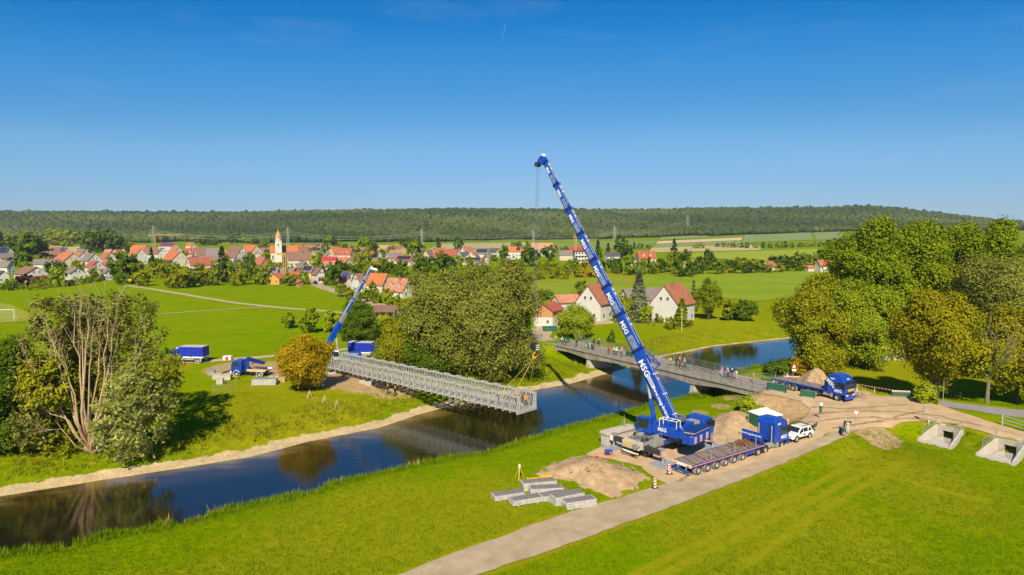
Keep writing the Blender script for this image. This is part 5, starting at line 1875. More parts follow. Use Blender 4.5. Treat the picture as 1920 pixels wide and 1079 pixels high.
# ---- steel truss bridge being launched over the river
def truss_bridge():
    zb = 0.95
    A, B = W(612, 689, zb), W(970, 774, zb)
    d = B - A
    Ln = d.length
    rz = math.atan2(d.y, d.x)
    o = empty('truss_bridge', A, rz, 'long grey steel truss bridge hanging out over the river', 'bridge')
    nb = 17
    p = Ln / nb
    Ht, Wd = 2.3, 4.0
    b = MB()
    ch = .13
    for z in (.08, Ht - .08):
        b.bar((0, 0, z), (p, 0, z), .11, ch)
    for x in (.04, p / 2, p - .04):
        b.bar((x, 0, .1), (x, 0, Ht - .1), .07, .07)
    for x0, z0, x1, z1 in ((0, .1, p / 4, Ht - .1), (p / 4, Ht - .1, p / 2, .1), (p / 2, .1, p * 3 / 4, Ht - .1), (p * 3 / 4, Ht - .1, p, .1), (p / 4, .12, p / 2, Ht - .12), (p / 2, Ht - .12, p * 3 / 4, .12)):
        b.bar((x0 + .03, 0, z0), (x1 - .03, 0, z1), .055, .06)
    pm = b.mesh('truss_panel', M_STEEL)
    for i in range(nb):
        for y in (0, .42, Wd - .42, Wd):
            link('truss_panel', pm, None, o, (i * p + .0, y, 0))
    # chord reinforcement, bracing frames over the double trusses
    fm = MB()
    fm.bar((0, 0, 0), (0, .42, 0), .10, .08).bar((.9, 0, 0), (.9, .42, 0), .10, .08).bar((0, 0, 0), (.9, .42, 0), .07, .06).bar((0, .42, 0), (.9, 0, 0), .07, .06)
    fm.box(-.2, 1.1, -.10, .10, .03, .13).box(-.2, 1.1, .32, .52, .03, .13)
    fm = fm.mesh('bracing_frame', M_STEEL)
    for i in range(nb):
        for y in (0, Wd - .42):
            link('bracing_frame', fm, None, o, (i * p + .5, y, Ht))
    tm = MB()
    tm.box(-.12, .12, -.04, Wd + .04, -.26, -.22).box(-.05, .05, -.04, Wd + .04, -.22, -.09).box(-.12, .12, -.04, Wd + .04, -.09, -.04)
    tm = tm.mesh('transom', M_STEEL)
    for i in range(nb * 2 + 1):
        link('transom', tm, None, o, (min(max(i * p / 2, .12), Ln - .12), 0, 0))
    sm = MB()
    for i in range(nb):
        pass
    for y in (.75, 1.4, 2.0, 2.6, 3.25):
        MB().box(0, Ln, y - .06, y + .06, -.03, .10).build('stringer', M_STEEL, o)
    rm = MB().bar((0, .5, .02), (p, Wd - .5, .02), .06, .06).bar((0, Wd - .5, .05), (p, .5, .05), .06, .06).mesh('sway_brace', M_STEEL)
    for i in range(nb):
        link('sway_brace', rm, None, o, (i * p, 0, -.15))
    dm = MB().box(.03, p - .03, .55, Wd - .55, .11, .17).mesh('deck_panel', M_GREY)
    for i in (nb - 1, nb - 2, 0, 1):
        link('deck_panel', dm, None, o, (i * p, 0, 0))
    for x in (-.09, Ln + .09):
        MB().box(x - .09, x + .09, -.18, Wd + .18, -.30, .12).build('end_beam', M_STEEL, o)
        for y in (0, .42, Wd - .42, Wd):
            MB().box(x - .08, x + .08, y - .09, y + .09, .12, Ht + .08).build('end_post', M_STEEL, o)
    # short guard rails for the workers at the free end
    for y in (1.2, 2.0, 2.8):
        MB().tube((Ln - .1, y, .17), (Ln - .1, y, 1.2), .03).build('guard_post', M_STEEL, o)
    MB().tube((Ln - .1, 1.2, 1.2), (Ln - .1, 2.8, 1.2), .03).build('guard_rail', M_STEEL, o)
    # bearings under the land end
    for x, y, hgt in ((1.5, 0, 1.1), (1.5, Wd - .2, 1.1), (13, 0, 1.0), (13, Wd - .2, 1.0)):
        MB().box(x - .35, x + .35, y - .3, y + .5, -.34 - .35, -.34).build('roller_bearing', M_DARK, o)
    return o, A, rz, Ln, Ht, Wd


TB, TBA, TBRZ, TBL, TBH, TBW = truss_bridge()


def on_truss(x, y, z):
    c, s = math.cos(TBRZ), math.sin(TBRZ)
    return Vector((TBA.x + x * c - y * s, TBA.y + x * s + y * c, TBA.z + z))


# foundation blocks and the dark launching trestle
for i, (x, hw, lb) in enumerate(((1.5, 1.0, 'concrete foundation block under the land end of the truss bridge'), (13.0, 1.5, 'pale concrete abutment under the truss bridge near the water'))):
    q = on_truss(x, 2.0, 0)
    g = hz(q.x, q.y)
    top = TBA.z - .70
    b = MB()
    b.prism([(-hw, g - top - .4), (hw, g - top - .4), (hw * .85, 0), (-hw * .85, 0)], -2.9, 2.9, 'y')
    tag(b.build('foundation_block', M_CONCP, None, (q.x, q.y, top), TBRZ, bevel=.05), lb, 'foundation')


def trestle():
    q = on_truss(16.2, 2.0, 0)
    g = hz(q.x, q.y)
    o = empty('launching_trestle', (q.x, q.y, g), TBRZ, 'dark steel launching trestle under the truss bridge at the bank', 'trestle')
    hgt = TBA.z - .36 - g
    for y in (-2.2, 2.2):
        b = MB()
        for x in (-1.6, 0, 1.6):
            b.bar((x, y, -.3), (x, y, hgt), .18)
        b.bar((-1.7, y, hgt - .1), (1.7, y, hgt - .1), .2).bar((-1.7, y, .1), (1.7, y, .1), .2)
        b.bar((-1.6, y, .1), (0, y, hgt - .1), .1).bar((0, y, hgt - .1), (1.6, y, .1), .1)
        b.build('side_frame', M_DARK, o)
    for x in (-1.6, 0, 1.6):
        MB().bar((x, -2.2, .2), (x, 2.2, hgt - .2), .1).bar((x, 2.2, .2), (x, -2.2, hgt - .2), .1).bar((x, -2.3, hgt - .12), (x, 2.3, hgt - .12), .16).build('cross_brace', M_DARK, o)


trestle()


# ---- the old concrete road bridge
def road_bridge():
    P0, P1 = W(1035, 645, 1.5), W(1430, 735, 1.5)
    d = P1 - P0
    Ln = d.length
    rz = math.atan2(d.y, d.x)
    o = empty('road_bridge', (P0.x, P0.y, 0), rz, 'old grey concrete road bridge crossing the river right of the boom', 'bridge')
    Wd, zt = 6.8, 1.5
    dirv = Vector((d.x, d.y, 0)).normalized()

    def along(px, py, z):
        q = W(px, py, z) - P0
        return q.x * dirv.x + q.y * dirv.y
    x1, x2 = along(1118, 690, -2.2), along(1312, 737, -1.9)
    MB().box(0, Ln, 0, Wd, zt - .30, zt - .02).build('deck_slab', M_CONC, o)
    MB().box(.0, Ln, .55, Wd - .55, zt - .018, zt + .012).build('carriageway', mat('bridge_asphalt', (.23, .19, .145), .9, var=.15, scale=.6, c2=(.31, .26, .20)), o)
    for y0, y1 in ((-.12, .5), (Wd - .5, Wd + .12)):
        MB().box(-.2, Ln + .2, y0, y1, zt - .25, zt + .14).build('kerb_beam', M_CONC, o, bevel=.03)
    # haunched girders
    for y in (.35, Wd / 2, Wd - .35):
        top = zt - .301
        pr = [(1.5, top), (1.5, zt - 1.15), (x1 - 6, zt - 1.05), (x1, zt - 1.55), (x1 + 6, zt - 1.15), ((x1 + x2) / 2, zt - .95), (x2 - 6, zt - 1.15), (x2, zt - 1.55), (x2 + 6, zt - 1.05), (Ln - 1.5, zt - 1.15), (Ln - 1.5, top)]
        MB().prism(pr, y - .28, y + .28, 'y').build('girder', M_CONC, o)
    for x in (x1, x2):
        b = MB()
        b.prism([(x - .95, -4.2), (x + .95, -4.2), (x + .45, zt - 1.56), (x - .45, zt - 1.56)], .25, Wd - .25, 'y')
        b.box(x - 1.3, x + 1.3, -.2, Wd + .2, -4.4, -2.55)
        b.build('pier', M_CONCP, o, bevel=.05)
    for x, sg in ((1.0, -1), (Ln - 1.0, 1)):
        b = MB()
        b.box(x - .6, x + .6, -.1, Wd + .1, -3.0, zt - .31)
        for y in (-.1, Wd - .2):
            xa, xb = sorted((x + sg * .6, x + sg * 4.0))
            b.box(xa, xb, y, y + .3, -2.2, zt - .05)
        b.build('abutment', M_CONC, o)
    # near railing
    b = MB()
    for z in (.55, 1.05):
        b.tube((0, .1, zt + z), (Ln, .1, zt + z), .03, n=5)
    b.build('railing', M_RAIL, o)
    pm = MB().box(-.04, .04, -.04, .04, 0, 1.08).mesh('railing_post', M_RAIL)
    n = int(Ln / 2)
    for i in range(n + 1):
        link('railing_post', pm, None, o, (Ln * i / n, .1, zt + .12))
    # mesh fence on the far side
    fp = MB().tube((0, 0, 0), (0, 0, 1.35), .04, n=6).mesh('fence_post', M_RAIL)
    seg = Ln / 22
    fw = MB()
    for k in range(int(seg / .16)):
        fw.bar((k * .16, 0, .08), (k * .16, 0, 1.25), .014)
    for k in range(8):
        fw.bar((0, 0, .1 + k * .16), (seg, 0, .1 + k * .16), .014)
    fw.bar((0, 0, 1.3), (seg, 0, 1.3), .045)
    fw = fw.mesh('fence_mesh', M_RAIL)
    for i in range(22):
        link('fence_post', fp, None, o, (i * seg, Wd - .08, zt + .13))
        link('fence_mesh', fw, None, o, (i * seg, Wd - .08, zt + .13))
    return P0, rz, Ln, Wd, zt


RB0, RBRZ, RBL, RBW, RBZ = road_bridge()


def on_bridge(x, y, z=0.0):
    c, s = math.cos(RBRZ), math.sin(RBRZ)
    return Vector((RB0.x + x * c - y * s, RB0.y + x * s + y * c, RBZ + .015 + z))


# ---- wheels
def wheel_meshes(r, w, rim=.56):
    t = MB().lathe([(r * rim, -w / 2), (r * .90, -w / 2), (r * .985, -w * .40), (r, -w * .25), (r, w * .25), (r * .985, w * .40), (r * .90, w / 2), (r * rim, w / 2)], 'y', 20).mesh('tyre', M_TYRE, smooth=True)
    m = MB().lathe([(r * rim * 1.01, -w * .44), (r * rim * .86, -w * .40), (r * rim * .80, -w * .12), (r * rim * .45, -w * .10), (r * rim * .40, -w * .34), (.001, -w * .36)], 'y', 16)
    m.lathe([(r * rim * 1.01, w * .44), (r * rim * .86, w * .40), (r * rim * .80, w * .12), (r * rim * .45, w * .10), (r * rim * .40, w * .34), (.001, w * .36)], 'y', 16)
    return t, m.mesh('rim', M_RIM, smooth=False)


WH = {k: wheel_meshes(*v) for k, v in {'truck': (.50, .34), 'crane': (.62, .50), 'car': (.345, .22, .64), 'small': (.42, .28)}.items()}


def wheel(kind, parent, x, y, r, z0=0.0):
    e = empty('wheel', (x, y, r + z0))
    e.parent = parent
    link('tyre', WH[kind][0], None, e)
    link('rim', WH[kind][1], None, e)
    return e


def stripes(parent, p, u, v, w, h, n=4, name='warning_panel', flip=1):
    """red and white slanting stripes on a thin plate: p lower corner, u along, v up"""
    u, v = Vector(u).normalized(), Vector(v).normalized()
    nn = u.cross(v)
    p = Vector(p)
    b = MB()
    b.hexa([p, p + u * w, p + u * w + v * h, p + v * h, p + nn * .02, p + u * w + nn * .02, p + u * w + v * h + nn * .02, p + v * h + nn * .02], 1)
    for i in range(n):
        a0, a1 = w * i / n, w * (i + .5) / n
        sh = w / n * .8 * flip
        q = []
        for (a, z) in ((a0, 0), (a1, 0), (min(max(a1 + sh, 0), w), h), (min(max(a0 + sh, 0), w), h)):
            q.append(p + u * a + v * z + nn * .021)
        b.hexa(q + [k + nn * .006 for k in q], 0)
    return b.build(name, [M_RED, M_SIGW], parent)


# ---- tractor unit; x forward, origin on the ground under the rear axle
def tractor(name, loc, rz, label, tandem, front, text=True, sc=1.0, fairing=True):
    o = empty(name, loc, rz, label, 'truck')
    o.scale = (sc, sc, sc)
    x0, x1 = front - 1.0, front + 1.35          # cab
    w = 1.25
    body = MB()
    pr = [(x0 - .55, 1.05), (x0 + .05, 1.0), (x1 - .05, .95), (x1 + .05, 1.9), (x1 - .22, 3.0), (x1 - .62, 3.62), (x0 - .40, 3.62), (x0 - .55, 3.45)]
    body.prism(pr, -w, w, 'y')
    body.build('cab', M_BLUE, o, bevel=.09)
    if fairing:
        MB().prism([(x0 - .45, 3.60), (x1 - .75, 3.60), (x1 - 1.1, 3.86), (x0 - .3, 3.9)], -w + .1, w - .1, 'y').build('roof_fairing', M_BLUE, o, bevel=.06)
    # windscreen, side windows
    a, c = Vector((x1 + .035, 0, 1.98)), Vector((x1 - .2, 0, 2.98))
    dn = Vector((.98, 0, .23)) * .03
    P = [a + Vector((0, -w + .16, 0)), a + Vector((0, w - .16, 0)), c + Vector((0, w - .24, 0)), c + Vector((0, -w + .24, 0))]
    MB().hexa(P + [q + dn for q in P]).build('windscreen', M_GLASSD, o)
    for sg in (-1, 1):
        y = sg * (w + .004)
        d = MB().prism([(front - .42, 1.05), (front + .92, 1.05), (front + 1.06, 1.95), (front + .95, 2.95), (front - .42, 2.95)], y, y + sg * .03, 'y').build('door', M_BLUE, o)
        MB().prism([(front - .30, 2.02), (front + .98, 2.02), (front + .88, 2.82), (front - .30, 2.82)], y + sg * .032, y + sg * .045, 'y').build('window', M_GLASSD, d)
        MB().box(front - .30, front - .1, y + sg * .03, y + sg * .07, 1.75, 1.82).build('handle', M_BLACK, d)
        MB().box(x1 - .25, x1 - .02, sg * (w + .12) - .1, sg * (w + .12) + .1, 2.0, 2.85).tube((x1 - .12, sg * (w - .05), 2.75), (x1 - .12, sg * (w + .12), 2.75), .03).build('mirror', M_BLACK, o)
        MB().box(x1 - .02, x1 + .10, sg * .78 - .2, sg * .78 + .2, .92, 1.12).build('headlight', M_SIGW, o)
        # wheel arch, step, tank
        MB().lathe([(.62, -.2), (.66, -.2), (.66, .2), (.62, .2)], 'y', 20, (front, sg * (w - .22), .55)).build('wheel_arch', M_BLUED, o)
        MB().box(front - 2.6, front - 1.15, sg * (w - .55) - .28, sg * (w - .55) + .28, .42, 1.0).build('fuel_tank', M_GREY, o, bevel=.12)
        MB().box(front - 1.1, front - .68, sg * (w - .3) - .25, sg * (w - .3) + .25, .4, 1.05).build('step', M_GREY, o)
        for xt in tandem:
            MB().lathe([(.58, -.28), (.62, -.28), (.62, .28), (.58, .28)], 'y', 20, (xt, sg * (w - .32), .52)).build('mudguard', M_DARK, o)
            wheel('truck', o, xt, sg * (w - .18), .5)
        wheel('truck', o, front, sg * (w - .18), .5)
        MB().box(min(tandem) - .8, front + .8, sg * .42 - .06, sg * .42 + .06, .72, .98).build('chassis_rail', M_DARK, o)
    MB().box(x1 + .03, x1 + .09, -.85, .85, 1.15, 1.85).build('grille', M_BLACK, o)
    for k in range(4):
        MB().box(x1 + .09, x1 + .12, -.82, .82, 1.22 + .16 * k, 1.27 + .16 * k).build('grille_bar', M_BLUED, o)
    MB().box(x1 - .12, x1 + .16, -w, w, .38, .90).build('bumper', M_BLUE, o, bevel=.05)
    MB().box(x1 - .14, x1 + .20, -w + .3, w - .3, 3.02, 3.12).build('sun_visor', M_BLACK, o)
    MB().lathe([(.001, 0), (.55, 0), (.6, .06), (.001, .08)], 'z', 18, (sum(tandem) / len(tandem), 0, 1.02)).build('fifth_wheel', M_DARK, o)
    for sg in (-1, 1):
        MB().tube((x0 - .75, sg * .9, 1.0), (x0 - .75, sg * .9, 3.1), .09).build('exhaust_stack', M_GREY, o)
    for xt in tandem:
        MB().tube((xt, -w + .2, .5), (xt, w - .2, .5), .09).build('axle', M_DARK, o)
    if text:
        for sg in (-1, 1):
            xd = (1, 0, 0) if sg < 0 else (-1, 0, 0)
            lettering('MSG', .62, M_LET, o, (front + .25, sg * (w + .05), 1.52), xd, (0, 0, 1), .012)
            lettering('MSG', .34, M_LET, o, (front - .72 + .0, sg * (w + .012), 3.25), xd, (0, 0, 1), .008)
        lettering('MSG', .30, M_LET, o, (x1 - .38, 0, 3.34), (0, 1, 0), (-.45, 0, .9), .008)
    return o


# ---- six-axle flatbed trailer with its tractor on the path
q0, q1 = W(1308, 891, 0), W(1464, 838.5, .25)
dv = (q1 - q0)
dv.z = 0
RZ1 = math.atan2(dv.y, dv.x)
nv_ = Vector((-math.sin(RZ1), math.cos(RZ1), 0))
ORG = q0 + nv_ * 1.08
ORG.z = hz(ORG.x, ORG.y) + .04
LEN1 = dv.length


def flatbed_long():
    o = empty('flatbed_trailer', ORG, RZ1, 'long six-axle flatbed trailer with worn plank deck beside the big crane', 'trailer')
    w, z = 1.30, 1.30
    xe = LEN1 - 3.6
    MB().box(-1.3, xe, -w, w, z - .30, z - .02).build('frame', M_BLUED, o)
    for sg in (-1, 1):
        MB().box(-1.3, xe, sg * w - (.0 if sg > 0 else .05), sg * w + (.05 if sg > 0 else .0), z - .20, z + .03).build('side_rail', M_BLUE, o)
        MB().box(-1.25, xe - .1, sg * (w + .052) - .003, sg * (w + .052) + .003, z - .16, z - .07).build('reflective_strip', M_AMBER, o)
    # planks
    n = 15
    for i in range(n):
        for j in range(3):
            a = -1.25 + (xe + 1.15) * i / n
            y0 = -w + .06 + j * .83
            MB().box(a + .02, a + (xe + 1.15) / n - .02, y0, y0 + .80, z - .019, z + random.uniform(.008, .03)).build('plank', M_WOOD, o)
    for i in range(7):
        a = -.6 + (xe - .4) * i / 6
        MB().bar((a, -w + .1, z + .05), (a + .7, w - .1, z + .05), .06, .03).build('lashing_bar', M_BLUED if i % 2 else M_DARK, o)
    for x, y in ((2.0, -w + .05), (6.2, -w + .05), (10.2, -w + .05), (4.2, w - .05), (8.2, w - .05)):
        MB().box(x - .04, x + .04, y - .04, y + .04, z, z + 1.1).build('stake', M_GREY, o)
    sp = (LEN1 * .505) / 5
    for i in range(6):
        x = i * sp
        for sg in (-1, 1):
            wheel('truck', o, x, sg * 1.06, .5)
            MB().lathe([(.56, -.24), (.60, -.24), (.60, .24), (.56, .24)], 'y', 20, (x, sg * 1.05, .54)).build('mudguard', M_GREY, o)
        MB().tube((x, -1, .5), (x, 1, .5), .1).build('axle', M_DARK, o)
    # rear end
    MB().box(-1.42, -1.31, -w, w, z - .28, z + .02).build('tail_beam', M_SIGW, o)
    for sg in (-1, 1):
        MB().box(-1.46, -1.42, sg * .95 - .28, sg * .95 + .28, z - .25, z - .05).build('tail_light', M_AMBER, o)
    MB().box(-1.5, -1.35, -w + .1, w - .1, .45, .66).build('underrun_bar', M_BLUE, o)
    for y in (-.6, .6):
        MB().box(-1.42, -1.32, y - .05, y + .05, .5, 1.02).build('bracket', M_GREY, o)
    MB().box(sp * 5.4, sp * 5.4 + 1.6, -w + .05, -w + .5, .55, 1.0).build('tool_box', M_BLUE, o)
    MB().box(sp * 5.4, sp * 5.4 + 1.6, w - .5, w - .05, .55, 1.0).build('tool_box', M_BLUE, o)
    # head board with lettering
    MB().box(xe - .9, xe - .05, -w, w, z + .03, z + .45).build('ballast_box', M_BLUED, o, bevel=.04)
    MB().box(xe - 1.0, xe - .72, -w - .02, w + .02, z + .46, z + 1.45).build('head_board', M_BLUE, o, bevel=.05)
    lettering('www.msg-krane.de', .36, M_LET, o, (xe - 1.012, 0, z + 1.08), (0, -1, 0), (0, 0, 1), .006)
    return o


FB = flatbed_long()
tractor('truck_tractor', ORG, RZ1, 'blue tractor unit at the head of the six-axle flatbed, before the white car', [LEN1 * .695, LEN1 * .785], LEN1)


def chain_pile():
    c, s = math.cos(RZ1), math.sin(RZ1)
    x = LEN1 - 6.2
    o = MB()
    g = np.random.default_rng(4)
    for i in range(150):
        a = Vector((g.normal(0, .75), g.normal(0, .5), 0))
        k = max(0, .62 - .35 * a.length)
        a.z = g.random() * k + .03
        e = a + Vector(g.normal(0, .22, 3))
        e.z = max(.03, e.z)
        o.tube(a, e, .035, n=4)
    ob = o.build('chain_heap', M_RUST, None, (ORG.x + x * c, ORG.y + x * s, ORG.z + 1.33), RZ1)
    tag(ob, 'heap of rusty lashing chains on the front of the long flatbed', 'chains')


chain_pile()

# ---- second lorry on the bridge ramp
r0, r1 = W(1463, 728.5, 1.5), W(1569.5, 752.5, 1.5)
dv2 = r1 - r0
RZ2 = math.atan2(dv2.y, dv2.x)
LEN2 = dv2.length
ORG2 = r0 + Vector((-math.sin(RZ2), math.cos(RZ2), 0)) * 1.08
ORG2.z = hz(ORG2.x + 4 * math.cos(RZ2), ORG2.y + 4 * math.sin(RZ2)) + .05


def flatbed_short():
    o = empty('flatbed_trailer', ORG2, RZ2, 'short blue flatbed trailer on the ramp of the road bridge', 'trailer')
    w, z = 1.28, 1.32
    xe = LEN2 - 1.9
    MB().box(-1.6, xe, -w, w, z - .2, z - .01).build('frame', M_BLUED, o)
    for i in range(9):
        a = -1.55 + (xe + 1.5) * i / 9
        MB().box(a + .01, a + (xe + 1.5) / 9 - .02, -w + .05, w - .05, z - .008, z + .02).build('plank', M_WOOD, o)
    for sg in (-1, 1):
        MB().box(-1.6, xe, sg * w - .03, sg * w + .03, z - .16, z + .05).build('side_rail', M_BLUE, o)
        for i in range(3):
            wheel('truck', o, i * 1.22, sg * 1.06, .5)
            MB().lathe([(.55, -.22), (.585, -.22), (.585, .22), (.55, .22)], 'y', 18, (i * 1.22, sg * 1.06, .53)).build('mudguard', M_GREY, o)
        for i in range(6):
            MB().box(-.9 + 1.35 * i, -.82 + 1.35 * i, sg * (w - .08) - .03, sg * (w - .08) + .03, z, z + .95).build('stake', M_GREY, o)
    for i in range(3):
        MB().tube((i * 1.22, -1, .5), (i * 1.22, 1, .5), .1).build('axle', M_DARK, o)
    MB().box(2.9, 4.2, -.8, .8, .6, 1.05).build('tool_box', M_BLUE, o)
    MB().box(xe - .16, xe, -w, w, z, z + 1.5).build('head_board', M_BLUED, o)


flatbed_short()
TR2 = tractor('truck_tractor', ORG2, RZ2, 'blue tractor unit with yellow front plate on the ramp of the road bridge', [LEN2 - 3.4, LEN2 - 4.75], LEN2)
MB().box(LEN2 + 1.36, LEN2 + 1.46, -.8, .8, 1.52, 1.92).build('front_plate', M_YELLOW, TR2)
lettering('MSG', .85, M_LET, TR2, (LEN2 - .95, -1.262, 2.45), (.8, 0, -.6), (.6, 0, .8), .02)


# ---- the big mobile crane
TIP = WY(1021, 302, 96.0)
PIV = WY(1269, 806, 81.5)
bd = TIP - PIV
bh = Vector((bd.x, bd.y, 0)).normalized()
SLEW = PIV + bh * 1.9
SLEW.z = hz(SLEW.x, SLEW.y)
CRZ = RZ1 + R(2)


def big_crane():
    o = empty('mobile_crane', SLEW, CRZ, 'big blue mobile crane with its long boom raised over the river', 'crane')
    gz = .03
    # carrier
    MB().box(-5.0, 6.2, -1.35, 1.35, 1.0, 1.75).build('carrier_frame', M_GREY, o, bevel=.04)
    MB().box(-5.0, -1.6, -1.36, 1.36, 1.76, 1.95).build('rear_deck', M_GREY, o)
    MB().box(1.8, 6.0, -1.36, 1.36, 1.76, 2.25).build('engine_cover', M_BLUE, o, bevel=.06)
    MB().box(4.6, 6.0, -1.0, .4, 2.26, 2.75).build('air_filter_box', M_GREY, o, bevel=.05)
    MB().prism([(6.1, .7), (8.4, .6), (8.55, 1.7), (8.2, 2.75), (7.9, 2.95), (6.1, 2.95)], -1.35, 1.35, 'y').build('carrier_cab', M_BLUE, o, bevel=.1)
    MB().hexa([(8.52, -1.2, 1.72), (8.52, 1.2, 1.72), (8.22, 1.1, 2.68), (8.22, -1.1, 2.68), (8.57, -1.2, 1.72), (8.57, 1.2, 1.72), (8.27, 1.1, 2.68), (8.27, -1.1, 2.68)]).build('windscreen', M_GLASSD, o)
    for sg in (-1, 1):
        MB().prism([(6.8, 1.75), (8.3, 1.75), (8.05, 2.65), (6.8, 2.65)], sg * 1.354, sg * 1.37, 'y').build('side_window', M_GLASSD, o)
        MB().box(8.1, 8.25, sg * 1.5 - .12, sg * 1.5 + .12, 1.8, 2.5).build('mirror', M_BLACK, o)
        for x in (-3.9, -2.2, 2.3, 4.0, 7.0):
            wheel('crane', o, x, sg * 1.1, .62, .0)
            MB().lathe([(.68, -.28), (.72, -.28), (.72, .28), (.68, .28)], 'y', 18, (x, sg * 1.08, .66)).build('mudguard', M_DARK, o)
    # rear equipment box with the yellow plate and lamps
    MB().box(-5.9, -5.02, -1.3, 1.3, 1.15, 2.0).build('rear_box', M_CONCP, o, bevel=.05)
    MB().box(-5.93, -5.905, -.1, .95, 1.45, 1.8).build('yellow_plate', M_YELLOW, o)
    MB().box(-6.0, -5.85, -1.3, 1.3, .68, .84).build('bumper', M_SIGW, o)
    for y in (-1.1, 1.1):
        MB().box(-6.03, -6.0, y - .18, y + .18, .69, .83).build('tail_light', M_AMBER, o)
    MB().lathe([(.001, -.3), (.35, -.3), (.35, .3), (.001, .3)], 'x', 14, (-5.95, -1.0, 1.6)).build('hose_reel', M_CONC, o)
    # lockers, hoses, ladders and hand rails on the carrier deck
    for x, y, dx, dy, dz, m in ((-4.3, -.9, .9, .5, .35, M_DARK), (-3.2, .9, .7, .6, .28, M_PAD), (-2.4, -.95, .8, .45, .4, M_GREY), (-4.4, .8, .6, .7, .22, M_WOOD), (2.4, .95, .8, .5, .35, M_DARK), (3.6, -.95, .9, .45, .3, M_PAD), (5.2, .95, .7, .5, .32, M_GREY)):
        MB().cbox((x, y, (1.96 if x < 0 else 2.26) + dz / 2), (dx, dy, dz)).build('locker', m, o, bevel=.03)
    for k in range(6):
        yk = -1.2 + .48 * k
        MB().path([(-5.0, yk, 1.9), (-4.6, yk + .12, 2.08), (-3.6, yk * .8, 2.02), (-2.0, yk * .5, 2.06), (-1.5, yk * .4, 2.2)], .028, 5).build('hose', M_BLACK, o)
    for sg in (-1, 1):
        MB().path([(-4.9, sg * 1.32, 1.95), (-4.9, sg * 1.32, 2.55), (-1.8, sg * 1.32, 2.55), (-1.8, sg * 1.32, 1.95)], .025, 5).tube((-3.4, sg * 1.32, 1.95), (-3.4, sg * 1.32, 2.55), .025, n=5).build('hand_rail', M_METAL, o)
        ld = MB()
        for k in range(5): ld.tube((1.2, sg * 1.40, .5 + .28 * k), (1.6, sg * 1.40, .5 + .28 * k), .02, n=5)
        ld.tube((1.2, sg * 1.40, .4), (1.2, sg * 1.40, 1.75), .022, n=5).tube((1.6, sg * 1.40, .4), (1.6, sg * 1.40, 1.75), .022, n=5).build('ladder', M_METAL, o)
        for x in (-4.5, -1.0, .4):
            MB().box(x - .5, x + .5, sg * 1.37 - .03, sg * 1.37 + .03, 1.08, 1.62).build('side_locker', M_BLUE if x > -2 else M_DARK, o)
    # four outriggers
    for x, reach in ((-4.6, 3.7), (4.9, 3.6)):
        for sg in (-1, 1):
            b = MB()
            b.box(x - .28, x + .28, *sorted((sg * 1.2, sg * reach)), 1.0, 1.55)
            bo = b.build('outrigger_beam', M_DARK, o, bevel=.03)
            MB().box(x - .22, x + .22, *sorted((sg * reach, sg * (reach + .4))), .85, 1.9).build('jack_housing', M_GREY, bo)
            MB().tube((x, sg * (reach + .2), .2), (x, sg * (reach + .2), .95), .11).build('jack', M_RIM, bo)
            MB().box(x - .35, x + .35, sg * (reach + .2) - .35, sg * (reach + .2) + .35, .15, .24).build('jack_foot', M_GREY, bo)
            if sg < 0:
                stripes(bo, (x - .33, sg * (reach + .42), .95), (1, 0, 0), (0, 0, 1), .66, .66)
            else:
                stripes(bo, (x - .30, reach + .1, .95), (0, 1, 0), (0, 0, 1), .5, .66)
    # superstructure, in its own frame: x along the boom
    srz = math.atan2(bh.y, bh.x) - CRZ
    cs, sn = math.cos(srz), math.sin(srz)

    def up(n, mb, m, bevel=0.0, par=None):
        q = mb.build(n, m, par or o, bevel=bevel)
        if par is None: q.rotation_euler = (0, 0, srz)
        return q
    up('slewing_ring', MB().lathe([(.001, 1.75), (1.15, 1.75), (1.15, 2.12), (.001, 2.12)], 'z', 28), M_DARK)
    up('turntable', MB().prism([(-3.4, -1.1), (1.7, -1.1), (2.0, -.6), (2.0, 1.1), (-3.4, 1.1)], 2.13, 2.75, 'z'), M_BLUE, .05)
    # side plates holding the boom foot
    for y in (-.95, .8):
        up('boom_bracket', MB().prism([(-3.0, 2.75), (.9, 2.75), (.2, 3.6), (-1.5, 4.35), (-2.4, 4.35)], y, y + .15, 'y'), M_BLUE)
    up('side_house', MB().prism([(-2.9, 2.2), (1.2, 2.2), (1.0, 3.25), (-2.6, 3.45)], 1.05, 1.75, 'y'), M_BLUE, .06)
    up('engine_house', MB().box(-3.2, .4, -1.95, -1.05, 2.3, 3.6), M_BLUE, .08)
    up('fuel_tank', MB().box(-1.6, -.4, -2.0, -1.2, 3.61, 4.15), M_GREY, .05)
    lt = lettering('MSG', .62, M_LET, o, (0, 0, 0), (1, 0, 0), (0, 0, 1), .012)
    Mx = Matrix.Rotation(srz, 4, 'Z') @ Matrix.Translation((-.9, 1.765, 2.9)) @ Matrix(((-1, 0, 0, 0), (0, 0, 1, 0), (0, 1, 0, 0), (0, 0, 0, 1)))
    lt.matrix_local = Mx
    # operator's cab on the left
    cb = up('operator_cab', MB().prism([(.5, 2.15), (2.55, 2.15), (2.85, 2.7), (2.35, 4.05), (.5, 4.15)], 1.15, 2.15, 'y'), M_BLUE, .08)
    up('cab_window', MB().prism([(.75, 2.75), (2.66, 2.75), (2.24, 3.92), (.75, 3.98)], 2.153, 2.17, 'y'), M_GLASSD)
    up('cab_windscreen', MB().hexa([(2.86, 1.22, 2.72), (2.86, 2.08, 2.72), (2.38, 2.05, 4.0), (2.38, 1.25, 4.0), (2.9, 1.22, 2.72), (2.9, 2.08, 2.72), (2.42, 2.05, 4.0), (2.42, 1.25, 4.0)]), M_GLASSD)
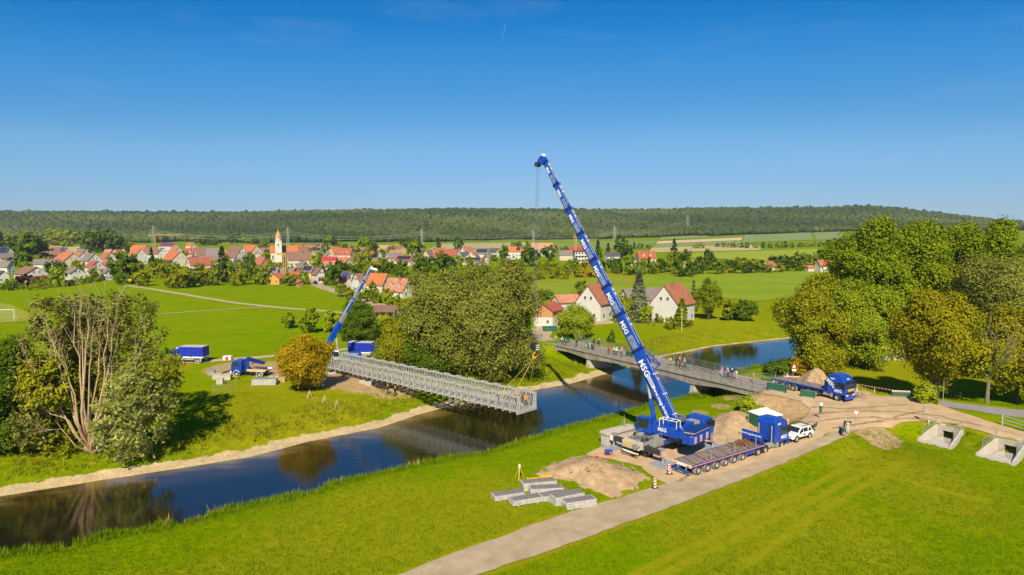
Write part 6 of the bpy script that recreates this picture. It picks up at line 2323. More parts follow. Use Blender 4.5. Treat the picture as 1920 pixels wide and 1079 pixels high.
    # winch with drum and white guard frame
    up('winch_drum', MB().tube((-2.3, .1 - .85, 4.0), (-2.3, .1 + .85, 4.0), .42, n=18), M_ROPE)
    g = MB()
    for y in (1.0, 1.9):
        g.path([(-2.9, y, 3.4), (-2.9, y, 4.3), (-.6, y, 4.3), (-.6, y, 3.3)], .045)
    for x in (-2.9, -2.1, -1.3, -.6):
        g.tube((x, 1.0, 4.3), (x, 1.9, 4.3), .04)
    up('guard_rail', g, M_SIGW)
    # counterweight
    cw = up('counterweight', MB().prism([(-5.3, -2.1), (-4.9, -2.35), (-3.9, -2.35), (-3.6, -1.4), (-3.6, 1.4), (-3.9, 2.35), (-4.9, 2.35), (-5.3, 2.1)], 2.0, 3.05, 'z'), M_BLUE, .07)
    for k in range(3):
        up('ballast_slab', MB().prism([(-5.2, -2.0 + .1 * k), (-4.0, -2.2 + .1 * k), (-3.7, -1.2), (-3.7, 1.2), (-4.0, 2.2 - .1 * k), (-5.2, 2.0 - .1 * k)], 3.06 + .16 * k, 3.20 + .16 * k, 'z'), M_GREY if k % 2 else M_BLUED)
    for y in (1.95, .6, -.9):
        st = stripes(o, (-5.325, y, 2.12), (0, -1, 0), (0, 0, 1), .5, .8, 3)
        st.rotation_euler = (0, 0, srz)
    # ---- boom
    lp = o.matrix_world  # not yet evaluated; build in world axes and bring into the crane's frame
    Mi = (Matrix.Translation(SLEW) @ Matrix.Rotation(CRZ, 4, 'Z')).inverted()
    u = bd.normalized()
    left = Vector((0, 0, 1)).cross(u).normalized()
    nb_ = u.cross(left).normalized()
    Lt = bd.length
    rows = [655, 588, 536, 486, 437, 391, 345, 303]
    ts = []
    for ry in rows:
        lo, hi = 0.0, 1.05
        for _ in range(40):
            m_ = (lo + hi) / 2
            q = PIV + bd * m_
            X, Y, Z = q.x, q.y, q.z - CAM_H
            py = 539.5 - FOC * (Y * _s + Z * _c) / (Y * _c - Z * _s)
            if py > ry: lo = m_
            else: hi = m_
        ts.append(lo)
    t0 = -.02

    def loc(v): return Mi @ v

    def boxsec(ta, tb, wd, hh, mb, mi=0):
        a, c = PIV + bd * ta, PIV + bd * tb
        prof = [(-wd / 2, -hh * .28), (-wd * .28, -hh / 2), (wd * .28, -hh / 2), (wd / 2, -hh * .28), (wd / 2, hh / 2), (-wd / 2, hh / 2)]
        n = len(prof)
        vs = [loc(a + left * p_[0] + nb_ * p_[1]) for p_ in prof] + [loc(c + left * p_[0] + nb_ * p_[1]) for p_ in prof]
        return mb.add(vs, [(i, (i + 1) % n, n + (i + 1) % n, n + i) for i in range(n)] + [tuple(range(n))[::-1], tuple(range(n, 2 * n))], mi)
    def size_(i): return 1.15 if i == 0 else .98 - .07 * i
    prev = t0
    for i, t in enumerate(ts):
        wd, hh = 1.10 - .075 * i, 1.42 - .105 * i
        sec = boxsec(prev, t, wd, hh, MB()).build('boom_section', M_BLUE, o, bevel=.05)
        if i:   # silver pattern towards the lower end of each extended section
            tm_ = prev + (t - prev) * .36
            b = MB()
            a_, c_ = PIV + bd * (prev + .001), PIV + bd * tm_
            for lf in (1,):
                P = [a_ + left * (wd / 2 + .003) - nb_ * hh * .18, c_ + left * (wd / 2 + .003) - nb_ * hh * .18, c_ + left * (wd / 2 + .003) + nb_ * hh * .46, a_ + left * (wd / 2 + .003) + nb_ * hh * .46]
                b.hexa([loc(q) for q in P] + [loc(q + left * .012) for q in P])
            b.build('silver_panel', M_BOOMG, sec)
        # collar
        tc_ = t - .006
        boxsec(tc_ - .003, tc_ + .006, wd + .16, hh + .16, MB()).build('collar', M_BLUED, sec)
        # light guide stripe on the upper face
        a_, c_ = PIV + bd * (prev + .012), PIV + bd * (t - .012)
        P = [a_ + nb_ * (hh / 2 + .002) - left * .08, c_ + nb_ * (hh / 2 + .002) - left * .08, c_ + nb_ * (hh / 2 + .002) + left * .08, a_ + nb_ * (hh / 2 + .002) + left * .08]
        MB().hexa([loc(q) for q in P] + [loc(q + nb_ * .012) for q in P]).build('guide_strip', M_RIM, sec)
        for k in (.62, .78):
            q = PIV + bd * (prev + (t - prev) * k) + nb_ * (hh / 2 + .02) - left * wd * .22
            b = MB()
            P = [q - u * .14 - left * .1, q + u * .14 - left * .1, q + u * .14 + left * .1, q - u * .14 + left * .1]
            b.hexa([loc(v) for v in P] + [loc(v + nb_ * .03) for v in P]).build('cover_plate', M_SIGW, sec)
        # lettering on the left flank, reading down the boom
        ctr = PIV + bd * (t - (1.0 + size_(i) * 1.1) / Lt) + left * (wd / 2 + .014)
        x_, y_ = Mi.to_3x3() @ (-u), Mi.to_3x3() @ nb_
        size = (1.15 if i == 0 else .98 - .07 * i)
        if i == 0: ctr = PIV + bd * (t - 2.6 / Lt) + left * (wd / 2 + .014)
        lettering('MSG', size, M_LET, o, loc(ctr), x_, y_, .02)
        if i == 0:
            lettering('www.msg-krane.de', .66, M_LET, o, loc(PIV + bd * (t0 + (t - t0) * .36) + left * (wd / 2 + .014) + nb_ * .05), x_, y_, .012)
            for k in range(3):
                q = PIV + bd * (t0 + (t - t0) * .62) + left * (wd / 2 + .004) + nb_ * (.25 - .2 * k)
                ln = (.9, 1.1, .8)[k]
                P = [q - u * ln - nb_ * .045, q + u * ln - nb_ * .045, q + u * ln + nb_ * .045, q - u * ln + nb_ * .045]
                MB().hexa([loc(v) for v in P] + [loc(v + left * .01) for v in P]).build('text_line', M_LET, sec)
            for k in (.22, .45, .68):
                q = PIV + bd * (t0 + (t - t0) * k) + nb_ * (hh / 2 + .03)
                P = [q - u * .05 - left * .5, q + u * .05 - left * .5, q + u * .05 + left * .5, q - u * .05 + left * .5]
                MB().hexa([loc(v) for v in P] + [loc(v + nb_ * .06) for v in P]).build('rung', M_SIGW, sec)
        prev = t
    # luffing cylinder
    a = SLEW + bh * 1.1 + Vector((0, 0, 2.6))
    c = PIV + bd * (ts[0] * .62) - nb_ * .75
    m_ = a.lerp(c, .62)
    MB().tube(loc(a), loc(m_), .30, n=14).build('luffing_cylinder', M_BLUE, o)
    MB().tube(loc(m_), loc(c), .19, n=12).build('piston_rod', M_RIM, o)
    # boom head with sheaves
    E = PIV + bd * ts[-1]
    hb = MB()
    q = [E - u * .3 - nb_ * .45, E + u * .75 - nb_ * .9, E + u * .95 + nb_ * .15, E - u * .1 + nb_ * .42]
    hb.add([loc(p_ + left * .38) for p_ in q] + [loc(p_ - left * .38) for p_ in q], [(0, 1, 2, 3), (7, 6, 5, 4), (0, 4, 5, 1), (1, 5, 6, 2), (2, 6, 7, 3), (3, 7, 4, 0)])
    hd = hb.build('boom_head', M_BLUE, o, bevel=.04)
    # jib stub leaning out over the load
    T = SLEW + bh * ((TIP - SLEW).dot(bh) + 1.25)
    T.z = E.z - .35
    MB().bar(loc(E + u * .3 - nb_ * .4), loc(T), .3, .4).bar(loc(E + u * .55), loc(T + Vector((0, 0, .25))), .2, .2).build('jib_stub', M_BLUE, hd)
    for s_ in (-.3, 0, .3):
        p_ = T + left * s_
        MB().tube(loc(p_ - left * .06), loc(p_ + left * .06), .34, n=16).build('sheave', M_DARK, hd)
    lo = MB().cbox(loc(E + u * .9 + nb_ * .2), (.5, .5, .35)).build('anemometer', M_SIGW, hd)
    # hook block and ropes
    HK = WY(998, 650, T.y)
    HK = Vector((HK.x * .55 + T.x * .45, T.y, HK.z))
    rb = MB()
    for s_ in (-.3, -.1, .1, .3):
        rb.tube(loc(T + left * s_ - Vector((0, 0, .3))), loc(HK + left * s_ * .8 + Vector((0, 0, .5))), .016, n=5)
    rb.build('hoist_rope', M_ROPE, o)
    kb = MB()
    for s_ in (-.3, -.1, .1, .3):
        kb.tube(loc(HK + left * (s_ - .05)), loc(HK + left * (s_ + .05)), .55, n=18)
    kb2 = kb.build('hook_block', M_BLACK, o)
    st = MB()
    ax = left
    vx = Vector((0, 0, 1))
    for k in range(3):
        q = HK - bh * .6 + Vector((0, 0, -.45 + .3 * k))
        P = [q - ax * .38, q + ax * .38, q + ax * .38 + vx * .15, q - ax * .38 + vx * .15]
        st.hexa([loc(p_) for p_ in P] + [loc(p_ - bh * .03) for p_ in P])
    st.build('block_stripe', M_SIGW, kb2)
    hk = [HK + Vector((0, 0, -.5)), HK + Vector((0, 0, -1.0))] + [HK + Vector((0, 0, -1.35)) + bh * (.3 * math.sin(t_)) + Vector((0, 0, .35 * math.cos(t_))) for t_ in np.linspace(0, 4.6, 9)]
    MB().path([loc(p_) for p_ in hk], .09, 6).build('hook', M_YELLOW, kb2)
    # hoist rope along the back of the boom to the winch
    MB().tube(loc(E + nb_ * .5), loc(PIV + bd * ts[0] + nb_ * 1.0), .025, n=4).tube(loc(PIV + bd * ts[0] + nb_ * 1.0), loc(PIV - bh * .4 + Vector((0, 0, 1.1))), .025, n=4).build('boom_rope', M_ROPE, o)
    # folded rope guide beside the base section head
    b = MB()
    a_ = PIV + bd * (ts[0] - .01) + nb_ * .75
    c_ = PIV + bd * (ts[0] * .72) + nb_ * 1.9
    b.tube(loc(a_ + left * .3), loc(c_ + left * .3), .07).tube(loc(a_ - left * .3), loc(c_ - left * .3), .07).tube(loc(c_ + left * .3), loc(c_ - left * .3), .07)
    e_ = PIV + bd * (ts[0] * .70) + nb_ * .75
    b.tube(loc(c_), loc(e_), .06)
    b.build('rope_guide', M_BLUE, o)
    return o, HK


CR, HOOK = big_crane()
# slings from hook to truss
for (x, y, sd_) in ((TBL - 3.2, .2, 'near'), (TBL - 3.2, TBW - .2, 'far')):
    for dx in (0, 2.2):
        q = on_truss(x + dx, y, TBH + .12)
        tag(MB().tube(HOOK + Vector((0, 0, -1.5)), q, .035, n=5).build('lifting_sling', M_SLING), '%s %s yellow lifting sling from the hook down to the truss bridge end' % ('left' if dx == 0 else 'right', sd_), 'sling', 'slings under the hook')
# spreader plates under the outriggers
ccs, csn = math.cos(CRZ), math.sin(CRZ)
for x, y, lb in ((-4.6, 3.9, 'grey spreader plate under the rear left outrigger, by the concrete block'), (-4.6, -3.9, 'grey spreader plate under the rear right outrigger, by the flatbed tail'),
                 (4.9, 3.8, 'grey spreader plate under the front left outrigger, by the bank'), (4.9, -3.8, 'grey spreader plate under the front right outrigger, by the flatbed deck')):
    X, Y = SLEW.x + x * ccs - y * csn, SLEW.y + x * csn + y * ccs
    b = MB().box(-1.35, 1.35, -1.1, 1.1, .0, .13)
    for i in range(2):
        b.tube((-.9 + 1.8 * i, -1.12, .08), (-.9 + 1.8 * i, -1.25, .08), .04)
    tag(b.build('spreader_plate', M_PAD, None, (X, Y, hz(X, Y) + .02), CRZ + .05, bevel=.02), lb, 'plate')


# ---- white car
def make_car(name, loc, rz, label, paint, suv=True, detail=True):
    o = empty(name, loc, rz, label, 'car')
    Lc, w, hb, ht = 4.35, .90, .98, 1.66
    body = MB()
    body.prism([(-2.15, .35), (-2.15, .95), (-2.0, 1.02), (.95, 1.02), (1.9, .88), (2.17, .72), (2.2, .35)], -w, w, 'y')
    body.build('body', paint, o, bevel=.09)
    a = [(-1.98, 1.0), (-1.62, 1.6), (-1.3, ht), (.1, ht), (.35, 1.58), (1.05, 1.0)]
    cab = MB()
    n = len(a)
    vs = [(x, -w + .04 + (z - 1.0) * .2, z) for x, z in a] + [(x, w - .04 - (z - 1.0) * .2, z) for x, z in a]
    cab.add(vs, [(i, (i + 1) % n, n + (i + 1) % n, n + i) for i in range(n)] + [tuple(range(n))[::-1], tuple(range(n, 2 * n))])
    cab.build('cabin', paint, o, bevel=.05)
    gl = MB()
    for sg in (-1, 1):
        for (xa, xb, xc_, xd) in ((-1.72, -1.38, -1.25, -1.02), (-.92, -.92, -.10, -.10), (.0, .0, .20, .80)):
            def yy(z): return sg * (w - .04 - (z - 1.0) * .2 + .012)
            pts = [(xa if xa == xb else xa - .0, 1.06), (xd, 1.06), (xc_, 1.52), (xb, 1.52)]
            P = [(x, yy(z), z) for x, z in pts]
            gl.hexa(P + [(p[0], p[1] + sg * .012, p[2]) for p in P])
    gl.build('side_window', M_GLASSD, o)
    def glass(x0_, z0_, x1_, z1_, nm):
        sgn = 1 if x0_ > 0 else -1
        off = Vector((sgn * .5, 0, .6)).normalized() * .035
        P = [Vector((x0_, -w + .14, z0_)), Vector((x0_, w - .14, z0_)), Vector((x1_, w - .22, z1_)), Vector((x1_, -w + .22, z1_))]
        MB().hexa([p_ + off * .6 for p_ in P] + [p_ + off for p_ in P]).build(nm, M_GLASSD, o)
    glass(.98, 1.06, .40, 1.54, 'windscreen')
    glass(-1.94, 1.08, -1.66, 1.55, 'rear_window')
    for sg in (-1, 1):
        wheel('car', o, 1.33, sg * (w - .08), .345)
        wheel('car', o, -1.33, sg * (w - .08), .345)
        for x in (1.33, -1.33):
            MB().lathe([(.36, -.03), (.44, -.03), (.44, .03), (.36, .03)], 'y', 18, (x, sg * w, .36)).build('wheel_arch', M_BLACK, o)
        MB().box(2.08, 2.2, sg * .62 - .2, sg * .62 + .2, .68, .82).build('headlight', M_SIGW, o)
        MB().box(-2.19, -2.12, sg * .75 - .1, sg * .75 + .1, .7, .95).build('tail_light', M_RED, o)
        MB().tube((-1.3, sg * .62, ht + .06), (.1, sg * .62, ht + .06), .03).build('roof_rail', M_BLACK, o)
        MB().box(.62, .78, sg * (w + .08) - .08, sg * (w + .08) + .08, 1.02, 1.16).build('mirror', M_BLACK, o)
        MB().box(-.9, .85, sg * (w + .002) - .015, sg * (w + .002) + .015, .38, .5).build('sill', M_BLACK, o)
    MB().box(2.19, 2.23, -.42, .42, .55, .72).build('grille', M_BLACK, o)
    MB().box(2.17, 2.22, -.8, .8, .33, .46).build('bumper', M_BLACK, o)
    return o


s0, s1 = W(1486, 829, .45), W(1511, 821, .55)
dsv = s1 - s0
SRZ = math.atan2(dsv.y, dsv.x)
sc_ = W(1494.5, 823.5, .5)
sc_.z = hz(sc_.x, sc_.y) + .04
SUV = make_car('parked_car', sc_, SRZ + math.pi, 'white compact off-road car parked before the blue tractor unit', M_WHITE)
MB().box(-.32, .02, .935, .945, .66, .86).build('door_badge', M_BLUE, SUV)
p_ = WG(591, 533)
make_car('parked_car', p_, R(118), 'dark car on the village road at the first houses', mat('dark_car_paint', (.03, .03, .045), .3, coat=.5))
p_ = WG(656, 588)
make_car('parked_car', p_, R(10), 'small dark car half hidden behind the round deep green tree', mat('green_car_paint', (.02, .03, .03), .3, coat=.5))


# ---- blue lorries with tarpaulin body
def box_truck(loc, rz, label, Lb=4.8):
    o = empty('tarpaulin_truck', loc, rz, label, 'truck')
    w = 1.22
    x0 = 0.0
    MB().box(-Lb / 2 - .3, Lb / 2 + 2.2, -.45, .45, .7, .95).build('chassis', M_DARK, o)
    MB().box(-Lb / 2, Lb / 2, -w, w, 1.0, 1.28).build('side_board', M_SIGW, o)
    MB().box(-Lb / 2, Lb / 2, -w - .02, w + .02, 1.29, 3.25).build('tarpaulin', M_TARP, o, bevel=.06)
    MB().box(-Lb / 2 + .04, Lb / 2 - .04, -w + .04, w - .04, 3.26, 3.32).build('tarpaulin_roof', M_CONCP, o)
    for i in range(5):
        x = -Lb / 2 + Lb * (i + .5) / 5
        for sg in (-1, 1):
            MB().box(x - .03, x + .03, sg * (w + .03) - .012, sg * (w + .03) + .012, 1.30, 3.1).build('strap', M_BLUED, o)
    c0 = Lb / 2 + .15
    MB().prism([(c0, .8), (c0 + 1.75, .75), (c0 + 1.8, 1.6), (c0 + 1.6, 2.55), (c0 + 1.3, 2.8), (c0, 2.8)], -w, w, 'y').build('cab', M_BLUE, o, bevel=.09)
    MB().hexa([(c0 + 1.8, -w + .12, 1.65), (c0 + 1.8, w - .12, 1.65), (c0 + 1.6, w - .2, 2.5), (c0 + 1.6, -w + .2, 2.5), (c0 + 1.84, -w + .12, 1.65), (c0 + 1.84, w - .12, 1.65), (c0 + 1.64, w - .2, 2.5), (c0 + 1.64, -w + .2, 2.5)]).build('windscreen', M_GLASSD, o)
    MB().box(c0 + 1.7, c0 + 1.95, -w, w, .45, .95).build('bumper', M_SIGW, o)
    MB().box(c0 + .4, c0 + .8, -.5, .5, 2.81, 2.95).build('beacon_bar', M_SIGW, o)
    for sg in (-1, 1):
        MB().prism([(c0 + .4, 1.7), (c0 + 1.6, 1.7), (c0 + 1.45, 2.45), (c0 + .4, 2.45)], sg * (w + .004), sg * (w + .02), 'y').build('window', M_GLASSD, o)
        for x in (-Lb / 2 + 1.1, c0 + .85):
            wheel('truck', o, x, sg * (w - .18), .5)
            MB().lathe([(.55, -.2), (.62, -.2), (.62, .2), (.55, .2)], 'y', 18, (x, sg * (w - .16), .55)).build('mudguard', M_SIGW, o)
        MB().box(-Lb / 2 - .04, -Lb / 2, sg * 1.0 - .15, sg * 1.0 + .15, .95, 1.05).build('tail_light', M_RED, o)
        MB().box(-Lb / 2 + 2.0, Lb / 2 - .3, sg * (w - .06) - .03, sg * (w - .06) + .03, .55, .9).build('side_guard', M_GREY, o)
    return o


p_ = WG(359, 681)
box_truck(p_ + Vector((0, 1.3, 0)), R(174), 'blue tarpaulin lorry on the farm track at left, cab hidden by the willow', 5.2)
p_ = W(672, 673, .2)
p_ = WG(676, 672)
box_truck(p_ + Vector((0, 1.3, 0)), R(-8), 'blue tarpaulin lorry behind the truss bridge, cab to the right', 5.4)


# ---- loader-crane lorry on the grass
def loader_truck():
    p = WG(466, 707)
    o = empty('loader_truck', p + Vector((0, 1.2, 0)), R(170), 'blue lorry with folded loader crane and spread outriggers on the grass', 'truck')
    w = 1.2
    MB().box(-3.4, 3.2, -.45, .45, .75, 1.0).build('chassis', M_DARK, o)
    MB().prism([(1.2, .95), (3.3, .9), (3.35, 1.7), (3.1, 2.75), (2.8, 2.95), (1.2, 2.95)], -w, w, 'y').build('cab', M_BLUE, o, bevel=.1)
    MB().hexa([(3.36, -w + .12, 1.75), (3.36, w - .12, 1.75), (3.13, w - .2, 2.68), (3.13, -w + .2, 2.68), (3.4, -w + .12, 1.75), (3.4, w - .12, 1.75), (3.17, w - .2, 2.68), (3.17, -w + .2, 2.68)]).build('windscreen', M_GLASSD, o)
    MB().box(3.25, 3.5, -w, w, .5, 1.0).build('bumper', M_SIGW, o)
    MB().box(-3.6, .1, -w, w, 1.02, 1.16).build('load_bed', M_WOOD, o)
    for sg in (-1, 1):
        MB().box(-3.6, .1, sg * w - .03, sg * w + .03, 1.02, 1.45).build('side_board', M_PINE if sg > 0 else M_SIGW, o)
        MB().prism([(1.7, 1.8), (3.05, 1.8), (2.9, 2.6), (1.7, 2.6)], sg * (w + .003), sg * (w + .02), 'y').build('window', M_GLASSD, o)
        for x in (-2.4, 2.2):
            wheel('truck', o, x, sg * (w - .15), .5)
            MB().lathe([(.55, -.2), (.62, -.2), (.62, .2), (.55, .2)], 'y', 18, (x, sg * (w - .14), .55)).build('mudguard', M_SIGW, o)
        for x in (.55, 3.7):
            b = MB().bar((x, sg * .3, 1.0), (x, sg * 3.2, 1.0), .2, .2).tube((x, sg * 3.2, .1), (x, sg * 3.2, 1.05), .07).box(x - .2, x + .2, sg * 3.2 - .2, sg * 3.2 + .2, .02, .1)
            b.build('outrigger', M_DARK, o)
    MB().tube((.6, 0, 1.0), (.6, 0, 3.3), .28, n=12).box(.2, 1.0, -.45, .45, 1.0, 1.6).build('crane_column', M_BLUE, o)
    MB().bar((.6, 0, 3.3), (-2.9, .1, 2.5), .35, .42).build('main_arm', M_BLUED, o)
    MB().bar((-2.9, .4, 2.4), (.2, .5, 3.0), .28, .3).build('folded_arm', M_BLUED, o)
    MB().tube((.3, -.25, 2.0), (-1.4, -.15, 2.7), .1).build('arm_cylinder', M_RIM, o)


loader_truck()


# ---- smaller telescopic crane behind the truss bridge
def small_crane():
    tip, foot = WY(696, 503, 141), WY(606, 662, 133)
    b0 = foot
    base = Vector((foot.x + 2.0, foot.y + 1.5, 0))
    base.z = hz(base.x, base.y)
    rz = R(5)
    o = empty('mobile_crane', base, rz, 'smaller blue telescopic crane with a grey extended boom at the left bridge end', 'crane')
    Mi = (Matrix.Translation(base) @ Matrix.Rotation(rz, 4, 'Z')).inverted()
    MB().box(-4.2, 4.2, -1.25, 1.25, .9, 1.5).build('carrier_frame', M_BLUED, o)
    MB().prism([(3.0, 1.0), (5.0, .8), (5.1, 1.7), (4.8, 2.7), (3.0, 2.8)], -1.25, 1.25, 'y').build('carrier_cab', M_BLUE, o, bevel=.08)
    MB().box(-3.6, .6, -1.1, 1.1, 1.6, 2.4).build('turntable', M_BLUE, o, bevel=.05)
    MB().prism([(-.6, 1.6), (1.4, 1.6), (1.3, 2.4), (1.0, 3.3), (-.6, 3.35)], -2.05, -1.12, 'y').build('operator_cab', M_WHITE, o, bevel=.06)
    MB().prism([(-.4, 2.2), (1.25, 2.2), (.95, 3.2), (-.4, 3.2)], -2.07, -2.055, 'y').build('cab_window', M_GLASSD, o)
    MB().box(-4.3, -3.0, -1.2, 1.2, 1.7, 2.9).build('counterweight', M_BLUE, o, bevel=.05)
    for sg in (-1, 1):
        for x in (-3.2, -1.6, 1.4, 3.0):
            wheel('truck', o, x, sg * 1.05, .5)
        for x in (-3.9, 2.4):
            MB().bar((x, 0, 1.0), (x, sg * 2.9, 1.0), .3, .3).tube((x, sg * 2.9, .05), (x, sg * 2.9, 1.1), .1).box(x - .3, x + .3, sg * 2.9 - .3, sg * 2.9 + .3, .0, .1).build('outrigger', M_DARK, o)
    d = tip - foot
    u = d.normalized()
    L_, n_ = Vector((0, 0, 1)).cross(u).normalized(), None
    n_ = u.cross(L_)
    rows = [(0, .335, .78, 1.0, M_BLUE), (.335, .62, .60, .74, M_METAL), (.62, .84, .52, .64, M_METAL), (.84, 1.0, .44, .54, M_METAL)]
    for i, (a, c, wd, hh, m) in enumerate(rows):
        A, C = foot + d * a, foot + d * c
        P = []
        for q in (A, C):
            P += [Mi @ (q + L_ * sx * wd / 2 + n_ * sy * hh / 2) for sx, sy in ((-1, -1), (1, -1), (1, 1), (-1, 1))]
        s_ = MB().hexa(P).build('boom_section', m, o, bevel=.04)
        P = []
        for q in (C - u * .12, C + u * .1):
            P += [Mi @ (q + L_ * sx * (wd + .14) / 2 + n_ * sy * (hh + .14) / 2) for sx, sy in ((-1, -1), (1, -1), (1, 1), (-1, 1))]
        MB().hexa(P).build('collar', M_BLUE, s_)
        if i:
            a_, c_ = A.lerp(C, .45), A.lerp(C, .9)
            for fl, nn in ((L_, n_), (-L_, n_)):
                P = [a_ + fl * (wd / 2 + .004) - nn * hh * .3, c_ + fl * (wd / 2 + .004) - nn * hh * .3, c_ + fl * (wd / 2 + .004) + nn * hh * .3, a_ + fl * (wd / 2 + .004) + nn * hh * .3]
                MB().hexa([Mi @ q for q in P] + [Mi @ (q + fl * .01) for q in P]).build('blue_panel', M_BLUE, s_)
    hd = MB()
    hd.tube(Mi @ (tip - L_ * .3), Mi @ (tip + L_ * .3), .34, n=14).tube(Mi @ (tip - L_ * .3 + Vector((.9, 0, -.3))), Mi @ (tip + L_ * .3 + Vector((.9, 0, -.3))), .3, n=12)
    hd.bar(Mi @ tip, Mi @ (tip + Vector((.9, 0, -.3))), .3, .35)
    hd.build('boom_head', M_SIGW, o)
    MB().tube(Mi @ (base + Vector((.6, 0, 2.2))), Mi @ (foot + d * .22 - n_ * .4), .17, n=10).build('luffing_cylinder', M_RIM, o)


small_crane()

# ================================================================ heaps, site material, signs
def heap(name, outline, hgt, label, m, seed, peak=(0, 0), n=26, pw=1.0):
    """an earth heap from its footprint (world points)"""
    g = np.random.default_rng(seed)
    cx, cy = np.mean([p.x for p in outline]), np.mean([p.y for p in outline])
    pts = [Vector((p.x - cx, p.y - cy)) for p in outline]
    K = 48
    ring = []
    tot = len(pts)
    for i in range(K):
        a = 2 * math.pi * i / K
        dx, dy = math.cos(a), math.sin(a)
        best = 0
        for j in range(tot):
            p, q = pts[j], pts[(j + 1) % tot]
            e = q - p
            den = dx * e.y - dy * e.x
            if abs(den) < 1e-9: continue
            t = (p.x * e.y - p.y * e.x) / den
            s_ = (p.x * dy - p.y * dx) / den
            if t > 0 and -1e-6 <= s_ <= 1 + 1e-6: best = max(best, t)
        ring.append(best * (1 + g.normal(0, .025)))
    rs = [1.04, 1.0, .93, .84, .74, .63, .52, .41, .30, .19, .09]
    v, f = [], []
    for k, r in enumerate(rs):
        for i in range(K):
            a = 2 * math.pi * i / K
            rr = ring[i] * r
            x = cx + math.cos(a) * rr + peak[0] * (1 - r)
            y = cy + math.sin(a) * rr + peak[1] * (1 - r)
            z = hz(x, y) - (.12 if k == 0 else 0) + hgt * smooth01(np.array((1 - r) * pw + .0)).item() ** .85
            z += g.normal(0, .06) * (1 if k else 0) + (.10 * hgt * math.sin(x * 1.7 + seed) * math.sin(y * 1.3) if k else 0)
            v.append((x, y, z))
    v.append((cx + peak[0], cy + peak[1], max(q[2] for q in v) + .02))
    for k in range(len(rs) - 1):
        for i in range(K):
            f.append((k * K + i, k * K + (i + 1) % K, (k + 1) * K + (i + 1) % K, (k + 1) * K + i))
    b = MB()
    b.v, b.f, b.m = v, [list(q) for q in f] + [[(len(rs) - 1) * K + i, (len(rs) - 1) * K + (i + 1) % K, len(v) - 1] for i in range(K)], [0] * (len(f) + K)
    # loose stones
    for _ in range(n):
        i = g.integers(0, len(v) - 1)
        p = Vector(v[i])
        s_ = g.uniform(.06, .18)
        b.cbox((p.x + g.normal(0, .2), p.y + g.normal(0, .2), p.z + .02), (s_, s_ * g.uniform(.6, 1.2), s_ * .7))
    o = b.build(name, m, smooth=True)
    return tag(o, label, 'heap')


heap('earth_heap', [WG(*p) for p in [(1003, 890), (1030, 872), (1075, 857), (1105, 855), (1150, 868), (1200, 884), (1216, 900), (1190, 922), (1150, 936), (1110, 922), (1060, 900)]], 1.35, 'broad heap of sandy earth beside the stacked deck panels', M_HEAP, 3, (0, .3), 150)
heap('earth_heap', [WG(*p) for p in [(1328, 800), (1338, 780), (1370, 772), (1405, 776), (1425, 790), (1420, 808), (1385, 820), (1345, 818)]], 1.5, 'low earth heap directly behind the cab of the big crane', M_HEAP, 5, (0, .2), 90)
heap('earth_heap', [WG(*p) for p in [(1488, 716), (1505, 709), (1530, 706), (1556, 711), (1566, 719), (1540, 726), (1505, 724)]], 2.3, 'steep sandy heap behind the flatbed on the bridge ramp', M_HEAP, 6, (0, 0), 20, 1.15)


# ---- stacked bridge deck panels on the grass
M_PANEL = mat('panel_alloy', (.50, .475, .42), .6, .1, var=.2, scale=3)


def deck_stack(px, ang, ln, layers, label, w=1.15, top=None):
    ln *= 1.14
    p = WG(*px)
    o = empty('panel_stack', p, R(ang), label, 'panel stack', 'stacks of bridge deck panels')
    t = .17
    for k in range(layers):
        b = MB()
        dx, dy = random.uniform(-.05, .05), random.uniform(-.03, .03)
        b.box(-ln / 2 + dx, ln / 2 + dx, -w / 2 + dy, w / 2 + dy, k * t + .09, k * t + t - .035 + .09)
        b.box(-ln / 2 + dx, ln / 2 + dx, -w / 2 + dy - .03, -w / 2 + dy + .03, k * t + .10, k * t + t + .07).box(-ln / 2 + dx, ln / 2 + dx, w / 2 + dy - .03, w / 2 + dy + .03, k * t + .10, k * t + t + .07)
        b.build('deck_panel', M_PANEL, o)
    MB().box(-ln / 2 + .1, ln / 2 - .1, -w / 2 + .06, w / 2 - .06, layers * t + .06, layers * t + .10).build('tread_plate', mat('tread_plate', (.20, .165, .145), .8, var=.2) if top is None else top, o)
    for x in (-ln * .32, ln * .32):
        MB().box(x - .06, x + .06, -w / 2 - .05, w / 2 + .05, 0, .09).build('bearer', M_PINE, o)


M_TREAD = mat('tread_plate', (.20, .165, .145), .8, var=.2)
deck_stack((952, 934), 22, 2.8, 3, 'leftmost low stack of deck panels on the grass', top=M_TREAD)
deck_stack((986, 943), 22, 2.8, 3, 'low stack of deck panels second from the left, nearest the camera', top=M_TREAD)
deck_stack((1010, 917), 14, 3.2, 5, 'tallest stack of deck panels at the back, under the yellow beams', top=M_TREAD)
deck_stack((1024, 926), 8, 3.0, 4, 'stack of deck panels before the tallest one', top=M_TREAD)
deck_stack((1041, 934), 26, 2.9, 3, 'stack of deck panels in the middle of the group', top=M_TREAD)
deck_stack((1064, 942), 26, 2.9, 5, 'high stack of deck panels second from the right', top=M_TREAD)
deck_stack((1086, 950), 20, 2.8, 4, 'rightmost stack of deck panels beside the path', top=M_TREAD)
for px, lb in (((1000, 900), 'left yellow lifting beam lying behind the panel stacks'), ((1024, 895), 'right yellow lifting beam lying behind the panel stacks')):
    p = WG(*px)
    b = MB().box(-.7, .7, -.06, .06, 0, .10).box(-.7, .7, .28, .40, 0, .10)
    for x in (-.6, 0, .6): b.box(x - .05, x + .05, -.06, .40, .10, .2)
    tag(b.build('lifting_beam', M_YELLOW, None, p, R(12)), lb, 'lifting beam')


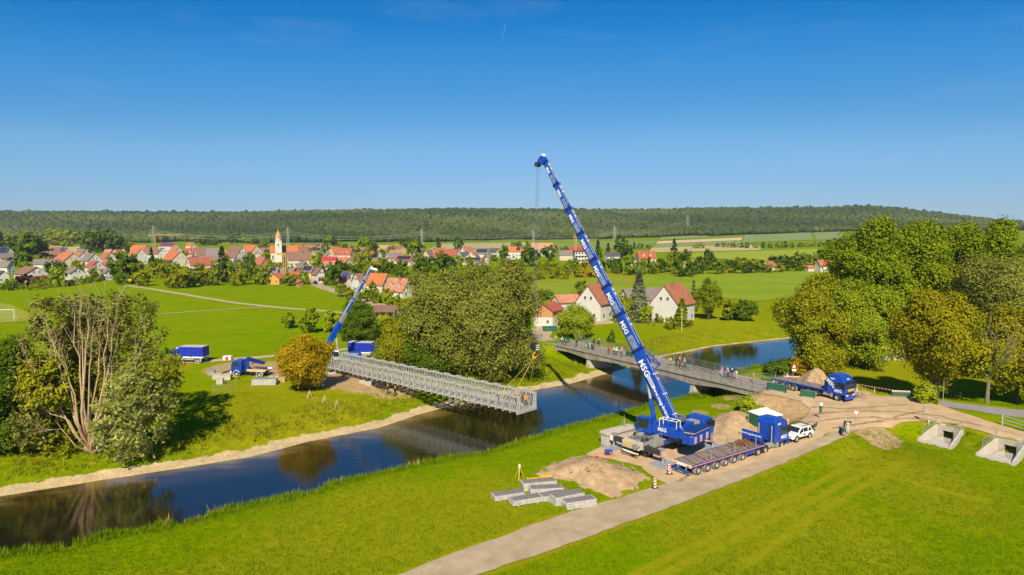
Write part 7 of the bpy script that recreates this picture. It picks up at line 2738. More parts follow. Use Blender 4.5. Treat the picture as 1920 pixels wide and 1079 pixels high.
def tripod():
    p = WG(974, 899)
    o = empty('survey_tripod', p, 0, 'yellow survey tripod on the bank beside the panel stacks', 'tripod')
    for k in range(3):
        a = k * 2.094 + .4
        MB().bar((.62 * math.cos(a), .62 * math.sin(a), 0), (.08 * math.cos(a), .08 * math.sin(a), 1.25), .07, .05).build('leg', M_YELLOW, o)
    MB().lathe([(.001, 1.24), (.14, 1.24), (.14, 1.3), (.001, 1.3)], 'z', 12).build('tripod_head', M_YELLOW, o)
    MB().box(-.11, .11, -.1, .1, 1.31, 1.62).tube((0, -.16, 1.48), (0, .16, 1.48), .05).box(-.05, .05, -.05, .05, 1.62, 1.7).build('instrument', M_SIGW, o)


tripod()


# ---- big precast block with lifting frame, small gear near the outrigger
def precast():
    a, c = WG(1140, 838), WG(1193, 824)
    rz = math.atan2(c.y - a.y, c.x - a.x)
    ln = (c - a).length
    m = (a + c) / 2
    o = empty('concrete_block', (m.x - math.sin(rz) * .7, m.y + math.cos(rz) * .7, hz(m.x, m.y)), rz, 'large pale precast concrete block beside the rear left outrigger', 'concrete block')
    MB().box(-ln / 2, ln / 2, -.6, .6, 0, 1.35).build('wall', M_CONCP, o, bevel=.04)
    MB().box(-ln / 2 - .12, ln / 2 + .12, -.75, .75, 1.36, 1.75).build('coping', M_CONCP, o, bevel=.05)
    t = MB()
    for k in range(3):
        q = k * 2.094
        t.tube((ln * .2 + .4 * math.cos(q), .4 * math.sin(q), 1.75), (ln * .2, 0, 2.7), .035)
    t.tube((ln * .2, 0, 2.6), (ln * .2, 0, 3.3), .04)
    t.build('sensor_tripod', M_METAL, o)
    MB().lathe([(.001, 3.28), (.13, 3.3), (.13, 3.45), (.001, 3.5)], 'z', 10, (ln * .2, 0, 0)).build('sensor_head', M_BLACK, o)


precast()
p = WG(1141, 853)
o = empty('hydraulic_pump', p, .3, 'small blue pump on a red plate at the edge of the crane pad', 'pump')
MB().box(-.55, .55, -.42, .42, .0, .07).build('base_plate', M_RED, o)
MB().box(-.4, .4, -.28, .28, .28, .62).tube((-.28, -.1, .07), (-.28, -.1, .3), .06).tube((.28, .1, .07), (.28, .1, .3), .06).build('pump_body', M_BLUE, o, bevel=.04)
MB().tube((0, -.3, .4), (.25, -.45, .15), .05).build('hose_fitting', M_METAL, o)
p = WG(1119, 863)
b = MB().lathe([(.001, 0), (.17, 0), (.20, .42), (.17, .42), (.15, .05), (.001, .05)], 'z', 14).tube((-.2, 0, .40), (0, 0, .62), .015).tube((.2, 0, .40), (0, 0, .62), .015)
tag(b.build('red_bucket', M_RED, None, p), 'small red bucket on the crane pad corner', 'bucket')


# ---- warning beacons, barriers, signs
def beacon(px, label, z=None, rz=.2):
    p = WG(*px)
    o = empty('warning_beacon', p + Vector((0, 0, .04)), rz, label, 'beacon', 'red and white beacons')
    MB().box(-.36, .36, -.18, .18, 0, .10).build('foot', M_BLACK, o, bevel=.02)
    MB().box(-.145, .145, -.02, .02, .1, 1.12).build('blade', M_SIGW, o)
    for k in range(3):
        z0 = .18 + .32 * k
        MB().hexa([(-.145, -.024, z0), (.145, -.024, z0 + .16), (.145, -.024, z0 + .32), (-.145, -.024, z0 + .16), (-.145, -.03, z0), (.145, -.03, z0 + .16), (.145, -.03, z0 + .32), (-.145, -.03, z0 + .16)]).build('red_stripe', M_RED, o)


beacon((1255, 890), 'beacon standing behind the tail of the long flatbed')
beacon((1228, 917), 'beacon at the path edge beside the broad earth heap')
beacon((1477, 802), 'beacon behind the white car')
beacon((1450, 721), 'beacon at the tail of the short flatbed', rz=-.5)
beacon((1476, 713), 'beacon behind the short flatbed at the fence end', rz=-.5)


def barrier(px, rz, w, label, h=1.0, striped=True, green=True):
    p = WG(*px)
    o = empty('site_barrier', p + Vector((0, 0, .04)), R(rz), label, 'barrier', 'site barriers')
    for x in (-w / 2 + .15, w / 2 - .15):
        MB().box(x - .1, x + .1, -.3, .3, 0, .08).box(x - .03, x + .03, -.03, .03, .08, h).build('foot', M_BLACK, o)
    if green:
        b = MB().box(-w / 2, w / 2, -.015, .015, .15, h - (.22 if striped else .05))
        b.build('mesh_panel', M_GREEN, o)
        MB().bar((-w / 2, 0, .12), (w / 2, 0, .12), .05).bar((-w / 2, 0, h - .02), (w / 2, 0, h - .02), .05).build('frame', M_METAL, o)
    if striped:
        stripes(o, (-w / 2, -.03, h - .24), (1, 0, 0), (0, 0, 1), w, .24, max(3, int(w * 2.6)), 'striped_board')
        if not green:
            stripes(o, (-w / 2, -.03, .2), (1, 0, 0), (0, 0, 1), w, .16, max(3, int(w * 2.6)), 'striped_board')


barrier((1528, 804), 52, 2.1, 'green barrier with red and white top behind the white car')
barrier((1689, 745), -12, 2.6, 'red and white barrier with posts before the maple')
barrier((1580, 814), 60, 2.0, 'dark green mesh barrier held by the two workers', 1.1, False)
barrier((1439, 722), -50, 2.6, 'green mesh barrier at the near corner of the bridge end', 1.1, False)
barrier((1456, 734), -52, 3.4, 'long green mesh barrier down the ramp edge', 1.2, False)
barrier((1514, 746), -40, 2.2, 'green mesh barrier leaning beside the short flatbed', 1.1, False)
barrier((1487, 716), -10, 3.2, 'red and white barrier boards behind the short flatbed', 1.0, True, False)
# striped plank between lorry and barrier
a, c = WG(1606, 731), WG(1676, 744)
b = MB()
n = 22
for i in range(n):
    q0_, q1_ = a.lerp(c, i / n), a.lerp(c, (i + 1) / n)
    b.bar(q0_ + Vector((0, 0, .95)), q1_ + Vector((0, 0, .95)), .04, .16, mi=i % 2)
for t_ in (0.02, .5, .98):
    q_ = a.lerp(c, t_)
    b.bar(q_, q_ + Vector((0, 0, 1.0)), .06, .06, mi=1)
tag(b.build('striped_tape', [M_RED, M_SIGW]), 'red and white tape stretched from the lorry to the barrier', 'barrier tape')


def post_sign(px, label, kind, h=2.2, rz=0.0):
    p = WG(*px)
    o = empty('road_sign', p, rz, label, 'sign')
    MB().tube((0, 0, -.2), (0, 0, h), .035, n=8).build('post', M_METAL, o)
    if kind == 'yield':
        for s_, m, d in ((.50, M_RED, 0), (.36, M_SIGW, -.012)):
            z = h - .28
            MB().prism([(-s_ * 1.0, z + s_ * .55), (s_ * 1.0, z + s_ * .55), (0, z - s_ * 1.15)], -.05 + d, -.04 + d, 'y').build('red_rim' if m is M_RED else 'sign_face', m, o)
    elif kind == 'warn':
        for s_, m, d in ((.48, M_RED, 0), (.33, M_SIGW, -.012)):
            z = h - .4
            MB().prism([(-s_, z - s_ * .55), (s_, z - s_ * .55), (0, z + s_ * 1.15)], -.05 + d, -.04 + d, 'y').build('red_rim' if m is M_RED else 'sign_face', m, o)
        MB().box(-.38, .38, -.05, -.04, h - 1.25, h - .85).build('sign_plate', M_SIGW, o)
    elif kind == 'plate':
        MB().box(-.3, .3, -.05, -.04, h - .95, h - .0).build('sign_plate', M_METAL, o)
    elif kind == 'box':
        MB().box(-.14, .14, -.14, .1, h - 1.3, h - .1).build('signal_box', M_GREEN, o)
        MB().box(-.2, .2, -.16, -.145, h - .3, h + .1).build('sign_plate', M_SIGW, o)


post_sign((1604, 802), 'red-rimmed give-way triangle sign beside the two workers', 'yield', 2.3)
post_sign((1488, 711), 'red-rimmed warning triangle above the short flatbed', 'warn', 2.7)
post_sign((1730, 792), 'grey sign seen from behind before the left culvert', 'plate', 2.1, .6)
post_sign((1538, 786), 'green signal box on a post above the barrier', 'box', 2.2)
p = WG(1741, 797)
o = empty('marker_post', p, 0, 'white marker post at the top of the left culvert', 'post')
MB().prism([(-.06, -.05), (.06, -.05), (0, .06)], 0, 1.05, 'z').build('post', M_SIGW, o)
MB().box(-.062, .062, -.055, -.052, .72, .90).build('reflector', M_BLACK, o)
p = WG(1800, 750)
o = empty('hydrant_post', p, 0, 'red-topped post on the shaded road at right', 'post')
MB().tube((0, 0, 0), (0, 0, .75), .06).build('post', M_SIGW, o)
MB().lathe([(.001, .75), (.13, .75), (.15, 1.1), (.10, 1.25), (.001, 1.28)], 'z', 12).build('cap', M_RED, o)


def lamp():
    p = WG(1768, 752)
    o = empty('street_lamp', p, 0, 'grey street lamp before the orange-tinged maple', 'street lamp')
    h = 3.4
    MB().tube((0, 0, -.2), (0, 0, h), .06, .045).build('pole', M_METAL, o)
    MB().box(-.12, .62, -.1, .1, h - .02, h + .10).build('lamp_head', M_METAL, o, bevel=.03)


lamp()


def flood(px, top, label):
    p = WG(*px)
    h = WY(px[0], top, p.y).z - p.z
    o = empty('floodlight_mast', p, 0, label, 'mast')
    MB().tube((0, 0, -.2), (0, 0, h), .14, .07).build('pole', M_METAL, o)
    for s_ in (-.6, .6):
        MB().box(s_ - .3, s_ + .3, -.35, .05, h - .1, h + .35).build('floodlight', M_METAL, o)
    MB().box(-.8, .8, -.05, .05, h - .18, h - .1).build('crossbar', M_METAL, o)


flood((1697, 668), 560, 'tall grey floodlight mast beside the pale shed')


def goal(px, w, h, d, rz, label):
    p = WG(*px)
    o = empty('football_goal', p, R(rz), label, 'goal')
    b = MB()
    for x in (-w / 2, w / 2):
        MB().tube((x, 0, 0), (x, 0, h), .07).build('post', M_SIGW, o)
        MB().path([(x, 0, h), (x, d * .4, h), (x, d, 0), (x, 0, 0)], .03).build('net_bracket', M_SIGW, o)
    MB().tube((-w / 2, 0, h), (w / 2, 0, h), .07).build('crossbar', M_SIGW, o)
    n = MB()
    for i in range(25):
        x = -w / 2 + w * i / 24
        n.path([(x, d * .4, h), (x, d, .0)], .008, 3)
    for i in range(9):
        t_ = i / 8
        n.tube((-w / 2, d * .4 + d * .6 * t_, h * (1 - t_)), (w / 2, d * .4 + d * .6 * t_, h * (1 - t_)), .008, n=3)
    n.build('net', M_SIGW, o)


goal((1649, 683), 2.6, 1.9, 1.4, -14, 'white football goal before the pale shed')
goal((8, 604), 5.0, 3.6, 2.0, 20, 'white football goal at the left picture edge')


def shed():
    p = WG(1679, 676)
    o = empty('sports_shed', p + Vector((0, 1.4, 0)), R(-14), 'small pale green shed with red-brown roof behind the goal', 'shed')
    MB().box(-2.2, 2.2, -1.4, 1.4, 0, 2.5).build('wall', mat('shed_boards', (.40, .40, .24), .85, var=.12, scale=3), o)
    MB().hexa([(-2.5, -1.8, 2.5), (2.5, -1.8, 2.5), (2.5, 1.8, 2.9), (-2.5, 1.8, 2.9), (-2.5, -1.8, 2.65), (2.5, -1.8, 2.65), (2.5, 1.8, 3.05), (-2.5, 1.8, 3.05)]).build('roof', MR['rust'], o)
    for i in range(8):
        x = -2.1 + 4.2 * i / 7
        MB().box(x - .03, x + .03, -1.43, -1.40, 0, 2.5).build('batten', M_SIGW, o)
    MB().box(1.0, 1.8, -1.46, -1.41, .0, 2.0).build('door', M_WOOD, o)


shed()
# sponsor boards at the sports ground
for px, w, m, lb in (((1814, 652), 2.6, M_SIGW, 'white advertising board between the maples'), ((1838, 651), 2.6, M_AMBER, 'orange advertising board between the maples'), ((1825, 677), 2.2, M_RED, 'red advertising board low between the maples')):
    p = WG(*px)
    o = empty('advert_board', p, R(-4), lb, 'board')
    MB().box(-w / 2, w / 2, -.03, .03, .25, 1.1).build('panel', m, o)
    for x in (-w / 2 + .2, w / 2 - .2): MB().box(x - .04, x + .04, .03, .1, 0, 1.1).build('post', M_METAL, o)


# ---- galvanised gate at the right edge
def gate():
    a, c = WG(1879, 797), WG(1922, 810)
    e = c + (c - a) * .9
    o = empty('field_gate', a, math.atan2(c.y - a.y, c.x - a.x), 'pale green railing fence at the right picture edge', 'fence')
    m = mat('pale_green_paint', (.45, .52, .40), .6, var=.1)
    ln = (e - a).length
    k = (c - a).length
    for x in (0, k, k * 1.9): MB().box(x - .07, x + .07, -.07, .07, 0, 1.35).build('post', m, o)
    for z in (.35, .8, 1.25): MB().bar((0, 0, z), (ln, 0, z), .05, .09).build('rail', m, o)


gate()


# ---- the two concrete culvert mouths
def culvert(a, b_, label):
    d = b_ - a
    d.z = 0
    d.normalize()
    rz = math.atan2(d.y, d.x)
    o = empty('culvert_mouth', (a.x, a.y, 0), rz, label, 'culvert')
    zt = 1.45
    Lc = 3.9
    w0, w1 = 1.35, 1.75
    MB().hexa([(-.4, -w0, -.45), (Lc + .5, -w1 - .2, -.45), (Lc + .5, w1 + .2, -.45), (-.4, w0, -.45), (-.4, -w0, -.10), (Lc + .5, -w1 - .2, -.02), (Lc + .5, w1 + .2, -.02), (-.4, w0, -.10)]).build('floor', M_CONCP, o)
    for sg in (-1, 1):
        P = []
        for off in (0, .28):
            P += [(-.3, sg * (w0 + off), -.4), (Lc, sg * (w1 + off), -.4), (Lc, sg * (w1 + off), .12), (-.3, sg * (w0 + off), zt)]
        MB().hexa(P).build('wing_wall', M_CONCP, o, bevel=.02)
        # railing on the wing
        r = MB()
        y0, y1 = sg * (w0 + .14), sg * (w1 + .14)
        for x, y, z in ((-.1, y0, zt - .05), (Lc * .72, y0 + (y1 - y0) * .75, .55)):
            r.tube((x, y, z), (x, y, z + 1.1), .035)
        for hh in (.4, .75, 1.08):
            r.tube((-.1, y0, zt - .05 + hh), (Lc * .72, y0 + (y1 - y0) * .75, .55 + hh), .028)
        r.build('railing', M_METAL, o)
    hb = MB()
    hb.box(-.5, -.2, -w0 - .28, -.7, -.4, zt).box(-.5, -.2, .7, w0 + .28, -.4, zt).box(-.5, -.2, -.7, .7, .85, zt)
    hb.build('head_wall', M_CONCP, o)
    tb = MB()
    tb.box(-4.0, -.5, -.75, -.70, -.12, .9).box(-4.0, -.5, .70, .75, -.12, .9).box(-4.0, -.5, -.7, .7, .86, .9).box(-4.0, -3.9, -.7, .7, -.1, .86).box(-4.0, -.41, -.7, .7, -.14, -.11)
    tb.build('channel', M_DARK, o)
    MB().tube((-.2, -.5, .55), (Lc * .55, -.7, .45), .025).tube((Lc * .55, -.7, .45), (Lc * .55, -.7, -.05), .025).build('hand_rail', M_METAL, o)
    MB().tube((-.15, -w0 - .2, zt + .3), (-.15, w0 + .2, zt + .3), .03).tube((-.15, -w0 - .2, zt), (-.15, -w0 - .2, zt + 1.05), .03).tube((-.15, w0 + .2, zt), (-.15, w0 + .2, zt + 1.05), .03).tube((-.15, -w0 - .2, zt + 1.0), (-.15, w0 + .2, zt + 1.0), .03).build('top_railing', M_METAL, o)


culvert(*CULV[0], 'concrete culvert mouth with railings, left of the two')
culvert(*CULV[1], 'concrete culvert mouth with railings, right of the two')


# ---- white-roofed site tent
def tent():
    p = WG(1440, 806)
    o = empty('site_tent', p + Vector((0, 1.2, 0)), R(20), 'site tent with white pyramid roof and green sides behind the blue tractor unit', 'tent')
    w, h = 1.5, 2.0
    for x, y in ((-w, -w), (w, -w), (w, w), (-w, w)):
        MB().box(x - .05, x + .05, y - .05, y + .05, 0, h).build('pole', M_METAL, o)
    MB().add([(-w - .1, -w - .1, h), (w + .1, -w - .1, h), (w + .1, w + .1, h), (-w - .1, w + .1, h), (0, 0, h + .8), (-w - .1, -w - .1, h - .12), (w + .1, -w - .1, h - .12), (w + .1, w + .1, h - .12), (-w - .1, w + .1, h - .12)],
             [(0, 1, 4), (1, 2, 4), (2, 3, 4), (3, 0, 4), (0, 5, 6, 1), (1, 6, 7, 2), (2, 7, 8, 3), (3, 8, 5, 0), (5, 8, 7, 6)]).build('roof', M_SIGW, o)
    for f in range(4):
        q = MB().box(-w + .06, w - .06, -w - .02, -w + .02, .1, h - .13).build('side_sheet', M_GREEN, o)
        q.rotation_euler = (0, 0, f * math.pi / 2)
    fr = MB()
    for x0, x1, z0, z1 in ((-.5, .5, 1.92, 1.98), (-.5, .5, .7, .76), (-.5, -.44, .7, 1.98), (.44, .5, .7, 1.98)):
        fr.box(x0, x1, -w - .05, -w - .022, z0, z1)
    fr.lathe([(.16, -w - .05), (.26, -w - .05), (.26, -w - .022), (.16, -w - .022)], 'y', 18, (0, 0, 1.6))
    fr.build('emblem', M_SIGW, o)


tent()


# ---- gear on the left meadow
def crate(px, dims, rz, m, label, name='crate', cat='crate', dz=0):
    p = WG(*px)
    o = empty(name, p + Vector((0, 0, dz)), R(rz), label, cat)
    x, y, z = dims
    MB().box(-x / 2, x / 2, -y / 2, y / 2, .1, z).build('box', m, o, bevel=.03)
    MB().box(-x / 2 - .03, x / 2 + .03, -y / 2 - .03, y / 2 + .03, z, z + .06).build('lid', m, o)
    for s_ in (-1, 1): MB().box(-x / 2, x / 2, s_ * y * .35 - .06, s_ * y * .35 + .06, 0, .1).build('runner', M_PINE, o)


crate((408, 712), (1.5, 1.1, 1.0), 8, M_CONCP, 'left pale container beside the loader lorry')
crate((425, 713), (1.6, 1.2, 1.0), 8, M_CONCP, 'right pale container beside the loader lorry')
crate((413, 721), (1.1, 1.0, 1.0), 8, M_CONCP, 'front pale container of the group beside the loader lorry')
crate((397, 704), (1.2, 1.0, .9), 8, M_METAL, 'grey wire container behind the pale containers', 'wire_container')
crate((427, 676), (1.6, 1.1, .9), 5, M_SIGW, 'white crate with red tape beside the farm track', 'tool_crate')
b_ = WG(433, 675)
MB().box(-.3, .3, -.62, -.58, .2, .8).build('red_label', M_RED, bpy.data.objects['tool_crate'])
deck_stack((497, 722), 4, 3.6, 6, 'wide stack of grey beams on the far meadow by the loader lorry', 1.5, M_METAL)


def pallet(px, label, n=4):
    p = WG(*px)
    o = empty('timber_pallet', p, R(5), label, 'pallet')
    for k in range(n):
        z = k * .16
        for s_ in (-.45, 0, .45): MB().box(-.9, .9, s_ - .06, s_ + .06, z, z + .09).build('bearer', M_PINE, o)
        for i in range(6): MB().box(-.9 + .31 * i, -.9 + .31 * i + .25, -.55, .55, z + .091, z + .13).build('board', M_PINE, o)


pallet((514, 712), 'pile of fresh timber pallets left of the golden maple')
pallet((526, 716), 'second pile of pallets with a leaning trestle beside the golden maple', 5)
for px, lb in (((581, 747), 'left wooden A-frame trestle on the bank below the golden maple'), ((609, 757), 'middle wooden A-frame trestle on the bank'), ((632, 766), 'right small wooden trestle on the bank'), ((521, 716), 'A-frame trestle leaning on the pallets')):
    p = WG(*px)
    b = MB()
    for y in (-.4, .4):
        b.bar((-.42, y, 0), (0, y * .7, 1.25), .07).bar((.42, y, 0), (0, y * .7, 1.25), .07)
    b.bar((0, -.45, 1.25), (0, .45, 1.25), .08)
    tag(b.build('trestle', M_PINE, None, p, .4), lb, 'trestle')


def site_fence():
    a, c = WG(400, 737), WG(442, 729)
    rz = math.atan2(c.y - a.y, c.x - a.x)
    o = empty('site_fence', a, rz, 'thin wire site fence before the pale containers', 'fence')
    ln = (c - a).length
    for i in range(3):
        x = ln * i / 2
        MB().tube((x, 0, 0), (x, 0, 1.5), .025).build('post', M_METAL, o)
    m = MB()
    for i in range(30): m.tube((ln * i / 30, 0, .1), (ln * i / 30, 0, 1.4), .007, n=3)
    for z in (.1, .5, .95, 1.4): m.tube((0, 0, z), (ln, 0, z), .01, n=4)
    m.build('wire_panel', M_METAL, o)


site_fence()
# wooden poles along the village road
for px, top, lb in (((757, 581), 553, 'nearest wooden pole beside the village road'), ((677, 551), 525, 'wooden pole beside the second roadside house'), ((629, 533), 506, 'tall wooden pole before the dark roadside tree'), ((653, 551), 532, 'short wooden pole left of the small boom'), ((714, 565), 538, 'wooden pole before the salmon-roofed roadside house'), ((1278, 622), 578, 'wooden pole before the right white farmhouse')):
    p = WG(*px)
    h = WY(px[0], top, p.y).z - p.z
    o = empty('utility_pole', p, 0, lb, 'pole')
    MB().tube((0, 0, -.2), (0, 0, h), .13, .09).build('pole', M_PINE, o)
    MB().box(-.5, .5, -.05, .05, h - .5, h - .38).build('cross_arm', M_WOOD, o)
# little white sign lying at the shelter and an orange sign by the chestnut
post_sign((726, 583), 'long white board beside the village road at the shelter', 'plate', 1.0)
p = WG(244, 534)
o = empty('road_sign', p, 0, 'small orange sign under the chestnut', 'sign')
MB().tube((0, 0, 0), (0, 0, 2.6), .06).build('post', M_METAL, o)
MB().box(-.7, .7, -.06, -.02, 1.8, 3.0).build('sign_face', M_AMBER, o)


# ================================================================ people and bicycles
M_SKIN = mat('skin', (.52, .30, .20), .6, var=.05)
M_HAIR = mat('hair_brown', (.06, .035, .02), .8, var=.2)
CLOTH = {k: mat('cloth_' + k, c, .9, var=.1, scale=8) for k, c in {'red': (.50, .03, .04), 'blue': (.03, .10, .42), 'navy': (.015, .02, .06), 'black': (.02, .02, .022), 'white': (.62, .60, .58), 'yellow': (.62, .58, .03), 'orange': (.70, .22, .01),
         'pink': (.58, .22, .30), 'lightblue': (.25, .48, .55), 'grey': (.22, .22, .22), 'beige': (.48, .40, .28), 'green': (.06, .22, .08), 'jeans': (.06, .09, .20), 'sky': (.38, .50, .68)}.items()}
import bmesh
_S = {'hip': (0, 0, .93), 'chest': (0, .01, 1.28), 'neck': (0, .02, 1.47), 'head': (0, .0, 1.60), 'top': (0, .01, 1.74)}


def body_mesh(pose):
    """one continuous body grown over a posed skeleton; faces the -y side"""
    J = dict(_S)
    lean = {'stand': 0, 'walk': .03, 'rail': .18, 'ride': .34}[pose]
    for k in ('chest', 'neck', 'head', 'top'):
        x, y, z = J[k]
        dz = z - .93
        J[k] = (x, y - lean * dz, z - lean * lean * dz * .5)
    E, LB, RD = [], [], {}

    def chain(names, rad, lab):
        for i in range(len(names) - 1):
            E.append((names[i], names[i + 1]))
            LB.append(lab if isinstance(lab, str) else lab[i])
        for n_, r in zip(names, rad): RD[n_] = r
    chain(['hip', 'chest', 'neck', 'head', 'top'], [(.15, .11), (.17, .115), (.058, .058), (.085, .10), (.07, .085)], ['top', 'top', 'skin', 'head'])
    for s_, nm in ((-1, 'l'), (1, 'r')):
        cx, cy, cz = J['chest']
        sh = (s_ * .19, cy - .0, cz + .12)
        if pose in ('stand', 'walk'):
            sw = .12 * s_ if pose == 'walk' else 0
            el, wr = (s_ * .25, cy + .02 - sw, cz - .16), (s_ * .26, cy - .06 - sw * 1.6, cz - .40)
        else:
            el, wr = (s_ * .25, cy - .14, cz - .12), (s_ * .20, cy - .40, cz - .20)
        J['sh' + nm], J['el' + nm], J['wr' + nm] = sh, el, wr
        dv_ = (Vector(wr) - Vector(el)).normalized()
        pm_ = Vector(wr) + dv_ * .07
        J['pm' + nm] = tuple(pm_)
        chain(['chest', 'sh' + nm, 'el' + nm, 'wr' + nm, 'pm' + nm], [RD['chest'], (.065, .065), (.047, .047), (.034, .034), (.040, .022)], ['top', 'top', 'arm', 'skin'])
        side = Vector((s_, 0, 0))
        fw = dv_.cross(side).normalized()
        for q in range(4):
            t = pm_ + fw * (.026 * (q - 1.5)) + dv_ * (.075, .09, .085, .065)[q] - side * .015
            J['f%d%s' % (q, nm)] = tuple(t)
            chain(['pm' + nm, 'f%d%s' % (q, nm)], [RD['pm' + nm], (.010, .010)], 'skin')
        th_ = Vector(wr) + dv_ * .045 + fw * .06
        J['th' + nm] = tuple(th_)
        chain(['wr' + nm, 'th' + nm], [RD['wr' + nm], (.012, .012)], 'skin')
        st = {'stand': 0, 'walk': .22 * s_, 'rail': .03 * s_, 'ride': .0}[pose]
        kn, an, to = (s_ * .11, -.03 - st * .5, .50), (s_ * .12, .03 - st * .9, .09), (s_ * .14, -.15 - st * .9, .035)
        if pose == 'ride':
            kn, an, to = (s_ * .16, -.12, .52), (s_ * .22, .02, .09), (s_ * .23, -.16, .035)
        J['th_' + nm], J['kn' + nm], J['an' + nm], J['to' + nm] = (s_ * .10, 0, .86), kn, an, to
        chain(['hip', 'th_' + nm, 'kn' + nm, 'an' + nm, 'to' + nm], [RD['hip'], (.088, .088), (.062, .062), (.045, .045), (.045, .032)], ['legs', 'legs', 'shin', 'shoe'])
    names = list(J)
    bm = bmesh.new()
    lay = bm.verts.layers.skin.verify()
    vv = {}
    for n_ in names:
        v = bm.verts.new(J[n_])
        v[lay].radius = RD[n_]
        v[lay].use_root = (n_ == 'hip')
        vv[n_] = v
    for a_, c_ in E: bm.edges.new((vv[a_], vv[c_]))
    me = bpy.data.meshes.new('body')
    bm.to_mesh(me)
    bm.free()
    ob = bpy.data.objects.new('body', me)
    COL.objects.link(ob)
    ob.modifiers.new('skin', 'SKIN').use_smooth_shade = True
    ob.modifiers.new('sub', 'SUBSURF').levels = 1
    dg = bpy.context.evaluated_depsgraph_get()
    out = bpy.data.meshes.new_from_object(ob.evaluated_get(dg))
    bpy.data.objects.remove(ob)
    A = np.array([J[a_] for a_, c_ in E])
    B = np.array([J[c_] for a_, c_ in E])
    idx = {'skin': 0, 'top': 1, 'arm': 1, 'legs': 2, 'shin': 2, 'shoe': 3, 'head': 0}
    for m in (M_SKIN, M_SKIN, M_SKIN, M_BLACK, M_HAIR): out.materials.append(m)
    hz_ = J['head'][2]
    hy_ = J['head'][1]
    for f in out.polygons:
        c = np.array(f.center)
        d = B - A
        t = np.clip(((c - A) * d).sum(1) / ((d * d).sum(1) + 1e-9), 0, 1)
        k = int(np.argmin(np.linalg.norm(A + d * t[:, None] - c, axis=1)))
        mi = idx[LB[k]]
        if LB[k] in ('head',) or (LB[k] == 'skin' and c[2] > hz_ - .06 and abs(c[0]) < .14):
            if c[2] > hz_ + .07 or (c[1] > hy_ + .03 and c[2] > hz_ - .06): mi = 4
        if LB[k] == 'shin' and pose == 'ride': mi = 0
        f.material_index = mi
    return out


BODY = {k: body_mesh(k) for k in ('stand', 'walk', 'rail', 'ride')}
M_FACE = mat('face_detail', (.10, .05, .04), .6)


def face_mesh(pose):
    """eyes, nose and ears of the small figures"""
    lean = {'stand': 0, 'walk': .03, 'rail': .18, 'ride': .34}[pose]
    dz = 1.62 - .93
    y, z = .0 - lean * dz, 1.62 - lean * lean * dz * .5
    b = MB()
    for s_ in (-1, 1): b.cbox((s_ * .032, y - .092, z + .02), (.022, .012, .010))
    b.cbox((0, y - .092, z - .055), (.042, .012, .008))
    return b.mesh('face', M_FACE)


FACE = {k: face_mesh(k) for k in BODY}
HELM = MB().lathe([(.125, -.03), (.13, .02), (.115, .075), (.07, .115), (.001, .13)], 'z', 14).mesh('helmet', M_SIGW)


def person(pos, rz, pose, top, legs, label, helmet=None, group=None, sc=1.0, shoes=None):
    o = empty('person', pos, rz, label, 'person', group)
    o.scale = (sc, sc, sc)
    b = link('body', BODY[pose], None, o)
    for i, m in ((1, CLOTH[top]), (2, CLOTH[legs] if legs in CLOTH else M_SKIN)):
        b.material_slots[i].link = 'OBJECT'
        b.material_slots[i].material = m
    link('face', FACE[pose], None, o)
    if helmet:
        lean = {'stand': 0, 'walk': .03, 'rail': .18, 'ride': .34}[pose]
        dz = 1.66 - .93
        h = link('helmet', HELM, None, o, (0, -lean * dz, 1.66 - lean * lean * dz * .5))
        h.material_slots[0].link = 'OBJECT'
        h.material_slots[0].material = {'yellow': M_YELLOW, 'orange': M_AMBER, 'white': M_SIGW, 'red': M_RED, 'blue': CLOTH['blue'], 'black': M_BLACK}[helmet]
    return o


def bike_proto():
    o = empty('bicycle', (0, 0, 0), 0, 'bicycle', 'bicycle')
    ring = MB()
    K = 22
    for i in range(K):
        a, c = 2 * math.pi * i / K, 2 * math.pi * (i + 1) / K
        ring.tube((.33 * math.cos(a), 0, .33 * math.sin(a)), (.33 * math.cos(c), 0, .33 * math.sin(c)), .022, n=5, caps=False)
    tm = ring.mesh('tyre', M_TYRE, fix=False)
    sp = MB()
    for i in range(12):
        a = 2 * math.pi * i / 12
        sp.tube((0, 0, 0), (.32 * math.cos(a), 0, .32 * math.sin(a)), .006, n=3)
    sp.tube((0, -.05, 0), (0, .05, 0), .03)
    sm = sp.mesh('spokes', M_METAL)
    for x in (-.52, .52):
        e = empty('wheel', (x, 0, .35))
        e.parent = o
        link('tyre', tm, None, e)
        link('spokes', sm, None, e)
    f = MB()
    bb, st, hd, hl = (-.08, 0, .30), (-.22, 0, .82), (.36, 0, .84), (.40, 0, .70)
    for a, c in ((bb, st), (st, hd), (bb, hl), (bb, (-.52, 0, .35)), (st, (-.52, 0, .35)), (hd, (.52, 0, .35))): f.tube(a, c, .024, n=6)
    f.build('frame', CLOTH['black'], o)
    MB().prism([(-.36, -.07), (-.10, -.02), (-.10, .02), (-.36, .07)], .88, .94, 'z').tube((-.22, 0, .80), (-.235, 0, .89), .018).build('saddle', M_BLACK, o)
    MB().tube((.34, -.27, .98), (.34, .27, .98), .018).tube((.36, 0, .82), (.34, 0, .98), .02).build('handlebar', M_BLACK, o)
    MB().lathe([(.09, -.03), (.10, -.03), (.10, .0), (.09, .0)], 'y', 14, (-.08, 0, .30)).tube((-.08, -.1, .30), (.07, -.1, .26), .015).tube((-.08, .1, .30), (-.23, .1, .34), .015).build('crank', M_METAL, o)
    return o


BIKE = bike_proto()


def bike(pos, rz, label, group='bicycles on the road bridge', tilt=0.0):
    o = place(BIKE, pos, rz, None, label, group)
    o.rotation_euler = (tilt, 0, rz)
    return o


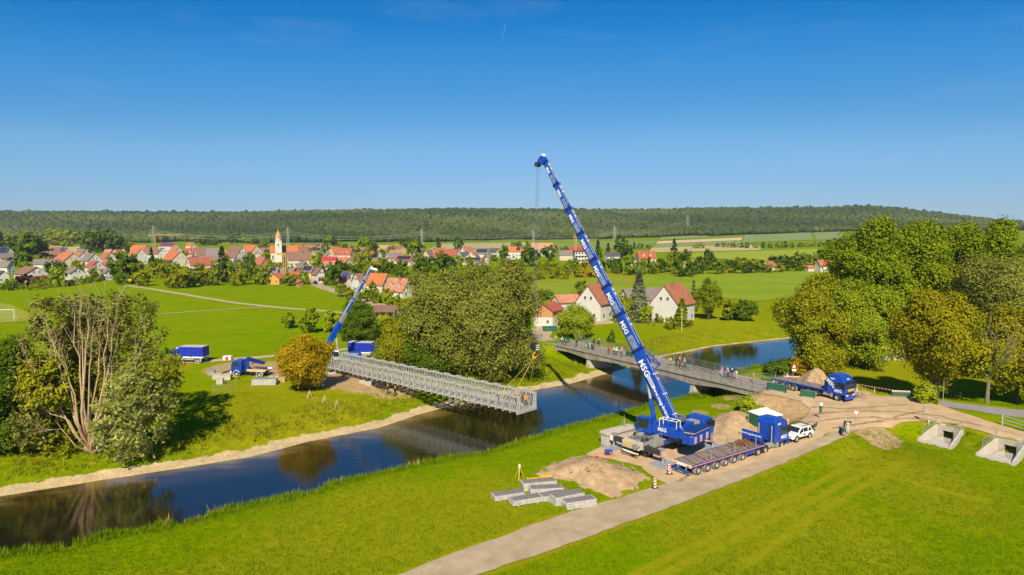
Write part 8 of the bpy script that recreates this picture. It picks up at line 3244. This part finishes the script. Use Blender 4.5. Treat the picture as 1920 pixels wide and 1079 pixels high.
def BP(x, y):
    """a photo pixel on the road bridge's deck"""
    return W(x, y, RBZ + .02)


brz = RBRZ
# bridge visitors: photo column, foot row, facing (radians added to the bridge axis), pose, shirt, trousers, headgear, label
FOLK = [
    (1042, 642, -1.6, 'stand', 'beige', 'grey', None, 'person in beige at the far end of the road bridge, before the walnut'),
    (1053, 646, 1.5, 'ride', 'white', 'black', 'white', 'left cyclist, in white, at the far end of the road bridge'),
    (1060, 648, 1.5, 'ride', 'grey', 'black', 'black', 'right cyclist, in grey, at the far end of the road bridge'),
    (1081, 650, -2.0, 'stand', 'navy', 'black', None, 'person in dark clothes standing alone on the road bridge near the walnut'),
    (1099, 653, -.3, 'stand', 'blue', 'beige', None, 'person in a bright blue shirt on the road bridge'),
    (1106, 655, -.2, 'stand', 'lightblue', 'white', None, 'person in a pale turquoise shirt beside the one in bright blue'),
    (1113, 648, 1.6, 'ride', 'black', 'black', 'black', 'left dark-clad cyclist at the far fence of the road bridge'),
    (1122, 650, 1.6, 'ride', 'navy', 'black', 'white', 'right dark-clad cyclist at the far fence of the road bridge'),
    (1141, 664, 1.2, 'ride', 'red', 'black', 'red', 'cyclist in a red jersey left of the boom'),
    (1151, 666, 1.2, 'ride', 'yellow', 'black', 'white', 'cyclist in yellow right behind the red jersey'),
    (1156, 667, 1.0, 'rail', 'white', 'black', 'white', 'person in white leaning between the cyclists left of the boom'),
    (1165, 668, 1.2, 'ride', 'pink', 'black', 'white', 'cyclist in pink next to the boom on its left'),
    (1226, 680, -.2, 'rail', 'navy', 'jeans', None, 'person in navy at the railing just right of the boom'),
    (1230, 681, .2, 'rail', 'pink', 'grey', None, 'person in pink at the railing just right of the boom'),
    (1235, 683, -.5, 'stand', 'beige', 'beige', None, 'person in beige standing two steps right of the boom'),
    (1258, 686, -.1, 'rail', 'yellow', 'grey', None, 'person in a neon yellow shirt leaning on the near railing'),
    (1268, 687, .1, 'rail', 'black', 'navy', 'black', 'dark-clad person at the near railing beside the neon yellow one'),
    (1275, 688, .0, 'rail', 'red', 'black', 'white', 'person in red at the near railing, third right of the boom'),
    (1284, 690, .15, 'rail', 'pink', 'black', 'white', 'person in pink bending over parked bicycles at the near railing'),
    (1353, 705, -.1, 'stand', 'pink', 'sky', None, 'person in pale pink standing alone at the near railing'),
    (1365, 709, .1, 'rail', 'pink', 'navy', 'white', 'left of two people in pink and navy near the right bridge end'),
    (1373, 710, .1, 'rail', 'navy', 'grey', 'white', 'right of two people in pink and navy near the right bridge end'),
    (1381, 712, -.1, 'rail', 'white', 'beige', None, 'person in white at the near railing near the right bridge end'),
    (1412, 717, -.1, 'walk', 'orange', 'grey', None, 'person in an orange shirt walking near the right bridge end'),
]
for x, y, a, ps, tp, lg, hm, lb in FOLK:
    person(BP(x, y), brz + a, ps, tp, lg, lb, hm, 'visitors on the road bridge')
    if ps == 'ride':
        bike(BP(x, y), brz + a - math.pi / 2, 'bicycle under the ' + lb)
for i, (x, y) in enumerate([(1272, 692), (1281, 694), (1290, 696), (1302, 696), (1312, 698), (1322, 700), (1332, 702), (1341, 703), (1360, 711), (1372, 714)]):
    bike(BP(x, y - 1), brz + random.uniform(-.06, .06), ORD[i] + ' bicycle from the left leaning in the row on the near railing', tilt=random.uniform(.05, .15))
for x, y, lb in ((1108, 655, 'green mesh barrier on the road bridge beside the turquoise shirt'), (1180, 669, 'green mesh barrier on the road bridge left beside the boom'), (1286, 684, 'green mesh barrier on the road bridge behind the leaning bicycles'), (1375, 702, 'green mesh barrier on the road bridge near its right end'), (1062, 640, 'green mesh barrier on the road bridge at its far end')):
    p = BP(x, y)
    o = empty('site_barrier', p, brz, lb, 'barrier', 'site barriers')
    MB().box(-1, 1, -.015, .015, .15, 1.0).build('mesh_panel', M_GREEN, o)
    for s_ in (-.85, .85): MB().box(s_ - .1, s_ + .1, -.3, .3, 0, .08).box(s_ - .03, s_ + .03, -.03, .03, .08, 1.05).build('foot', M_BLACK, o)
# workers and others on the ground
G = lambda x, y: WG(x, y)
person(G(1584, 811) + Vector((0, 0, .05)), .6, 'stand', 'black', 'grey', 'worker in dark clothes with yellow helmet at the green barrier', 'yellow')
person(G(1589, 814) + Vector((0, 0, .05)), -.5, 'stand', 'beige', 'white', 'bare-headed worker in pale trousers at the green barrier')
person(G(1606, 746) + Vector((0, 0, .05)), 1.2, 'walk', 'sky', 'beige', 'person in a light blue shirt pushing a bicycle past the lorry front')
bike(G(1611, 748) + Vector((0, 0, .05)), -.3, 'bicycle pushed past the front of the lorry on the ramp', 'bicycles at the yard')
person(G(645, 716), .3, 'stand', 'navy', 'navy', 'worker in navy with orange helmet on the sandy ground by the truss bridge', 'orange')
person(G(1800, 748) + Vector((-.5, 2.0, .05)), 2.5, 'walk', 'red', 'jeans', 'person in red walking on the shaded road at right')
for i, (x, y, lb) in enumerate([(TBL - 2.2, 2.4, 'worker in navy with yellow helmet inside the free end of the truss bridge'), (TBL - 1.0, 3.0, 'worker in an orange vest at the very tip of the truss bridge'), (TBL - 5.2, 1.5, 'worker in dark clothes inside the truss bridge left of the slings')]):
    q = on_truss(x, y, .18)
    person(q, TBRZ + .8 * i, 'stand', ('navy', 'orange', 'black')[i], 'navy', lb, ('yellow', 'orange', 'blue')[i])
for i, (x, y, lb) in enumerate([(727, 741, 'left worker with yellow helmet under the truss bridge at the bank'), (741, 744, 'right worker with yellow helmet under the truss bridge at the bank'), (579, 733, 'left worker in the shade of the golden maple'), (590, 730, 'right worker in the shade of the golden maple')]):
    person(G(x, y), i, 'stand', 'navy', 'navy', lb, 'yellow')
person(G(1245, 905) * 0 + W(1225, 800, 2.4) * 0 + (SLEW + Vector((0, 0, 0))) * 0 + G(668, 560), .5, 'walk', 'blue', 'navy', 'tiny walker on the village road beside the small boom')
# far-end clutter by the farm: bikes and a green bench
for x, y, lb in ((1004, 634, 'bicycle parked left at the far road by the willow'), (1012, 635, 'bicycle parked right at the far road by the willow')):
    bike(WG(x, y) + Vector((0, 0, .06)), .4, lb, 'bicycles at the far road')
p = WG(1031, 621)
o = empty('green_container', p, R(8), 'green skip container before the brick barn', 'container')
MB().prism([(-1.6, .15), (1.6, .15), (2.0, 1.2), (-2.0, 1.2)], -.9, .9, 'y').build('tub', M_GREEN, o)
for x in (-1.2, 0, 1.2): MB().box(x - .06, x + .06, -.96, -.9, .15, 1.2).build('rib', M_GREEN, o)
MB().box(-2.05, 2.05, -.97, -.90, 1.12, 1.24).box(-2.05, 2.05, .90, .97, 1.12, 1.24).build('rim', M_GREEN, o)
drop(BIKE)


# ---------------------------------------------------------------- the summer air
def air():
    m = bpy.data.materials.new('summer_haze')
    m.use_nodes = True
    n = m.node_tree
    n.nodes.clear()
    o = n.nodes.new('ShaderNodeOutputMaterial')
    v = n.nodes.new('ShaderNodeVolumePrincipled')
    v.inputs['Color'].default_value = (.80, .88, 1.0, 1)
    v.inputs['Density'].default_value = .00007
    v.inputs['Anisotropy'].default_value = .2
    n.links.new(v.outputs[0], o.inputs['Volume'])
    tag(MB().box(-4400, 4400, -400, 4750, -70, 215).build('haze', m), 'thin summer haze over the whole valley', 'haze', kind='stuff')


air()
a, c = WY(941, 76, 26000), WY(948, 46, 26000)
tag(MB().tube(a, c, 3, 8, n=8).build('contrail', mat('contrail_ice', (.22, .30, .40), 1.0, var=.02, spec=0)), 'short thin white contrail high in the sky', 'contrail', kind='stuff')
